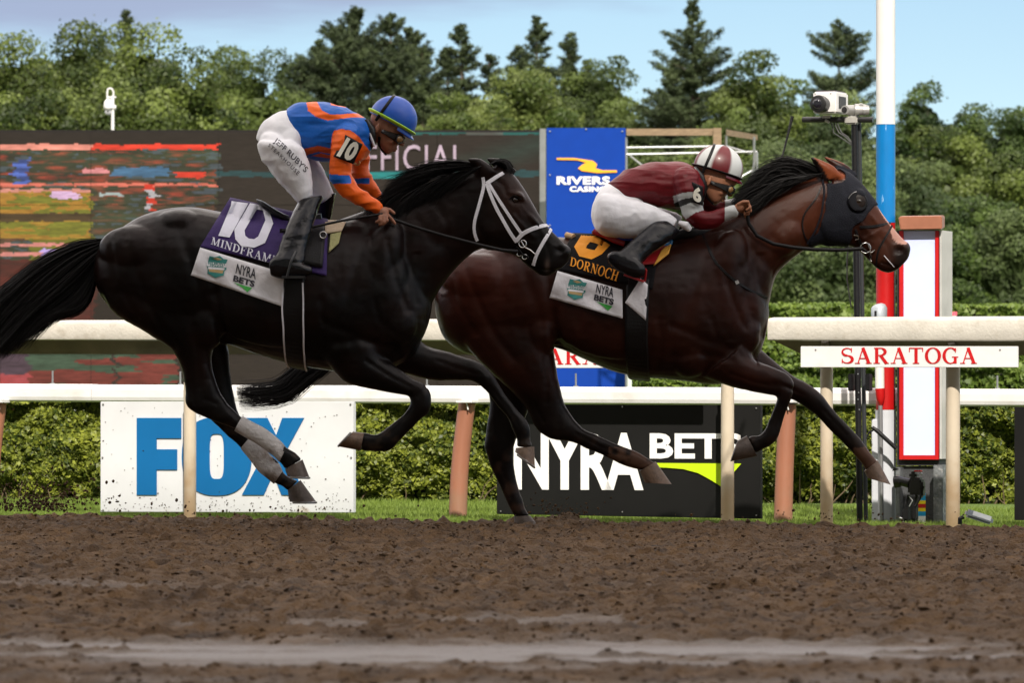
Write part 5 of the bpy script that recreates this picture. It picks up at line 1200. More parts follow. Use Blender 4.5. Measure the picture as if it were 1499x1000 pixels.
    hairs('forelock', [[(716,240),(732,234),(745,240),(750,256)],[(722,240),(736,240),(742,250),(742,262)]], 420, Y, black_hair, t, seed=13, jit=4, ydep=.045, width=.0022)
    hairs('tail', [[(150,350),(112,357),(62,380),(20,412),(-22,448),(-66,492)],[(148,360),(110,378),(70,408),(30,446),(-10,490),(-48,530)],[(146,372),(127,402),(98,432),(62,460),(26,496),(2,524)],[(143,384),(136,422),(124,446),(106,456),(86,456),(64,476)]], 6000, Y, black_hair, t, seed=14, jit=7, ydep=.09, segs=12, width=.0017, lenvar=.55, clump=14, curl=4.5)
    return t, bv
H10, BV10 = build_horse10()

# ---------------------------------------------------------------- HORSE SIX
def build_horse6():
    t = thing('horse', (P(900, 0, Y6).x, Y6, 0), 'leading dark bay racehorse in a black blinker hood and black number 6 cloth', 'horse', 'racehorses')
    m = MB(); Y = Y6
    loft(m, [(636,430,638,462,.08),(645,404,650,495,.17),(668,383,678,516,.235),(700,366,712,522,.265),(742,353,752,518,.28),(782,348,790,508,.28),(820,347,820,511,.265),(855,351,855,526,.28),(895,356,895,543,.295),(935,357,935,552,.295),(975,353,975,555,.285),(1010,346,1010,559,.26),(1040,338,1050,563,.235),(1070,332,1088,550,.21),(1093,348,1110,522,.165),(1108,380,1121,490,.11),(1117,408,1126,458,.05)], Y, e=2.25, n=36)
    loft(m, [(1015,344,1085,540,.16),(1048,330,1113,495,.155),(1075,314,1126,443,.135),(1102,297,1135,406,.115),(1130,284,1152,386,.10),(1160,271,1175,368,.09),(1188,260,1195,358,.085),(1210,250,1210,353,.08)], Y, e=2.1, n=28)
    loft(m, [(1226,246,1188,335,.07),(1246,256,1198,352,.085),(1264,274,1222,358,.088),(1279,293,1245,361,.072),(1290,310,1259,369,.055),(1301,325,1270,380,.048),(1314,341,1282,392,.048),(1326,355,1297,398,.05),(1332,368,1312,396,.043),(1329,379,1320,389,.026)], Y, e=2.3, n=26)
    blob(m, 1217, 325, 36, 34, .088, Y); blob(m, 1257, 285, 12, 8, .098, Y, rot=40); blob(m, 1272, 315, 28, 7, .068, Y, rot=50); blob(m, 1322, 364, 11, 12, .054, Y); blob(m, 1297, 391, 15, 8, .036, Y, rot=12)
    for s in (-1, 1):
        blob(m, 1050, 420, 36, 88, .10, Y, s * .125, rot=20); blob(m, 1075, 485, 40, 42, .085, Y, s * .115); blob(m, 1010, 515, 34, 38, .10, Y, s * .13)
        blob(m, 712, 415, 66, 44, .13, Y, s * .15, rot=8); blob(m, 765, 375, 42, 24, .13, Y, s * .10); blob(m, 790, 480, 32, 42, .08, Y, s * .17); blob(m, 900, 460, 105, 66, .10, Y, s * .20, rot=6)
        blob(m, 1145, 350, 44, 26, .07, Y, s * .045, rot=-42)
    loft(m, [(642,430,796,418,.12),(676,500,807,485,.12),(718,545,813,528,.105),(752,577,819,564,.08),(770,598,826,590,.058),(779,617,835,605,.047),(790,633,845,619,.044),(812,644,858,630,.038),(838,648,868,634,.031),(864,659,894,646,.026),(887,670,915,655,.026),(907,680,932,661,.032),(920,685,943,668,.031),(933,688,955,675,.026),(937,690,960,678,.033)], Y, -.13)
    loft(m, [(700,490,792,490,.10),(708,548,782,545,.08),(717,588,776,590,.06),(713,620,768,616,.049),(709,650,756,642,.046),(713,668,752,664,.041),(718,685,753,684,.033),(727,702,756,703,.029),(735,719,760,718,.029),(742,735,766,733,.033),(748,747,769,745,.031),(753,757,776,756,.034)], Y, .12)
    loft(m, [(1092,500,1030,552,.10),(1106,526,1070,566,.083),(1130,537,1100,573,.06),(1152,547,1129,579,.047),(1162,560,1137,582,.045),(1161,578,1136,589,.039),(1155,592,1132,601,.030),(1147,613,1124,618,.026),(1141,636,1120,628,.031),(1132,650,1110,638,.032),(1118,657,1102,638,.027),(1106,664,1094,640,.033)], Y, -.12)
    loft(m, [(1110,508,1070,562,.08),(1140,534,1108,574,.068),(1162,551,1142,581,.053),(1181,561,1165,588,.046),(1201,576,1182,599,.043),(1215,593,1198,612,.034),(1232,613,1213,628,.027),(1252,634,1233,648,.026),(1266,652,1247,662,.031),(1273,662,1256,672,.032),(1281,671,1264,682,.027),(1286,676,1267,689,.033)], Y, .12)
    for s, dx in ((-1, 0), (1, 22)):
        loft(m, [(1205+dx,266,1233+dx,258,.020),(1198+dx,250,1222+dx,244,.026),(1190+dx,238,1207+dx,236,.022),(1183+dx*.9,227,1189+dx*.9,229,.007)], Y, s * .055, n=14, e=2)
    me = fuse(m, 'body', .0085, 5)
    a = coords(me); px, py = topx(a); nr = norms(me); side = np.abs(a[:, 1] - Y); d = np.zeros(len(a))
    d -= .016 * np.exp(-(((px - 1317) / 5) ** 2 + ((py - 366) / 4.5) ** 2)) * (side > .02)
    d -= .007 * np.exp(-((py - 386 - (px - 1295) * .30) / 2.0) ** 2) * (px > 1288) * (px < 1314)
    d -= .012 * np.exp(-(((px - 1192) / 4) ** 2 + ((py - 242) / 9) ** 2)) * (a[:, 1] < Y - .06)
    for pl, w_, dp in ANAT: groove(d, px, py, [(x * .992 + 498, y * .861 + 89) for x, y in pl], w_, dp, (side > .06))
    for pl, w_, dp in HEADA: groove(d, px, py, [(x + 497, y - 2) for x, y in pl], w_, dp, (side > .015))
    for pl, w_, dp in LEG6: groove(d, px, py, pl, w_, dp)
    d += (fbm(px * .035, py * .035, 311, 3) - .5) * .008 * (side > .08); d += (np.abs(fbm(px * .06, py * .09, 312, 3) - .5) - .12) * -.004 * (side > .05)
    d -= .007 * np.exp(-(((px - 1090) + (py - 440) * .35) / 7) ** 2) * (py > 370) * (py < 500) * (side > .06)
    d -= .008 * np.exp(-(((px - 806) - (py - 440) * .12) / 8) ** 2) * (py > 390) * (py < 510) * (side > .1)
    d -= .006 * np.exp(-(((py - 505) - (px - 1050) * .42) / 7) ** 2) * (px > 980) * (px < 1110) * (side > .1)
    d += .004 * np.exp(-(((px - 1260) * .5 + (py - 352)) / 3) ** 2) * (px > 1262) * (px < 1290)
    setc(me, a + nr * d[:, None])
    n1 = np.clip((fbm(px * .02 + 3, py * .02, 313, 3)[:, None] - .3) * 2.2, 0, 1)
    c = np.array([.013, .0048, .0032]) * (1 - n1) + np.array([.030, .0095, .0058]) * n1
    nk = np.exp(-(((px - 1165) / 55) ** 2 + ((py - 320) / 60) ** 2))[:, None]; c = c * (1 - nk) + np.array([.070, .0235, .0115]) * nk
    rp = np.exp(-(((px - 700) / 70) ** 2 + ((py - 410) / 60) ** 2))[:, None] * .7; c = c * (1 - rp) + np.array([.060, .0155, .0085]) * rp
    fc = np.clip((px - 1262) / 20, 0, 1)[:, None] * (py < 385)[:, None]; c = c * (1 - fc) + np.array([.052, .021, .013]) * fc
    er = ((py < 264) & (px < 1236) & (px > 1180) & (side > .04) & (a[:, 2] > 0))[:, None]; ear = er & (nr[:, :1] > -.35); c = np.where(ear & (py < 262)[:, None], np.array([.13, .040, .016]), c)
    ed = inpoly(px, py, [(1176, 222), (1188, 226), (1203, 244), (1214, 264), (1199, 266), (1184, 248)])[:, None]; c = np.where(ed, np.array([.008, .006, .006]), c)
    mz = np.clip((px - 1296) / 18, 0, 1)[:, None] * np.clip((py - 352) / 12, 0, 1)[:, None]; c = c * (1 - mz) + np.array([.013, .010, .009]) * mz
    blz = inpoly(px, py, [(1288, 300), (1296, 308), (1312, 328), (1330, 352), (1326, 360), (1314, 356), (1305, 346), (1304, 332), (1296, 322), (1286, 306)])[:, None]; c = np.where(blz & (side < .045)[:, None], np.array([.36, .24, .21]), c)
    leg = np.clip((py - 555) / 35, 0, 1)[:, None]; c = c * (1 - leg) + np.array([.0065, .0048, .0043]) * leg
    mudf = np.clip((fbm(px * .07, py * .07, 315, 4) - .5) * 4, 0, 1) * np.clip((py - 625) / 45, 0, 1) * .35; mudf = np.maximum(mudf, .8 * ((px > 890) & (px < 1000) & (py > 655)) * np.clip((fbm(px * .1, py * .1, 316, 2) - .3) * 4, 0, 1)); mudf = np.maximum(mudf, .85 * ((px > 1250) & (py > 655)))
    c = c * (1 - mudf[:, None]) + np.array([.10, .062, .042]) * mudf[:, None]
    nh = (np.exp(-(((px - 1317) / 4.5) ** 2 + ((py - 366) / 4) ** 2)) * (side > .02))[:, None]; c = c * (1 - nh) + np.array([.012, .004, .003]) * nh
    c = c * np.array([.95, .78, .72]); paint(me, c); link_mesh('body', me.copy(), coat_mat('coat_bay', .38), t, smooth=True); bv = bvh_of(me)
    def hoof(r1, r2, yo, w1=.038, w2=.054, mt=hoofm):
        m = MB(); mid = [(a_ + b_) / 2 for a_, b_ in zip(r1, r2)]
        loft(m, [(*r1, w1), (*mid, (w1 + w2) / 2 + .001), (*r2, w2)], Y, yo, n=20, e=2.1, sub=2); m.build('hoof', mt, t, smooth=True)
    hoof((936, 690, 960, 676), (944, 707, 983, 709), -.13); hoof((752, 756, 776, 755), (754, 772, 790, 772), .12, mt=hoofd)
    hoof((1108, 668, 1093, 638), (1069, 676, 1080, 645), -.12, mt=hoofd); hoof((1285, 674, 1265, 690), (1304, 710, 1270, 700), .12)
    hairs('mane', [[(1206,252),(1178,240),(1142,238),(1108,254)],[(1180,262),(1152,252),(1120,256),(1092,272)],[(1150,274),(1126,268),(1098,278),(1076,292)],[(1120,288),(1100,288),(1084,298),(1070,312)]], 4000, Y, black_hair, t, seed=21, jit=7, ydep=.05, yoff=-.02, width=.0018, curl=4.5, lenvar=.5)
    hairs('mane', [[(1206,254),(1182,258),(1152,266),(1124,284)],[(1170,266),(1148,272),(1124,284),(1100,302)],[(1132,284),(1116,292),(1100,304),(1084,318)]], 1300, Y, black_hair, t, seed=22, jit=6, ydep=.02, yoff=-.09, width=.0022)
    hairs('tail', [[(642,412),(560,448),(470,508),(428,545),(402,564),(345,570)],[(642,426),(570,474),(490,530),(447,562),(415,585),(350,590)]], 1900, Y, black_hair, t, seed=24, jit=7, ydep=.06, segs=12, width=.0024, lenvar=.6, clump=14, curl=4)
    return t, bv
H6, BV6 = build_horse6()
# ================================================================ TACK
def mesh_grid(name, fn, nu, nv, mt, parent, mirrorY=None, th=.003, label=None):
    """cloth sheet from fn(u,v) with thickness outwards handled by the builder; optional copy over the far side"""
    vs = [fn(i / nu, j / nv) for j in range(nv + 1) for i in range(nu + 1)]
    fs = [(j * (nu + 1) + i, j * (nu + 1) + i + 1, (j + 1) * (nu + 1) + i + 1, (j + 1) * (nu + 1) + i) for j in range(nv) for i in range(nu)]
    if mirrorY is not None:
        k = len(vs); vs += [Vector((v.x, 2 * mirrorY - v.y, v.z)) for v in vs]
        fs += [tuple(reversed([i + k for i in f])) for f in fs]
        fs += [(i, i + 1, i + 1 + k, i + k) for i in range(nu)]
    me = bpy.data.meshes.new(name); me.from_pydata([tuple(v) for v in vs], [], fs); bvc = BVHTree.FromPolygons(vs, fs)
    bm = bmesh.new(); bm.from_mesh(me); bmesh.ops.remove_doubles(bm, verts=bm.verts, dist=.0004); bmesh.ops.recalc_face_normals(bm, faces=bm.faces); bm.to_mesh(me); bm.free()
    o = link_mesh(name, me, mt, parent, smooth=True)
    sm = o.modifiers.new('thickness', 'SOLIDIFY'); sm.thickness = th; sm.offset = 0
    if label: o['label'] = label
    return o, bvc
def drape(bv, Y, quad, off=.012, wave=0.0):
    """points of a cloth quad (TL,TR,BR,BL in photo px) laid on the horse; rows above the outline arch over the back"""
    TL, TR, BR, BL = quad
    def px(u, v):
        a = TL[0] * (1 - u) + TR[0] * u, TL[1] * (1 - u) + TR[1] * u; b = BL[0] * (1 - u) + BR[0] * u, BL[1] * (1 - u) + BR[1] * u
        return a[0] * (1 - v) + b[0] * v, a[1] * (1 - v) + b[1] * v
    cache = {}
    def first(u):
        k = round(u, 4)
        if k not in cache:
            cache[k] = (0, None)
            for j in range(0, 61):
                v = j / 60; x, y = px(u, v); h = bv.ray_cast(CAM, (P(x, y, Y) - CAM).normalized())
                if h[0] is not None and abs(h[1].z) < .93: cache[k] = (v, h[0].y); break
        return cache[k]
    def fn(u, v):
        v0, y0 = first(u); x, y = px(u, v)
        if v < v0 or v0 == 0 and v == 0:
            yy = Y if v0 == 0 else Y + (y0 - off - Y) * (v / v0) ** .55
            return P(x, y, yy)
        h = bv.ray_cast(CAM, (P(x, y, Y) - CAM).normalized())
        if h[0] is None: h = bv.find_nearest(P(x, y, Y - .2))
        d = off + wave * (math.sin(u * 17 + v * 3) * .5 + math.sin(u * 7 - v * 9) * .5) * v
        return h[0] - (h[0] - CAM).normalized() * max(d, .004)
    return fn
def onto(bv, Y, off=.003):
    def f(px, py, k=0):
        d = (P(px, py, Y) - CAM).normalized(); h = bv.ray_cast(CAM, d)
        if h[0] is None: h = bv.find_nearest(P(px, py, Y - .15))
        return h[0] - d * (off + .00012 * k)
    return f
def quadw(q, f, arc=0.0):
    TL, TR, BR, BL = q
    def wv(u, v, k=0):
        a = (TL[0] * (1 - u) + TR[0] * u, TL[1] * (1 - u) + TR[1] * u); b = (BL[0] * (1 - u) + BR[0] * u, BL[1] * (1 - u) + BR[1] * u)
        return f(b[0] * (1 - v) + a[0] * v, b[1] * (1 - v) + a[1] * v + arc * math.sin(u * math.pi), k)
    return wv
def decal_poly(name, polys, f, mt, parent, cuts=4):
    """flat printed / stitched shape laid on a cloth"""
    m = bmesh.new()
    for k, poly in enumerate(polys):
        try: m.faces.new([m.verts.new((x, y, k)) for x, y in poly])
        except ValueError: pass
    bmesh.ops.triangulate(m, faces=m.faces)
    for _ in range(cuts):
        es = [e for e in m.edges if e.calc_length() > 2.5]
        if es: bmesh.ops.subdivide_edges(m, edges=es, cuts=1); bmesh.ops.triangulate(m, faces=m.faces)
    for v in m.verts: v.co = f(v.co.x, v.co.y, round(v.co.z))
    me = bpy.data.meshes.new(name); m.to_mesh(me); m.free(); return link_mesh(name, me, mt, parent)
def ring_polys(o_, i_): n_ = len(o_); return [[o_[k], o_[(k + 1) % n_], i_[(k + 1) % n_], i_[k]] for k in range(n_)]
teal = mat('emblem_teal', (.03, .22, .20), .6); gold = mat('emblem_gold', (.42, .30, .13), .6); tick = mat('tick_green', (.04, .36, .05), .6)
inkm = mat('print_ink', (.02, .02, .03), .7); clothw = mat('cloth_white', (.72, .71, .74), .8, var=.05, vscale=9, bump=.25, bscale=30, var2=((.40, .36, .32, 1), 9, .62, .8, .35))
def emblem(cx, cy, f, parent, sc=1.0, rot=.12):
    def q(pts): c_, s_ = math.cos(rot), math.sin(rot); return [(cx + sc * (x * c_ - y * s_), cy + sc * (x * s_ + y * c_)) for x, y in pts]
    decal_poly('emblem', [q([(-12, -14), (-4, -13), (3, -16), (9, -12), (15, -12), (13, -5), (15, 2), (12, 6), (12, 12), (6, 14), (0, 17), (-6, 14), (-12, 12), (-12, 5), (-15, 0), (-13, -7)])], lambda x, y, k=0: f(x, y, 1), teal, parent)
    decal_poly('emblem_band', [q([(-15, -5), (14, -6), (14, 0), (-15, 1)]), q([(-12, 2), (12, 1), (12, 4), (-12, 5)])], lambda x, y, k=0: f(x, y, 4), clothw, parent)
    decal_poly('emblem_band', [q([(-11, 5), (11, 4.5), (10, 9), (-10, 9)]), q([(-7, -11), (0, -13), (7, -11), (0, -9)])], lambda x, y, k=0: f(x, y, 6), gold, parent)
    put_text('emblem_text', text_mesh('BELMONT', .03), quadw([q([(-13, -5.5)])[0], q([(13, -6.5)])[0], q([(13, -2.6)])[0], q([(-13, -1.8)])[0]], lambda x, y, k=0: f(x, y, 8)), teal, parent)
    put_text('emblem_text', text_mesh('STAKES', .03), quadw([q([(-10, -1.4)])[0], q([(10, -2.2)])[0], q([(10, .6)])[0], q([(-10, 1.3)])[0]], lambda x, y, k=0: f(x, y, 8)), teal, parent)

whl = mat('white_leather', (.74, .73, .78), .45, var=.06, bump=.2, bscale=120); bll = mat('black_leather', (.005, .0045, .005), .4, spec=.22, var=.25, bump=.15, bscale=150); steel = mat('steel_bit', (.6, .6, .6), .25, metal=1.0)
def ringm(c, r_, th, nrm=(0, 1, 0), n=18):
    m = MB(); nrm = Vector(nrm).normalized(); a = nrm.orthogonal().normalized(); b = nrm.cross(a)
    m.tube([Vector(c) + (a * math.cos(2 * math.pi * i / n) + b * math.sin(2 * math.pi * i / n)) * r_ for i in range(n + 1)], th, 8, cap=False); return m

def tack10():
    t, bv, Y = H10, BV10, Y10
    br = MB()
    strap(bv, [(712, 269), (722, 262), (735, 254), (746, 250)], Y, .019, whl, 'browband', t)
    strap(bv, [(707, 259), (709, 272), (701, 300), (694, 324), (693, 340), (698, 352)], Y, .016, whl, 'throatlash', t)
    strap(bv, [(712, 269), (718, 286), (727, 306), (746, 340), (756, 354)], Y, .017, whl, 'cheekpiece', t, both=True)
    strap(bv, [(716, 270), (731, 294), (748, 320), (763, 342)], Y, .015, whl, 'cheekpiece', t)
    strap(bv, [(755, 353), (765, 341), (784, 333), (805, 328)], Y, .020, whl, 'noseband', t)
    strap(bv, [(808, 334), (795, 355), (785, 373), (781, 388)], Y, .017, whl, 'noseband', t)
    ps = onto(bv, Y, .008)
    for x, y, r_ in ((765, 357, .018), (768, 376, .012), (760, 372, .010)):
        ringm(ps(x, y), r_, .0032).build('bit_ring', steel, t, smooth=True)
    m = MB(); m.tube([ps(762, 352), ps(768, 362), ps(776, 366), ps(783, 372)], .004, 8); m.build('bit_cheek', steel, t, smooth=True)
    m = MB(); m.tube([ps(752, 366), ps(757, 376), ps(766, 382), ps(777, 380), ps(779, 372)], .005, 8); m.tube([ps(757, 362), ps(764, 372), ps(774, 377)], .006, 8); m.build('chin_strap', bll, t, smooth=True)
    # reins from bit to hand and on
    for s in (-1, 1):
        m = MB(); pts = [P(758, 368, Y + s * .07), P(735, 366, Y + s * .10), P(700, 358, Y + s * .13), P(650, 345, Y + s * .15), P(610, 333, Y + s * .16), P(578, 322, Y + s * .17), P(563, 315, Y + s * .18)]
        m.tube(pts, .0075, 8, flat=(1, .5)); m.build('rein', bll, t, smooth=True)
    # saddle cloth
    pur = mat('cloth_purple', (.026, .007, .095), .75, var=.12, vscale=7, bump=.35, bscale=22)
    fn = drape(bv, Y, ((337, 289), (480, 321), (478, 404), (293, 361)), .013, .005)
    o, bc = mesh_grid('saddle_cloth', fn, 34, 24, pur, t, mirrorY=Y)
    fw = drape(bv, Y, ((294, 359), (418, 396.5), (414, 449), (279.5, 403)), .015, .008)
    ow, bw = mesh_grid('cloth_hem', fw, 26, 12, clothw, o, mirrorY=None)
    f = onto(bc, Y, .0055); g = onto(bw, Y, .0055)
    num = mat('number_white', (.70, .70, .80), .75, bump=.3, bscale=30)
    decal_poly('number', [[(339, 294), (363.6, 297.5), (336, 347.5), (319.5, 345), (342, 303), (338, 301)]] + ring_polys([(366, 297), (343, 336), (344.5, 350), (353, 360), (372, 362.5), (388, 355.5), (400, 327), (392, 302)], [(376, 306), (358, 337), (359, 345), (364, 349), (372, 350), (378, 346), (388.5, 322), (385, 308)]), lambda x, y, k=0: onto(bc, Y, .009)(x, y), num, o)
    put_text('lettering', serif_text('MINDFRAME'), quadw(((310.5, 346.5), (408, 376), (405.5, 388.5), (308, 357)), f), num, o, cuts=1)
    emblem(317, 390, g, ow); put_text('lettering', text_mesh('NYRA', .012), quadw(((347.4, 386), (375.5, 393.5), (374, 409), (344.7, 400)), g), inkm, ow)
    put_text('lettering', text_mesh('BETS', .04), quadw(((342.5, 402.5), (373.5, 411.5), (372, 420.5), (341, 411.5)), g), inkm, ow)
    decal_poly('tick', [[(342, 413.3), (369, 421.5), (362, 428), (354.6, 421)]], lambda x, y, k=0: g(x, y, 1), tick, ow)
    # girth with white piping
    gp = [(431, 392), (430, 420), (429, 450), (430, 500), (434, 533), (436, 540)]
    strap(bv, gp, Y, .098, bll, 'girth', t, off=.012, th=.006)
    strap(bv, [(414, 412), (413.5, 450), (415.5, 500), (420, 528), (423, 537)], Y, .008, whl, 'girth_piping', t, off=.019, th=.003); strap(bv, [(443, 414), (443.5, 450), (444.5, 500), (447, 530), (449, 541)], Y, .008, whl, 'girth_piping', t, off=.019, th=.003)
    # saddle
    s_ = MB(); loft(s_, [(375.5, 292, 378, 298, .07), (386, 296, 388, 308, .115), (400, 305, 402, 318, .125), (415, 314, 417, 326, .115), (432, 319, 435, 332, .10), (452, 317, 455, 334, .085), (470, 312, 472, 330, .05)], Y, n=24, e=2.8); so = s_.build('saddle', bll, t, smooth=True)
    s_ = MB(); loft(s_, [(376, 291.3, 378, 294, .06), (386, 295, 388, 299, .10), (400, 304, 402, 308, .11), (415, 312.5, 416, 316, .10), (424, 316, 425, 318.5, .08)], Y, n=24, e=2.5); s_.build('seat', mat('seat_grey', (.34, .38, .42), .5, var=.1), so, smooth=True)
    fl_ = drape(bv, Y, ((428, 322), (478, 324), (472, 392), (424, 384)), .020, .0); mesh_grid('saddle_flap', fl_, 10, 10, bll, so, mirrorY=None, th=.004)
    cr_ = mat('pad_cream', (.60, .47, .33), .8, bump=.3); ol = mat('pad_olive', (.33, .32, .14), .8, bump=.3)
    p1 = drape(bv, Y, ((476, 322), (507, 324), (500, 338), (476, 342)), .022); mesh_grid('saddle_pad', p1, 8, 6, cr_, so, th=.006)
    p2 = drape(bv, Y, ((484, 340), (500, 338), (496, 356), (481, 370)), .020); mesh_grid('saddle_pad', p2, 6, 8, ol, so, th=.006)
    q = onto(bv, Y, .05); ringm(q(473, 344), .0155, .0035).build('buckle_ring', steel, so, smooth=True)
    m = MB(); m.tube([q(452, 332), q(446, 360), q(440, 396)], .010, 6, flat=(1, .3)); m.build('stirrup_leather', bll, so, smooth=True)
    m = MB(); c = P(430, 406, Y - .36); m.obb(c, (.055, 0, 0), (0, .045, 0), (0, 0, .006)); m.tube([c + Vector((-.03, -.045, 0)), c + Vector((-.012, -.045, .07)), c + Vector((.01, -.02, .12)), c + Vector((.02, .02, .12)), c + Vector((.03, .045, .05)), c + Vector((.03, .045, 0))], .006, 8); m.build('stirrup', blkp, so, smooth=True)
tack10()

def hood6():
    t, bv, Y = H6, BV6, Y6
    me0 = [c for c in t.children if c.name.startswith('body')][0].data; base = ORG[t.name]
    a = coords(me0) + np.array(base)[None]; px, py = topx(a); nr = norms(me0); side = np.abs(a[:, 1] - Y)
    px = CX + a[:, 0] * F / Y; py = HY - (a[:, 2] - CH) * F / Y      # side-on layout so both cheeks are covered alike
    msk = inpoly(px, py, [(1203, 262), (1212, 244), (1226, 238), (1246, 246), (1266, 264), (1292, 300), (1280, 303), (1262, 327), (1248, 334), (1250, 346), (1246, 356), (1240, 366), (1222, 366), (1204, 358), (1190, 362), (1182, 366), (1180, 352), (1194, 338), (1201, 321), (1207, 280)])
    msk &= ~((py < 268) & (px < 1237) & (side > .062))
    msk &= ~inpoly(px, py, [(1180, 225), (1196, 225), (1212, 237), (1234, 256), (1232, 266), (1206, 268), (1192, 250)]) | (side < .03)
    fs = [tuple(p.vertices) for p in me0.polygons if all(msk[i] for i in p.vertices)]
    used = sorted({i for f in fs for i in f}); mp_ = {k: j for j, k in enumerate(used)}
    V = [Vector(a[i] + nr[i] * .005) for i in used]; Fc = [tuple(mp_[i] for i in f) for f in fs]
    me = bpy.data.meshes.new('blinker_hood'); me.from_pydata([tuple(v) for v in V], [], Fc)
    bm = bmesh.new(); bm.from_mesh(me)
    for _ in range(9): bmesh.ops.smooth_vert(bm, verts=[v for v in bm.verts if v.is_boundary], factor=.5, use_axis_x=True, use_axis_y=True, use_axis_z=True)
    bm.to_mesh(me); bm.free()
    hm = mat('hood_cloth', (.008, .009, .014), .7, spec=.15, var=.15, vscale=14, bump=.4, bscale=220)
    o = link_mesh('blinker_hood', me, hm, t, smooth=True); sm = o.modifiers.new('t', 'SOLIDIFY'); sm.thickness = .0025; sm.offset = 1
    strap(bv, [(1205, 262), (1207, 280), (1203, 315), (1192, 340), (1181, 356)], Y, .010, hm, 'hood_binding', o, off=.007)
    f = onto(bv, Y, .0)
    for far in (False, True):
        c, nn = surf(bv, 1254, 296, Y, .010, far); s = 1 if far else -1
        ax = Vector((.25, s, .1)).normalized(); a1 = ax.orthogonal().normalized()
        m = MB(); m.tube([c - ax * .012, c + ax * .004, c + ax * .012, c + ax * .014, c + ax * .008], [.054, .052, .047, .042, .036], 26, cap=True); m.build('blinker_cup', mat('cup_black', (.006, .006, .008), .5, spec=.12), o, smooth=True)
        m = MB(); m.sphere(c + ax * .008, .038, .008, .038, nu=22, nv=8); m.build('cup_screen', mat('cup_mesh', (.014, .010, .009), .45, spec=.15, var=.4, vscale=60), o, smooth=True)
        m = MB(); m.sphere(c + ax * .010 + Vector((.003, 0, .002)), .016, .009, .013, nu=16, nv=8); m.build('eye', MATS['horse_eye'], t, smooth=True)
        m = MB(); m.tube([c + ax * .014 + Vector((.052 * math.cos(R(aa)), 0, .050 * math.sin(R(aa)))) for aa in range(100, 170, 8)], .0025, 6); m.build('cup_trim', steel, o, smooth=True)
    strap(bv, [(1258, 332), (1275, 332), (1292, 329), (1304, 326)], Y, .013, bll, 'noseband', t)
    strap(bv, [(1305, 331), (1296, 348), (1288, 360), (1284, 372), (1283, 388)], Y, .010, bll, 'noseband', t)
    strap(bv, [(1252, 336), (1256, 348), (1262, 360)], Y, .014, bll, 'cheekpiece', t)
    ps = onto(bv, Y, .010)
    ringm(ps(1267, 363), .026, .0032).build('bit_ring', steel, t, smooth=True)
    m = MB(); m.tube([ps(1270, 356), ps(1274, 366), ps(1275, 382)], .0042, 8); m.sphere(ps(1275, 382), .006); m.tube([ps(1268, 368), ps(1276, 370), ps(1281, 366)], .004, 8); m.build('bit_lever', steel, t, smooth=True)
    m = MB(); m.tube([ps(1250, 344), ps(1256, 345), ps(1257, 350), ps(1252, 351)], .003, 6); m.build('buckle', steel, t, smooth=True)
    m = MB(); m.tube([ps(1256, 366), ps(1254, 380), ps(1262, 384), ps(1275, 378)], .005, 8); m.build('chin_strap', bll, t, smooth=True)
    m = MB(); m.tube([ps(1294, 374), ps(1302, 383), ps(1309, 391)], .0022, 6); m.build('tongue_tie', whl, t, smooth=True)
    for s in (-1, 1):
        m = MB(); pts = [(1263, 364, .08), (1230, 366, .105), (1190, 365, .12), (1160, 362, .13), (1132, 357, .14), (1108, 345, .15), (1096, 327, .16), (1093, 308, .17)]
        m.tube([P(x, y, Y + s * d) for x, y, d in pts], .0095, 8, flat=(1, .45)); m.build('rein', bll, t, smooth=True)
    strap(bv, [(1202, 274), (1196, 290), (1178, 310), (1173, 325), (1174, 343), (1186, 358)], Y, .008, bll, 'throatlash', t, smooth_n=4)
    strap(bv, [(1029, 344), (1036, 362), (1048, 386), (1072, 409), (1096, 425), (1122, 436)], Y, .013, bll, 'breastplate', t, smooth_n=6)
    p, nn = surf(bv, 1078, 414, Y, .012); m = MB(); m.obb(p, (.008, 0, .004), (0, .002, 0), (-.004, 0, .008)); m.build('breastplate_buckle', steel, t, bevel=.001)
    # cloth
    kb = mat('cloth_black', (.006, .0055, .0065), .85, spec=.15, var=.2, bump=.3, bscale=25)
    fn = drape(bv, Y, ((838, 341), (968, 346), (955, 424), (815, 394)), .013, .004); o2, bc = mesh_grid('saddle_cloth', fn, 32, 22, kb, t, mirrorY=Y)
    fw = drape(bv, Y, ((817, 393.5), (911, 421), (911.5, 466.5), (804.5, 436)), .016, .010); ow, bw = mesh_grid('cloth_hem', fw, 24, 12, clothw, o2)
    f3 = drape(bv, Y, ((940, 404), (948.5, 411), (945.5, 469.5), (915, 443)), .018, .0); mesh_grid('cloth_hem', f3, 6, 10, clothw, o2)
    f = onto(bc, Y, .0055); g = onto(bw, Y, .0055); org = mat('number_orange', (.80, .30, .01), .75, bump=.3, bscale=30)
    decal_poly('number', ring_polys([(851, 344), (840.5, 361), (848, 375), (866, 379.5), (881, 372), (893, 358.5), (877, 348), (860, 340.5)], [(864, 354), (859.5, 358.5), (857.7, 363), (864, 365), (870.5, 366), (874, 361.5), (876.5, 357.5), (870, 355.5)]), lambda x, y, k=0: f(x, y, 1), org, o2)
    put_text('lettering', serif_text('DORNOCH'), quadw(((835.5, 376), (908, 397), (903, 412), (833.5, 388.5)), f), org, o2, cuts=1)
    emblem(843.5, 423, g, ow, .95, .16); put_text('lettering', text_mesh('NYRA', .012), quadw(((874, 415.5), (899, 421), (897.5, 435.5), (872, 428.5)), g), inkm, ow)
    put_text('lettering', text_mesh('BETS', .04), quadw(((870.5, 430.5), (899, 438), (897.5, 447), (869, 439)), g), inkm, ow)
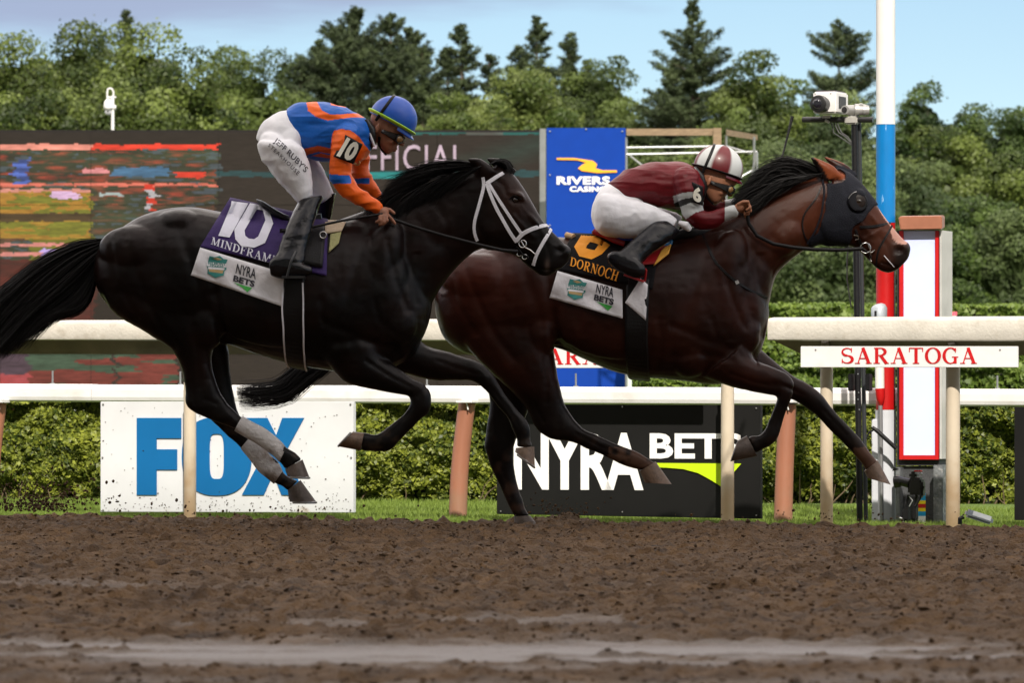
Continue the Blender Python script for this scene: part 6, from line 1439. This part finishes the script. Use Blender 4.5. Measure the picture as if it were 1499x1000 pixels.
    decal_poly('tick', [[(873, 441.5), (896.7, 448.5), (890, 455), (884, 449)]], lambda x, y, k=0: g(x, y, 1), tick, ow)
    strap(bv, [(934, 410), (932, 450), (931, 500), (934, 540), (936, 556)], Y, .115, bll, 'girth', t, off=.012, th=.006)
    # saddle: black with red and yellow pads
    rd = mat('saddle_red', (.36, .012, .016), .4, var=.1); yl = mat('pad_yellow', (.72, .36, .05), .7, bump=.3); lb = mat('pad_blue', (.02, .22, .50), .6)
    s_ = MB(); loft(s_, [(866, 338, 868, 344, .09), (880, 340, 882, 352, .12), (900, 344, 902, 360, .125), (920, 348, 922, 364, .12), (945, 347, 947, 364, .11), (970, 343, 972, 360, .09), (985, 340, 987, 356, .06), (1005, 333, 1008, 354, .07), (1028, 331, 1034, 350, .05), (1046, 328, 1049, 340, .03)], Y, n=24, e=2.8); so = s_.build('saddle', bll, t, smooth=True)
    m = MB(); m.tube([P(868, 339, Y - .14), P(884, 344, Y - .155), (P(900, 352, Y - .165)), P(914, 357, Y - .165)], .014, 10, flat=(1, .6)); m.build('red_binding', rd, so, smooth=True)
    m = MB(); m.tube([P(890, 346, Y - .155), P(910, 350, Y - .16), P(926, 351, Y - .16)], .008, 8); m.build('blue_binding', mat('bind_blue', (.03, .07, .45), .5), so, smooth=True)
    m = MB(); m.tube([P(829, 344, Y - .06), P(840, 347, Y - .09)], .016, 10); m.build('pad_corner', mat('pad_tan', (.60, .40, .22), .8), so, smooth=True)
    p2 = drape(bv, Y, ((968, 356), (982, 352), (960, 386), (938, 388)), .030); mesh_grid('red_flap', p2, 8, 8, rd, so, th=.004)
    p3 = drape(bv, Y, ((971, 362), (983, 356), (979, 371), (957, 389)), .036); mesh_grid('yellow_pad', p3, 8, 8, yl, so, th=.008)
    p4 = drape(bv, Y, ((972, 354), (985, 350), (984, 357), (971, 360)), .038); mesh_grid('blue_tab', p4, 4, 3, lb, so, th=.006)
    m = MB(); m.tube([P(926, 386, Y - .38), P(940, 389, Y - .38), P(946, 396, Y - .36), P(944, 412, Y - .34)], .006, 8); m.obb(P(928, 407, Y - .34), (.05, 0, -.018), (0, .04, 0), (.002, 0, .005)); m.build('stirrup', rd, so, smooth=True)
hood6()

# ================================================================ JOCKEYS
skinm = mat('skin', (.27, .115, .068), .5, var=.10, vscale=25, bump=.15, bscale=180, spec=.4)
skinm2 = mat('skin_tan', (.31, .135, .075), .5, var=.10, vscale=25, bump=.15, bscale=180, spec=.4)
pantm = mat('pants_white', (.79, .79, .82), .75, var=.05, vscale=9, bump=.35, bscale=14, var2=((.50, .46, .45, 1), 8, .62, .8, .3))
bootm = mat('boot_black', (.004, .004, .006), .25, spec=.28, var=.2, vscale=15, bump=.25, bscale=18, coat=.1)
silk = mat('silks', (.1, .1, .1), .48, spec=.3, var=.10, vscale=12, bump=.4, bscale=12, attr='dye')
def wrinkle(me, amp, sc, seed, axis=(1, 1)):
    a = coords(me); nr = norms(me); w_ = fbm(a[:, 0] * sc * axis[0] + 40 + a[:, 1] * 3, a[:, 2] * sc * axis[1] + 40, seed, 3); w_ = 1 - np.abs(w_ - .5) * 4
    setc(me, a + nr * ((w_ - .4) * amp)[:, None])
def head_parts(bm_, t, Y, slices, cran, nosep, lips, ear, skin_m): pass

def inset(st, q=.13):
    return [(a + (c - a) * q, b + (d - b) * q, c + (a - c) * q, d + (b - d) * q, *r_) for a, b, c, d, *r_ in st]
def jockey(Y, spec, name_label, grp):
    t = thing('person', (P(spec['base'], 0, Y).x, Y, .9), name_label, 'person', grp)
    ex = spec['extra_r']; m = MB(); hip, sh = spec['yo_leg'], spec['yo_arm']
    # skin: torso, neck, head, arms, legs, hands as one body
    loft(m, inset([(a, b, c, d, w_ - .03) for a, b, c, d, w_ in spec['torso']], .12), Y, n=20)
    limb(m, spec['neck'], Y)
    loft(m, spec['face'], Y, n=24, e=2.3); cx_, cy_, cr_ = spec['cran']; blob(m, cx_, cy_, cr_, cr_ * .95, .076, Y)
    for p in spec['nose']: m.sphere(P(p[0], p[1], Y), p[2] * Y / F, p[3], p[4] * Y / F, nu=12, nv=8)
    for p in spec['lips']: m.sphere(P(p[0], p[1], Y), .008, .020, .0055, nu=12, nv=8, M=Matrix.Rotation(R(30), 3, 'Y'))
    for s in (-1, 1):
        ex_, ey_ = spec['ear']; m.sphere(P(ex_, ey_, Y + s * .077), .011, .010, .026, nu=12, nv=8, M=Matrix.Rotation(R(20), 3, 'Y'))
        ky, kz = spec['cheek']; m.sphere(P(ky, kz, Y + s * .045), .02, .02, .02, nu=12, nv=8)
    for arm, yo in ((spec['arm_near'], -sh), (spec['arm_far'], sh)):
        limb(m, [(p[0], p[1], p[2] * .82) + tuple(p[3:]) for p in arm], Y, yo)
    for leg, yo in ((spec['thigh_near'], -hip), (spec['thigh_far'], hip)): loft(m, inset([(a, b, c, d, w_ * .78) for a, b, c, d, w_ in leg]), Y, yo, n=16)
    for key, s in (('shin_near', -1), ('shin_far', 1)):
        nn_ = len(spec[key]); spec[key] = [tuple(q) + (s * .165 * (i / (nn_ - 1)) ** .8,) for i, q in enumerate(spec[key])]
    for key, s in (('foot_near', -1), ('foot_far', 1)): spec[key] = [tuple(q) + (s * .165,) for q in spec[key]]
    for leg, yo in ((spec['shin_near'], -hip - .02), (spec['shin_far'], hip)): loft(m, inset([(a, b, c, d, w_ * .76, q) for a, b, c, d, w_, q in leg]), Y, yo, n=16)
    for hd in spec['hands']:
        yo, palm, fingers = hd; k = Y / F
        m.sphere(P(palm[0], palm[1], Y + yo), palm[2] * k, .030, palm[3] * k, nu=16, nv=10, M=Matrix.Rotation(R(palm[4]), 3, 'Y'))
        for fg in fingers:
            pts = [P(q[0], q[1], Y + yo + q[2]) for q in fg]; rr_ = [.0095, .0088, .0082, .007][:len(pts)]
            m.tube(pts, rr_, 10); 
            for p_, r_ in zip(pts, rr_): m.sphere(p_, r_ * .99, nu=10, nv=6)
    me = fuse(m, 'body', .0042, 3); bvb = bvh_of(me); link_mesh('body', me, spec['skin'], t, smooth=True)
    # silks
    m = MB(); loft(m, spec['torso'], Y, n=28, e=2.4)
    ref = P(0, 0, Y)
    me = None
    for arm, yo in ((spec['arm_near'], -sh), (spec['arm_far'], sh)): limb(m, [(p[0], p[1], p[2]) + tuple(p[3:]) for p in arm][:-1] + [(arm[-1][0], arm[-1][1], arm[-1][2] * 1.02) + tuple(arm[-1][3:])], Y, yo, n=18)
    me = fuse(m, 'silks', .004, 6); wrinkle(me, .009, 11, spec['seed'], (.5, 1.4)); a = coords(me)
    paint(me, spec['dye'](CX + a[:, 0] * F / a[:, 1], HY - (a[:, 2] - CH) * F / a[:, 1], a[:, 1] - Y), 'dye'); bvs = bvh_of(me); so = link_mesh('silks', me, silk, t, smooth=True)
    # breeches
    m = MB(); loft(m, spec['seat'], Y, n=28, e=2.4)
    for leg, yo in ((spec['thigh_near'], -hip), (spec['thigh_far'], hip)): loft(m, leg, Y, yo, n=20)
    for q in spec['glute']:
        for s in (-1, 1): blob(m, q[0], q[1], q[2], q[3], q[4], Y, s * q[5], rot=q[6])
    me = fuse(m, 'breeches', .006, 14); wrinkle(me, .006, 10, spec['seed'] + 1, (1, 1)); bvp = bvh_of(me); po = link_mesh('breeches', me, pantm, t, smooth=True)
    # boots
    for leg, foot, yo in ((spec['shin_near'], spec['foot_near'], -hip - .02), (spec['shin_far'], spec['foot_far'], hip)):
        m = MB(); loft(m, leg, Y, yo, n=20); loft(m, foot, Y, yo, n=18, e=2.6); me = fuse(m, 'boot', .006, 4); wrinkle(me, .0025, 12, spec['seed'] + 2, (.6, 1.5)); link_mesh('boot', me, bootm, t, smooth=True)
    # helmet
    hx, hy, hrx, hrz, tilt = spec['helmet']; k = Y / F; c = P(hx, hy, Y); Mh = Matrix.Rotation(R(tilt), 3, 'Y')
    m = MB(); m.sphere((0, 0, 0), hrx * k, .098, hrz * k, nu=48, nv=26, v1=R(103)); vs = m.v; loc = np.array(vs)
    m.v = [tuple(c + Mh @ Vector(v)) for v in vs]; ho = m.build('helmet', mat('helmet_shell', (.1, .1, .1), .42, attr='dye', var=.05, coat=.08), t, smooth='all')
    paint(ho.data, spec['hcol'](loc[:, 0] / (hrx * k), loc[:, 1] / .098, loc[:, 2] / (hrz * k)), 'dye')
    H_ = lambda x, y, z: c + Mh @ Vector((x * hrx * k, y * .098, z * hrz * k))
    # peak
    m = MB(); N = 16; vs = []; 
    for i in range(N + 1):
        a_ = R(-68 + 136 * i / N); inn = (math.cos(a_) * .97, math.sin(a_) * .97, -.20); o_ = (math.cos(a_) * (1.0 + spec['peak'] * math.cos(a_) ** 1.5), math.sin(a_) * 1.0, -.27 - .06 * math.cos(a_))
        vs += [H_(*inn), H_(*o_), H_(o_[0], o_[1], o_[2] - .05), H_(inn[0], inn[1], inn[2] - .07)]
    fs = [(4 * i + j, 4 * i + (j + 1) % 4, 4 * i + 4 + (j + 1) % 4, 4 * i + 4 + j) for i in range(N) for j in range(4)] + [(3, 2, 1, 0), tuple(4 * N + j for j in range(4))]
    m.add(vs, fs); m.build('peak', spec['peakm'], ho, smooth=True)
    def hstrap(name, pts, w_, mt): 
        m = MB(); m.tube([H_(*p) for p in pts], w_, 8, flat=(1, .45)); m.build(name, mt, ho, smooth=True)
    circ = lambda z, r_, a0=0, a1=360, n_=40: [(math.cos(R(a0 + (a1 - a0) * i / n_)) * r_, math.sin(R(a0 + (a1 - a0) * i / n_)) * r_, z) for i in range(n_ + 1)]
    for nm, z, wd, mt_ in spec['bands']: hstrap(nm, circ(z, math.sqrt(1 - z * z) * 1.005), wd, mt_)
    av = spec['vstrap']
    hstrap('goggle_strap', [(math.sin(R(th)) * av + 0 * th, -math.cos(R(th)) * math.sqrt(max(1 - av * av, .1)) * 1.01, math.sin(R(th)) * 0 + 0) for th in (0,)] * 0 + [(av - .10 * (1 - math.sin(R(th))), -math.cos(R(th)) * math.sqrt(1 - av * av) * 1.015, math.sin(R(th)) * math.sqrt(1 - av * av) * 1.015) for th in range(-28, 209, 9)], .0075, bll)
    # goggles wrapped round the face
    gx, gy, gfx, gfy = spec['goggles']; m = MB(); side_ = P(gx, gy, Y); fr_ = P(gfx, gfy, Y); dx = fr_ - side_
    arcp = [side_ + dx * math.sin(R(a_)) + Vector((0, -math.cos(R(a_)) * .080, 0)) for a_ in range(0, 181, 10)]
    up_ = Mh @ Vector((0, 0, 1)); vs = []
    for i, p in enumerate(arcp):
        h_ = .010 + .012 * min(1, max(0, math.sin(R(i * 10)) * 1.6 - .35)); nose_ = .008 if 8 <= i <= 10 else 0
        out_ = (p - (side_ + dx * .2)).normalized()
        vs += [p + up_ * h_, p + up_ * h_ * .7 + out_ * .010, p - up_ * (h_ * .7 - nose_) + out_ * .010, p - up_ * (h_ - nose_)]
    fs = [(4 * i + j, 4 * i + j + 1, 4 * i + 5 + j, 4 * i + 4 + j) for i in range(len(arcp) - 1) for j in range(3)]
    m.add(vs, fs); go = m.build('goggles', blkp, t, smooth=True); sm = go.modifiers.new('t', 'SOLIDIFY'); sm.thickness = .004
    for s in (-1, 1):
        p = side_ + dx * .80 + Vector((0, s * .050, 0)); nrm_ = (Vector((dx.x * .5, s * .05, dx.z * .5))).normalized()
        m = MB(); Ml = nrm_.to_track_quat('Z', 'Y').to_matrix(); m.sphere(p + nrm_ * .011, .021, .017, .009, nu=20, nv=8, M=Ml); m.build('lens', mat('goggle_lens', (.26, .15, .06), .12, spec=.9, var=.2), go, smooth=True)
        ringm(p + nrm_ * .012, .021, .0028, nrm_, 20).build('lens_rim', blkp, go, smooth=True)
    # chin strap
    pts = spec['chin']; m = MB()
    for s in (-1, 1): m.tube([surf(bvb, x, y, Y, .004, s > 0)[0] for x, y in pts], .0065, 8, flat=(1, .5))
    m.build('chin_strap', bll, t, smooth=True)
    return t, bvb, bvs, bvp, so, po

ORG_, BLU = np.array([.84, .125, .008]), np.array([.005, .105, .46])
def dye10(px, py, dy):
    c = np.tile(BLU, (len(px), 1))
    ring = inpoly(px, py, [(448, 147), (451, 162), (463, 171), (480, 176), (496, 174), (516, 171.5), (542, 172), (542, 166), (516, 165.5), (498, 167), (484, 167.5), (471, 161), (463, 147)]) | inpoly(px, py, [(484, 146), (512, 150), (533, 160), (541, 168), (527, 164), (507, 157), (484, 153.5)])
    hem = inpoly(px, py, [(440, 222), (447, 217), (466, 213), (488, 218), (488, 226), (466, 222), (452, 226), (442, 232)]) | inpoly(px, py, [(455, 228), (470, 224), (486, 228), (486, 232), (470, 230)])
    slv = inpoly(px, py, [(486, 197), (489, 191), (500, 188.5), (514, 191), (526, 200), (534, 212), (545, 225), (560, 290), (566, 300), (548, 318), (480, 290), (482, 240)]) & ((dy < -.10) | (px > 515) | (py > 236))
    c[ring] = ORG_; c[hem] = np.array([.50, .08, .012]); c[slv] = ORG_
    band = ((py > 255 + (px - 484) * .22 - np.clip(px - 513, 0, 99) * .25) & (py < 268.5 + (px - 484) * .0) & (px > 480) & (px < 541) & ((px < 514) | (dy > .05)))
    band |= inpoly(px, py, [(484, 255), (512, 257), (514, 263), (500, 267), (485, 270)]); c[band] = BLU * 1.15
    return c
helm_blue = mat('peak_blue', (.012, .07, .40), .3, coat=.3)
J10 = dict(glute=[(402,216,26,20,.14,.10,50),(412,232,24,20,.12,.13,50),(424,205,22,22,.10,.08,0)], base=450, seed=41, extra_r=0, yo_leg=.17, yo_arm=.175, skin=skinm,
 torso=[(420,160,437,224,.135),(436,151,458,233,.152),(460,149,482,236,.165),(490,153,503,238,.175),(514,161,524,238,.17),(531,171,540,224,.13),(541,181,545,213,.08)],
 neck=[(528,190,13),(543,196,14),(556,192,15)],
 face=[(601,190,545,164,.070),(594,197,543,171,.074),(587,204,543,178,.072),(584,210,544,187,.066),(579,217,547,197,.058),(573,223.5,552,208,.045),(567,226,558,217,.028)], cran=(571,176,29),
 nose=[(588,203,3.2,.009,4),(589.5,208,3.4,.011,4),(588.5,211.5,3.4,.015,2.8)], lips=[(580,217),(578,220.5)], ear=(552,188), cheek=(572,206),
 arm_near=[(508,197,19,.03),(503,214,17.5),(500,238,16),(499,260,15.5),(511,277,13.5),(530,290,11.5),(551,304,8.5)],
 arm_far=[(520,205,18,-.03),(526,232,15),(529,258,14),(543,278,11.5),(560,297,8.5)],
 thigh_near=[(390,206,428,206,.05),(378,208,445,218,.11),(380,228,452,236,.108),(393,247,455,251,.098),(408,266,457,264,.085),(424,284,458,276,.072),(439,299,459,287,.062)],
 thigh_far=[(400,220,460,225,.10),(430,258,472,246,.085),(452,284,482,268,.068),(470,298,489,285,.058)],
 seat=[(424,160,449,228,.138),(411,163,440,236,.155),(395,170,432,246,.16),(381,186,424,250,.145),(375,203,410,243,.10)],
 shin_near=[(439,292,474,286,.060),(428,312,464,312,.058),(417,335,457,337,.052),(409,360,450,363,.045),(401,379,446,383,.042)],
 shin_far=[(466,290,492,282,.055),(462,315,486,315,.05),(455,345,476,348,.045),(448,372,470,376,.04)],
 foot_near=[(394,383,396,403,.03),(405,374,408,408,.042),(425,378,428,409,.045),(444,386,445,406,.042),(457,392,457,402,.025)],
 foot_far=[(440,380,442,400,.035),(460,378,462,404,.042),(478,386,479,402,.03)],
 hands=[(-.175, (561,311,9,6.8,35), [[(566,313,-.005),(572,319,-.006),(578,327,-.004)], [(565,315,-.02),(567,323,-.03),(561,328,-.028)], [(561,316,-.026),(562,325,-.034),(556,329,-.03)], [(556,315,-.028),(556,322,-.036),(551,325,-.03)], [(562,305,.012),(571,307,.012),(577,312,.008)]]),
        (.17, (568,303,8.5,6.5,35), [[(573,306,0),(580,312,0),(583,318,0)], [(572,308,.02),(576,316,.03),(572,321,.03)], [(569,309,.026),(571,318,.034),(566,322,.03)], [(565,308,.03),(566,315,.036),(561,318,.03)], [(571,299,-.012),(578,302,-.012),(583,306,-.01)]])],
 dye=dye10, helmet=(575.5,174.5,35.5,34.5,29), hcol=lambda x, y, z: np.tile([.004, .075, .44], (len(x), 1)), peak=.16, peakm=helm_blue,
 bands=[('lime_band', -.12, .015, mat('band_lime', (.42, .75, .03), .5))], vstrap=-.42, goggles=(560,193,589,206), chin=[(556,200),(556,212),(560,221),(566,226)])
TJ10, b10, s10, p10, so10, po10 = jockey(Y10, J10, 'jockey in blue and orange silks and blue helmet, crouched over the dark horse', 'jockeys')
f = onto(p10, Y10, .0035); ink2 = mat('print_grey', (.035, .035, .05), .7)
put_text('lettering', text_mesh("JEFF RUBY'S", .008), quadw(((405, 200), (452, 246), (445, 255), (399, 209)), f, arc=-1.2), ink2, po10)
put_text('lettering', text_mesh('STEAKHOUSE', .0, 1.3), quadw(((395, 209), (439.5, 252), (435.5, 256.5), (392, 213.5)), f, arc=-.5), ink2, po10)
def armplate(quad, bvs, Y, digits, so, Yoff=.006, body=bll, num=None):
    g = onto(bvs, Y, Yoff); q0 = quadw(quad, g); ys_ = sorted(q0(i / 4, j / 4).y for i in range(5) for j in range(5)); yn = ys_[3]
    def q(u, v):
        p = q0(u, v); yy = yn + .016 * ((u - .5) * 2) ** 2 - .002; d = p - CAM; return CAM + d * ((yy - CAM.y) / d.y)
    o, bvq = mesh_grid('armband', lambda u, v: q(u, 1 - v), 10, 10, body, so, th=.003); h = onto(bvq, Y, .010)
    return o, h
num_c = mat('number_cream', (.74, .72, .62), .6)
o_, h_ = armplate(((506, 197), (531, 211), (517, 240), (488, 229)), s10, Y10, '10', so10)
put_text('number', text_mesh('10', .05, .95), quadw(((508.5, 200), (528.5, 211.5), (515, 237), (492, 228)), h_), num_c, o_, cuts=2)
ringm(onto(s10, Y10, .012)(523, 238), .011, .004).build('clasp', mat('brass', (.45, .28, .10), .35, metal=.6), o_, smooth=True)
# collar and cravat
m = MB(); m.tube([P(536, 176, Y10 - .07), P(544, 190, Y10 - .085), P(545, 206, Y10 - .07), P(541, 216, Y10 - .03)], [.016, .020, .020, .014], 10); m.tube([P(536, 176, Y10 + .07), P(544, 190, Y10 + .085), P(545, 206, Y10 + .07), P(541, 216, Y10 + .03)], [.016, .020, .020, .014], 10); m.build('collar', blkp, TJ10, smooth=True)
m = MB(); m.tube([P(541, 194, Y10 - .095), P(546, 208, Y10 - .09), P(548, 214, Y10 - .08)], .006, 8); m.build('collar_edge', prwhite, TJ10, smooth=True)
# crop in the near hand
cp = thing('riding_crop', P(490, 322, Y10 - .22), 'long black riding crop held along the blue jockey forearm, pointing back', 'whip', 'riding crops')
m = MB(); m.tube([P(413, 338, Y10 - .30), P(450, 334, Y10 - .29), P(500, 323, Y10 - .26), P(560, 313, Y10 - .20)], [.008, .007, .0055, .0065], 8); m.build('shaft', bll, cp, smooth=True)
m = MB(); m.obb(P(417, 338, Y10 - .30), (.025, 0, 0), (0, .004, 0), (0, 0, .010)); m.build('flap', bll, cp)

BUR, WG = np.array([.115, .0025, .0065]), np.array([.42, .44, .44])
def dye6(px, py, dy):
    c = np.tile(BUR, (len(px), 1)); nearm = (dy < -.08)
    b = inpoly(px, py, [(985, 287), (1000, 282), (1020, 280), (1021, 288), (1000, 292), (988, 300)]) | inpoly(px, py, [(991, 304), (1010, 296), (1034, 294), (1036, 306), (1018, 311), (1004, 321)])
    c[b & nearm] = WG; c[inpoly(px, py, [(986, 298), (1000, 291), (1022, 288), (1034, 294), (1010, 297), (990, 305)]) & nearm] = np.array([.02, .02, .02])
    c[(px > 1061)] = WG; return c
def hcol6(x, y, z):
    ang = np.degrees(np.arctan2(x, -y)); s = (((ang + 21) // 45).astype(int)) % 2; c = np.where((s == 0)[:, None], BUR * .85, WG * 1.05)
    ang2 = ang; return c
J6 = dict(glute=[(890,312,24,29,.14,.10,0),(908,312,26,27,.12,.13,0),(920,306,26,20,.10,.10,0)], base=950, seed=61, extra_r=0, yo_leg=.175, yo_arm=.175, skin=skinm2,
 torso=[(889,272,908,292,.10),(898,261,922,298,.145),(920,247,938,300,.162),(948,238,964,304,.175),(980,236,992,308,.182),(1003,238,1012,305,.172),(1019,246,1028,290,.125),(1028,256,1034,278,.075)],
 neck=[(1012,262,14),(1026,270,14),(1038,267,15)],
 face=[(1082,262,1025,246,.070),(1078,269,1024,253,.074),(1070,277,1024,261,.072),(1065,284,1026,270,.066),(1059,291,1029,279,.058),(1053,297,1034,288,.045),(1047,299.5,1040,295,.028)], cran=(1051,247,30),
 nose=[(1070,277,3.2,.009,4),(1070.5,282,3.4,.011,4),(1069,285.5,3.2,.015,2.8)], lips=[(1060.5,291),(1058,294.5)], ear=(1038,265), cheek=(1054,281),
 arm_near=[(1003,262,20,.03),(1007,280,18.5),(1012,300,17),(1021,320,15.5),(1040,322,13.5),(1056,316,11),(1072,310,8.8)],
 arm_far=[(1018,262,18,-.03),(1032,290,14),(1044,306,13),(1066,302,10),(1080,296,8.5)],
 thigh_near=[(870,302,871,334,.04),(880,284,883,345,.11),(905,288,910,348,.108),(935,294,936,349,.098),(960,302,956,346,.085),(980,313,973,342,.072),(991,322,984,338,.062)],
 thigh_far=[(870,302,871,334,.04),(880,290,883,345,.10),(910,290,914,348,.10),(940,294,942,345,.09),(966,303,966,340,.075),(1000,316,994,336,.062)],
 seat=[(900,270,924,300,.14),(889,270,908,330,.158),(877,281,888,344,.155),(868,300,874,338,.12),(866,312,868,325,.07)],
 shin_near=[(970,320,996,338,.060),(955,326,984,350,.058),(937,341,962,366,.052),(920,356,944,380,.045),(908,367,932,392,.041)],
 shin_far=[(985,322,1010,332,.055),(970,332,996,348,.05),(950,346,972,366,.045),(932,362,952,384,.04)],
 foot_near=[(888,374,890,384,.03),(899,367,903,396,.043),(917,370,919,404,.045),(934,379,932,408,.042),(945,391,943,404,.025)],
 foot_far=[(912,372,914,384,.03),(925,368,928,398,.042),(945,376,946,404,.04)],
 hands=[(-.175, (1082,304,9,6.8,-22), [[(1089,299,-.018),(1096,298,-.026),(1098,304,-.030),(1093,307,-.03)], [(1090,302,-.004),(1098,302,-.010),(1099,309,-.014),(1093,311,-.014)], [(1089,305,.010),(1096,307,.006),(1096,313,.004),(1090,314,.002)], [(1086,309,.020),(1092,312,.018),(1091,317,.016)], [(1081,299,-.026),(1088,295,-.036),(1095,295,-.036)]]),
        (.175, (1090,293,8.5,6.5,-22), [[(1096,288,0),(1103,288,0),(1104,294,0)], [(1097,291,.015),(1104,293,.02),(1104,299,.02)], [(1096,295,.026),(1102,298,.03),(1100,303,.03)], [(1093,298,.03),(1098,302,.034),(1096,306,.03)], [(1090,288,-.015),(1096,284,-.02),(1103,285,-.02)]])],
 dye=dye6, helmet=(1051.5,246,36.5,34.5,17), hcol=hcol6, peak=.12, peakm=mat('peak_burgundy', (.10, .006, .012), .3, coat=.3),
 bands=[('rim_band', -.17, .0125, bll)], vstrap=-.42, goggles=(1040,268,1073,280), chin=[(1034,266),(1031,276),(1036,288),(1044,297),(1048,300)])
TJ6, b6, s6, p6_, so6, po6 = jockey(Y6, J6, 'jockey in burgundy silks and quartered helmet, lying low on the leading horse', 'jockeys')
o_, h_ = armplate(((1013, 266), (1029, 273), (1029, 301), (1011, 295)), s6, Y6, '6', so6)
put_text('number', text_mesh('6', .05), quadw(((1015.5, 271), (1027, 275.5), (1026.5, 298), (1013.5, 293)), h_), num_c, o_, cuts=2)
m = MB(); m.tube([P(1016, 246, Y6 - .08), P(1026, 258, Y6 - .09), P(1031, 276, Y6 - .08), P(1027, 292, Y6 - .04)], [.014, .018, .018, .012], 10); m.build('collar', blkp, TJ6, smooth=True)
m = MB(); m.tube([P(994, 326, Y6 - .20), P(1004, 330, Y6 - .21), P(1010, 336, Y6 - .20)], [.012, .022, .014], 10); m.build('knee_patch', pantm, TJ6, smooth=True)
cp = thing('riding_crop', P(1120, 240, Y6 + .2), 'thin black riding crop raised upright behind the neck of the leading horse', 'whip', 'riding crops')
m = MB(); m.tube([P(1092, 304, Y6 + .18), P(1112, 276, Y6 + .2), P(1130, 256, Y6 + .22), P(1146, 226, Y6 + .24), P(1154, 195, Y6 + .25), P(1160, 170, Y6 + .26)], [.006, .005, .005, .0045, .006, .0085], 8); m.build('shaft', bll, cp, smooth=True)

# ---- photographer crouching beyond the rail
yp = 57.0; t = thing('person', (P(1190, 0, yp).x, yp, 0), 'crouching photographer in a pale shirt and dark cap, half hidden below the SARATOGA board', 'person')
m = MB(); k = yp / F
limb(m, [(1200, 690, 12), (1206, 640, 16), (1204, 600, 18), (1200, 575, 17), (1196, 565, 9), (1190, 556, 7)], yp)
limb(m, [(1188, 690, 7), (1184, 650, 9), (1176, 640, 10), (1196, 632, 12)], yp, -.15); limb(m, [(1214, 690, 7), (1210, 650, 9), (1200, 636, 11)], yp, .15)
m.sphere(P(1184, 546, yp), .095, .08, .12); m.sphere(P(1173, 549, yp), .02, .015, .02); m.sphere(P(1176, 556, yp), .02, .025, .015)
limb(m, [(1202, 572, 8), (1194, 590, 6), (1176, 570, 5), (1170, 556, 4)], yp, -.2); limb(m, [(1206, 574, 8), (1196, 590, 6), (1178, 574, 5), (1171, 558, 4)], yp, .18)
for i in range(4): m.tube([P(1172, 555 + i * .8, yp - .2 + .02 * i), P(1168, 554 + i, yp - .17 + .02 * i)], .008, 6); m.tube([P(1172, 557 + i * .8, yp + .1 + .02 * i), P(1168, 556 + i, yp + .08 + .02 * i)], .008, 6)
me = fuse(m, 'body', .012, 3); link_mesh('body', me, mat('skin_pink', (.55, .26, .20), .6), t, smooth=True)
m = MB(); limb(m, [(1206, 650, 18), (1206, 625, 20), (1205, 600, 20), (1202, 578, 18), (1198, 566, 11)], yp); limb(m, [(1203, 572, 9.5), (1195, 589, 7.5), (1184, 579, 6.5)], yp, -.2); limb(m, [(1206, 574, 9.5), (1197, 589, 7.5), (1186, 581, 6.5)], yp, .18)
me = fuse(m, 'shirt', .014, 4); link_mesh('shirt', me, mat('shirt_grey', (.52, .54, .60), .8, var=.1), t, smooth=True)
m = MB(); limb(m, [(1200, 690, 14), (1206, 650, 18), (1206, 640, 18)], yp); me = fuse(m, 'trousers', .016, 3); link_mesh('trousers', me, mat('trouser_dark', (.04, .04, .05), .8), t, smooth=True)
m = MB(); m.sphere(P(1186, 541, yp), .105, .09, .10, v1=R(95)); m.obb(P(1173, 541, yp), (.06, 0, 0), (0, .06, 0), (0, 0, .006)); m.build('cap', mat('cap_dark', (.03, .015, .02), .8), t, smooth=True)
pc = thing('photo_camera', P(1167, 552, yp), 'small pale camera held up to the face of the crouching photographer', 'camera')
m = MB(); m.obb(P(1167, 551, yp), (.04, 0, 0), (0, .07, 0), (0, 0, .05)); m.build('housing', mat('cam_pale', (.55, .55, .55), .5), pc, bevel=.01)
m = MB(); m.tube([P(1162, 552, yp), P(1157, 552, yp)], [.035, .04], 14); m.build('lens', blkp, pc, smooth=True)
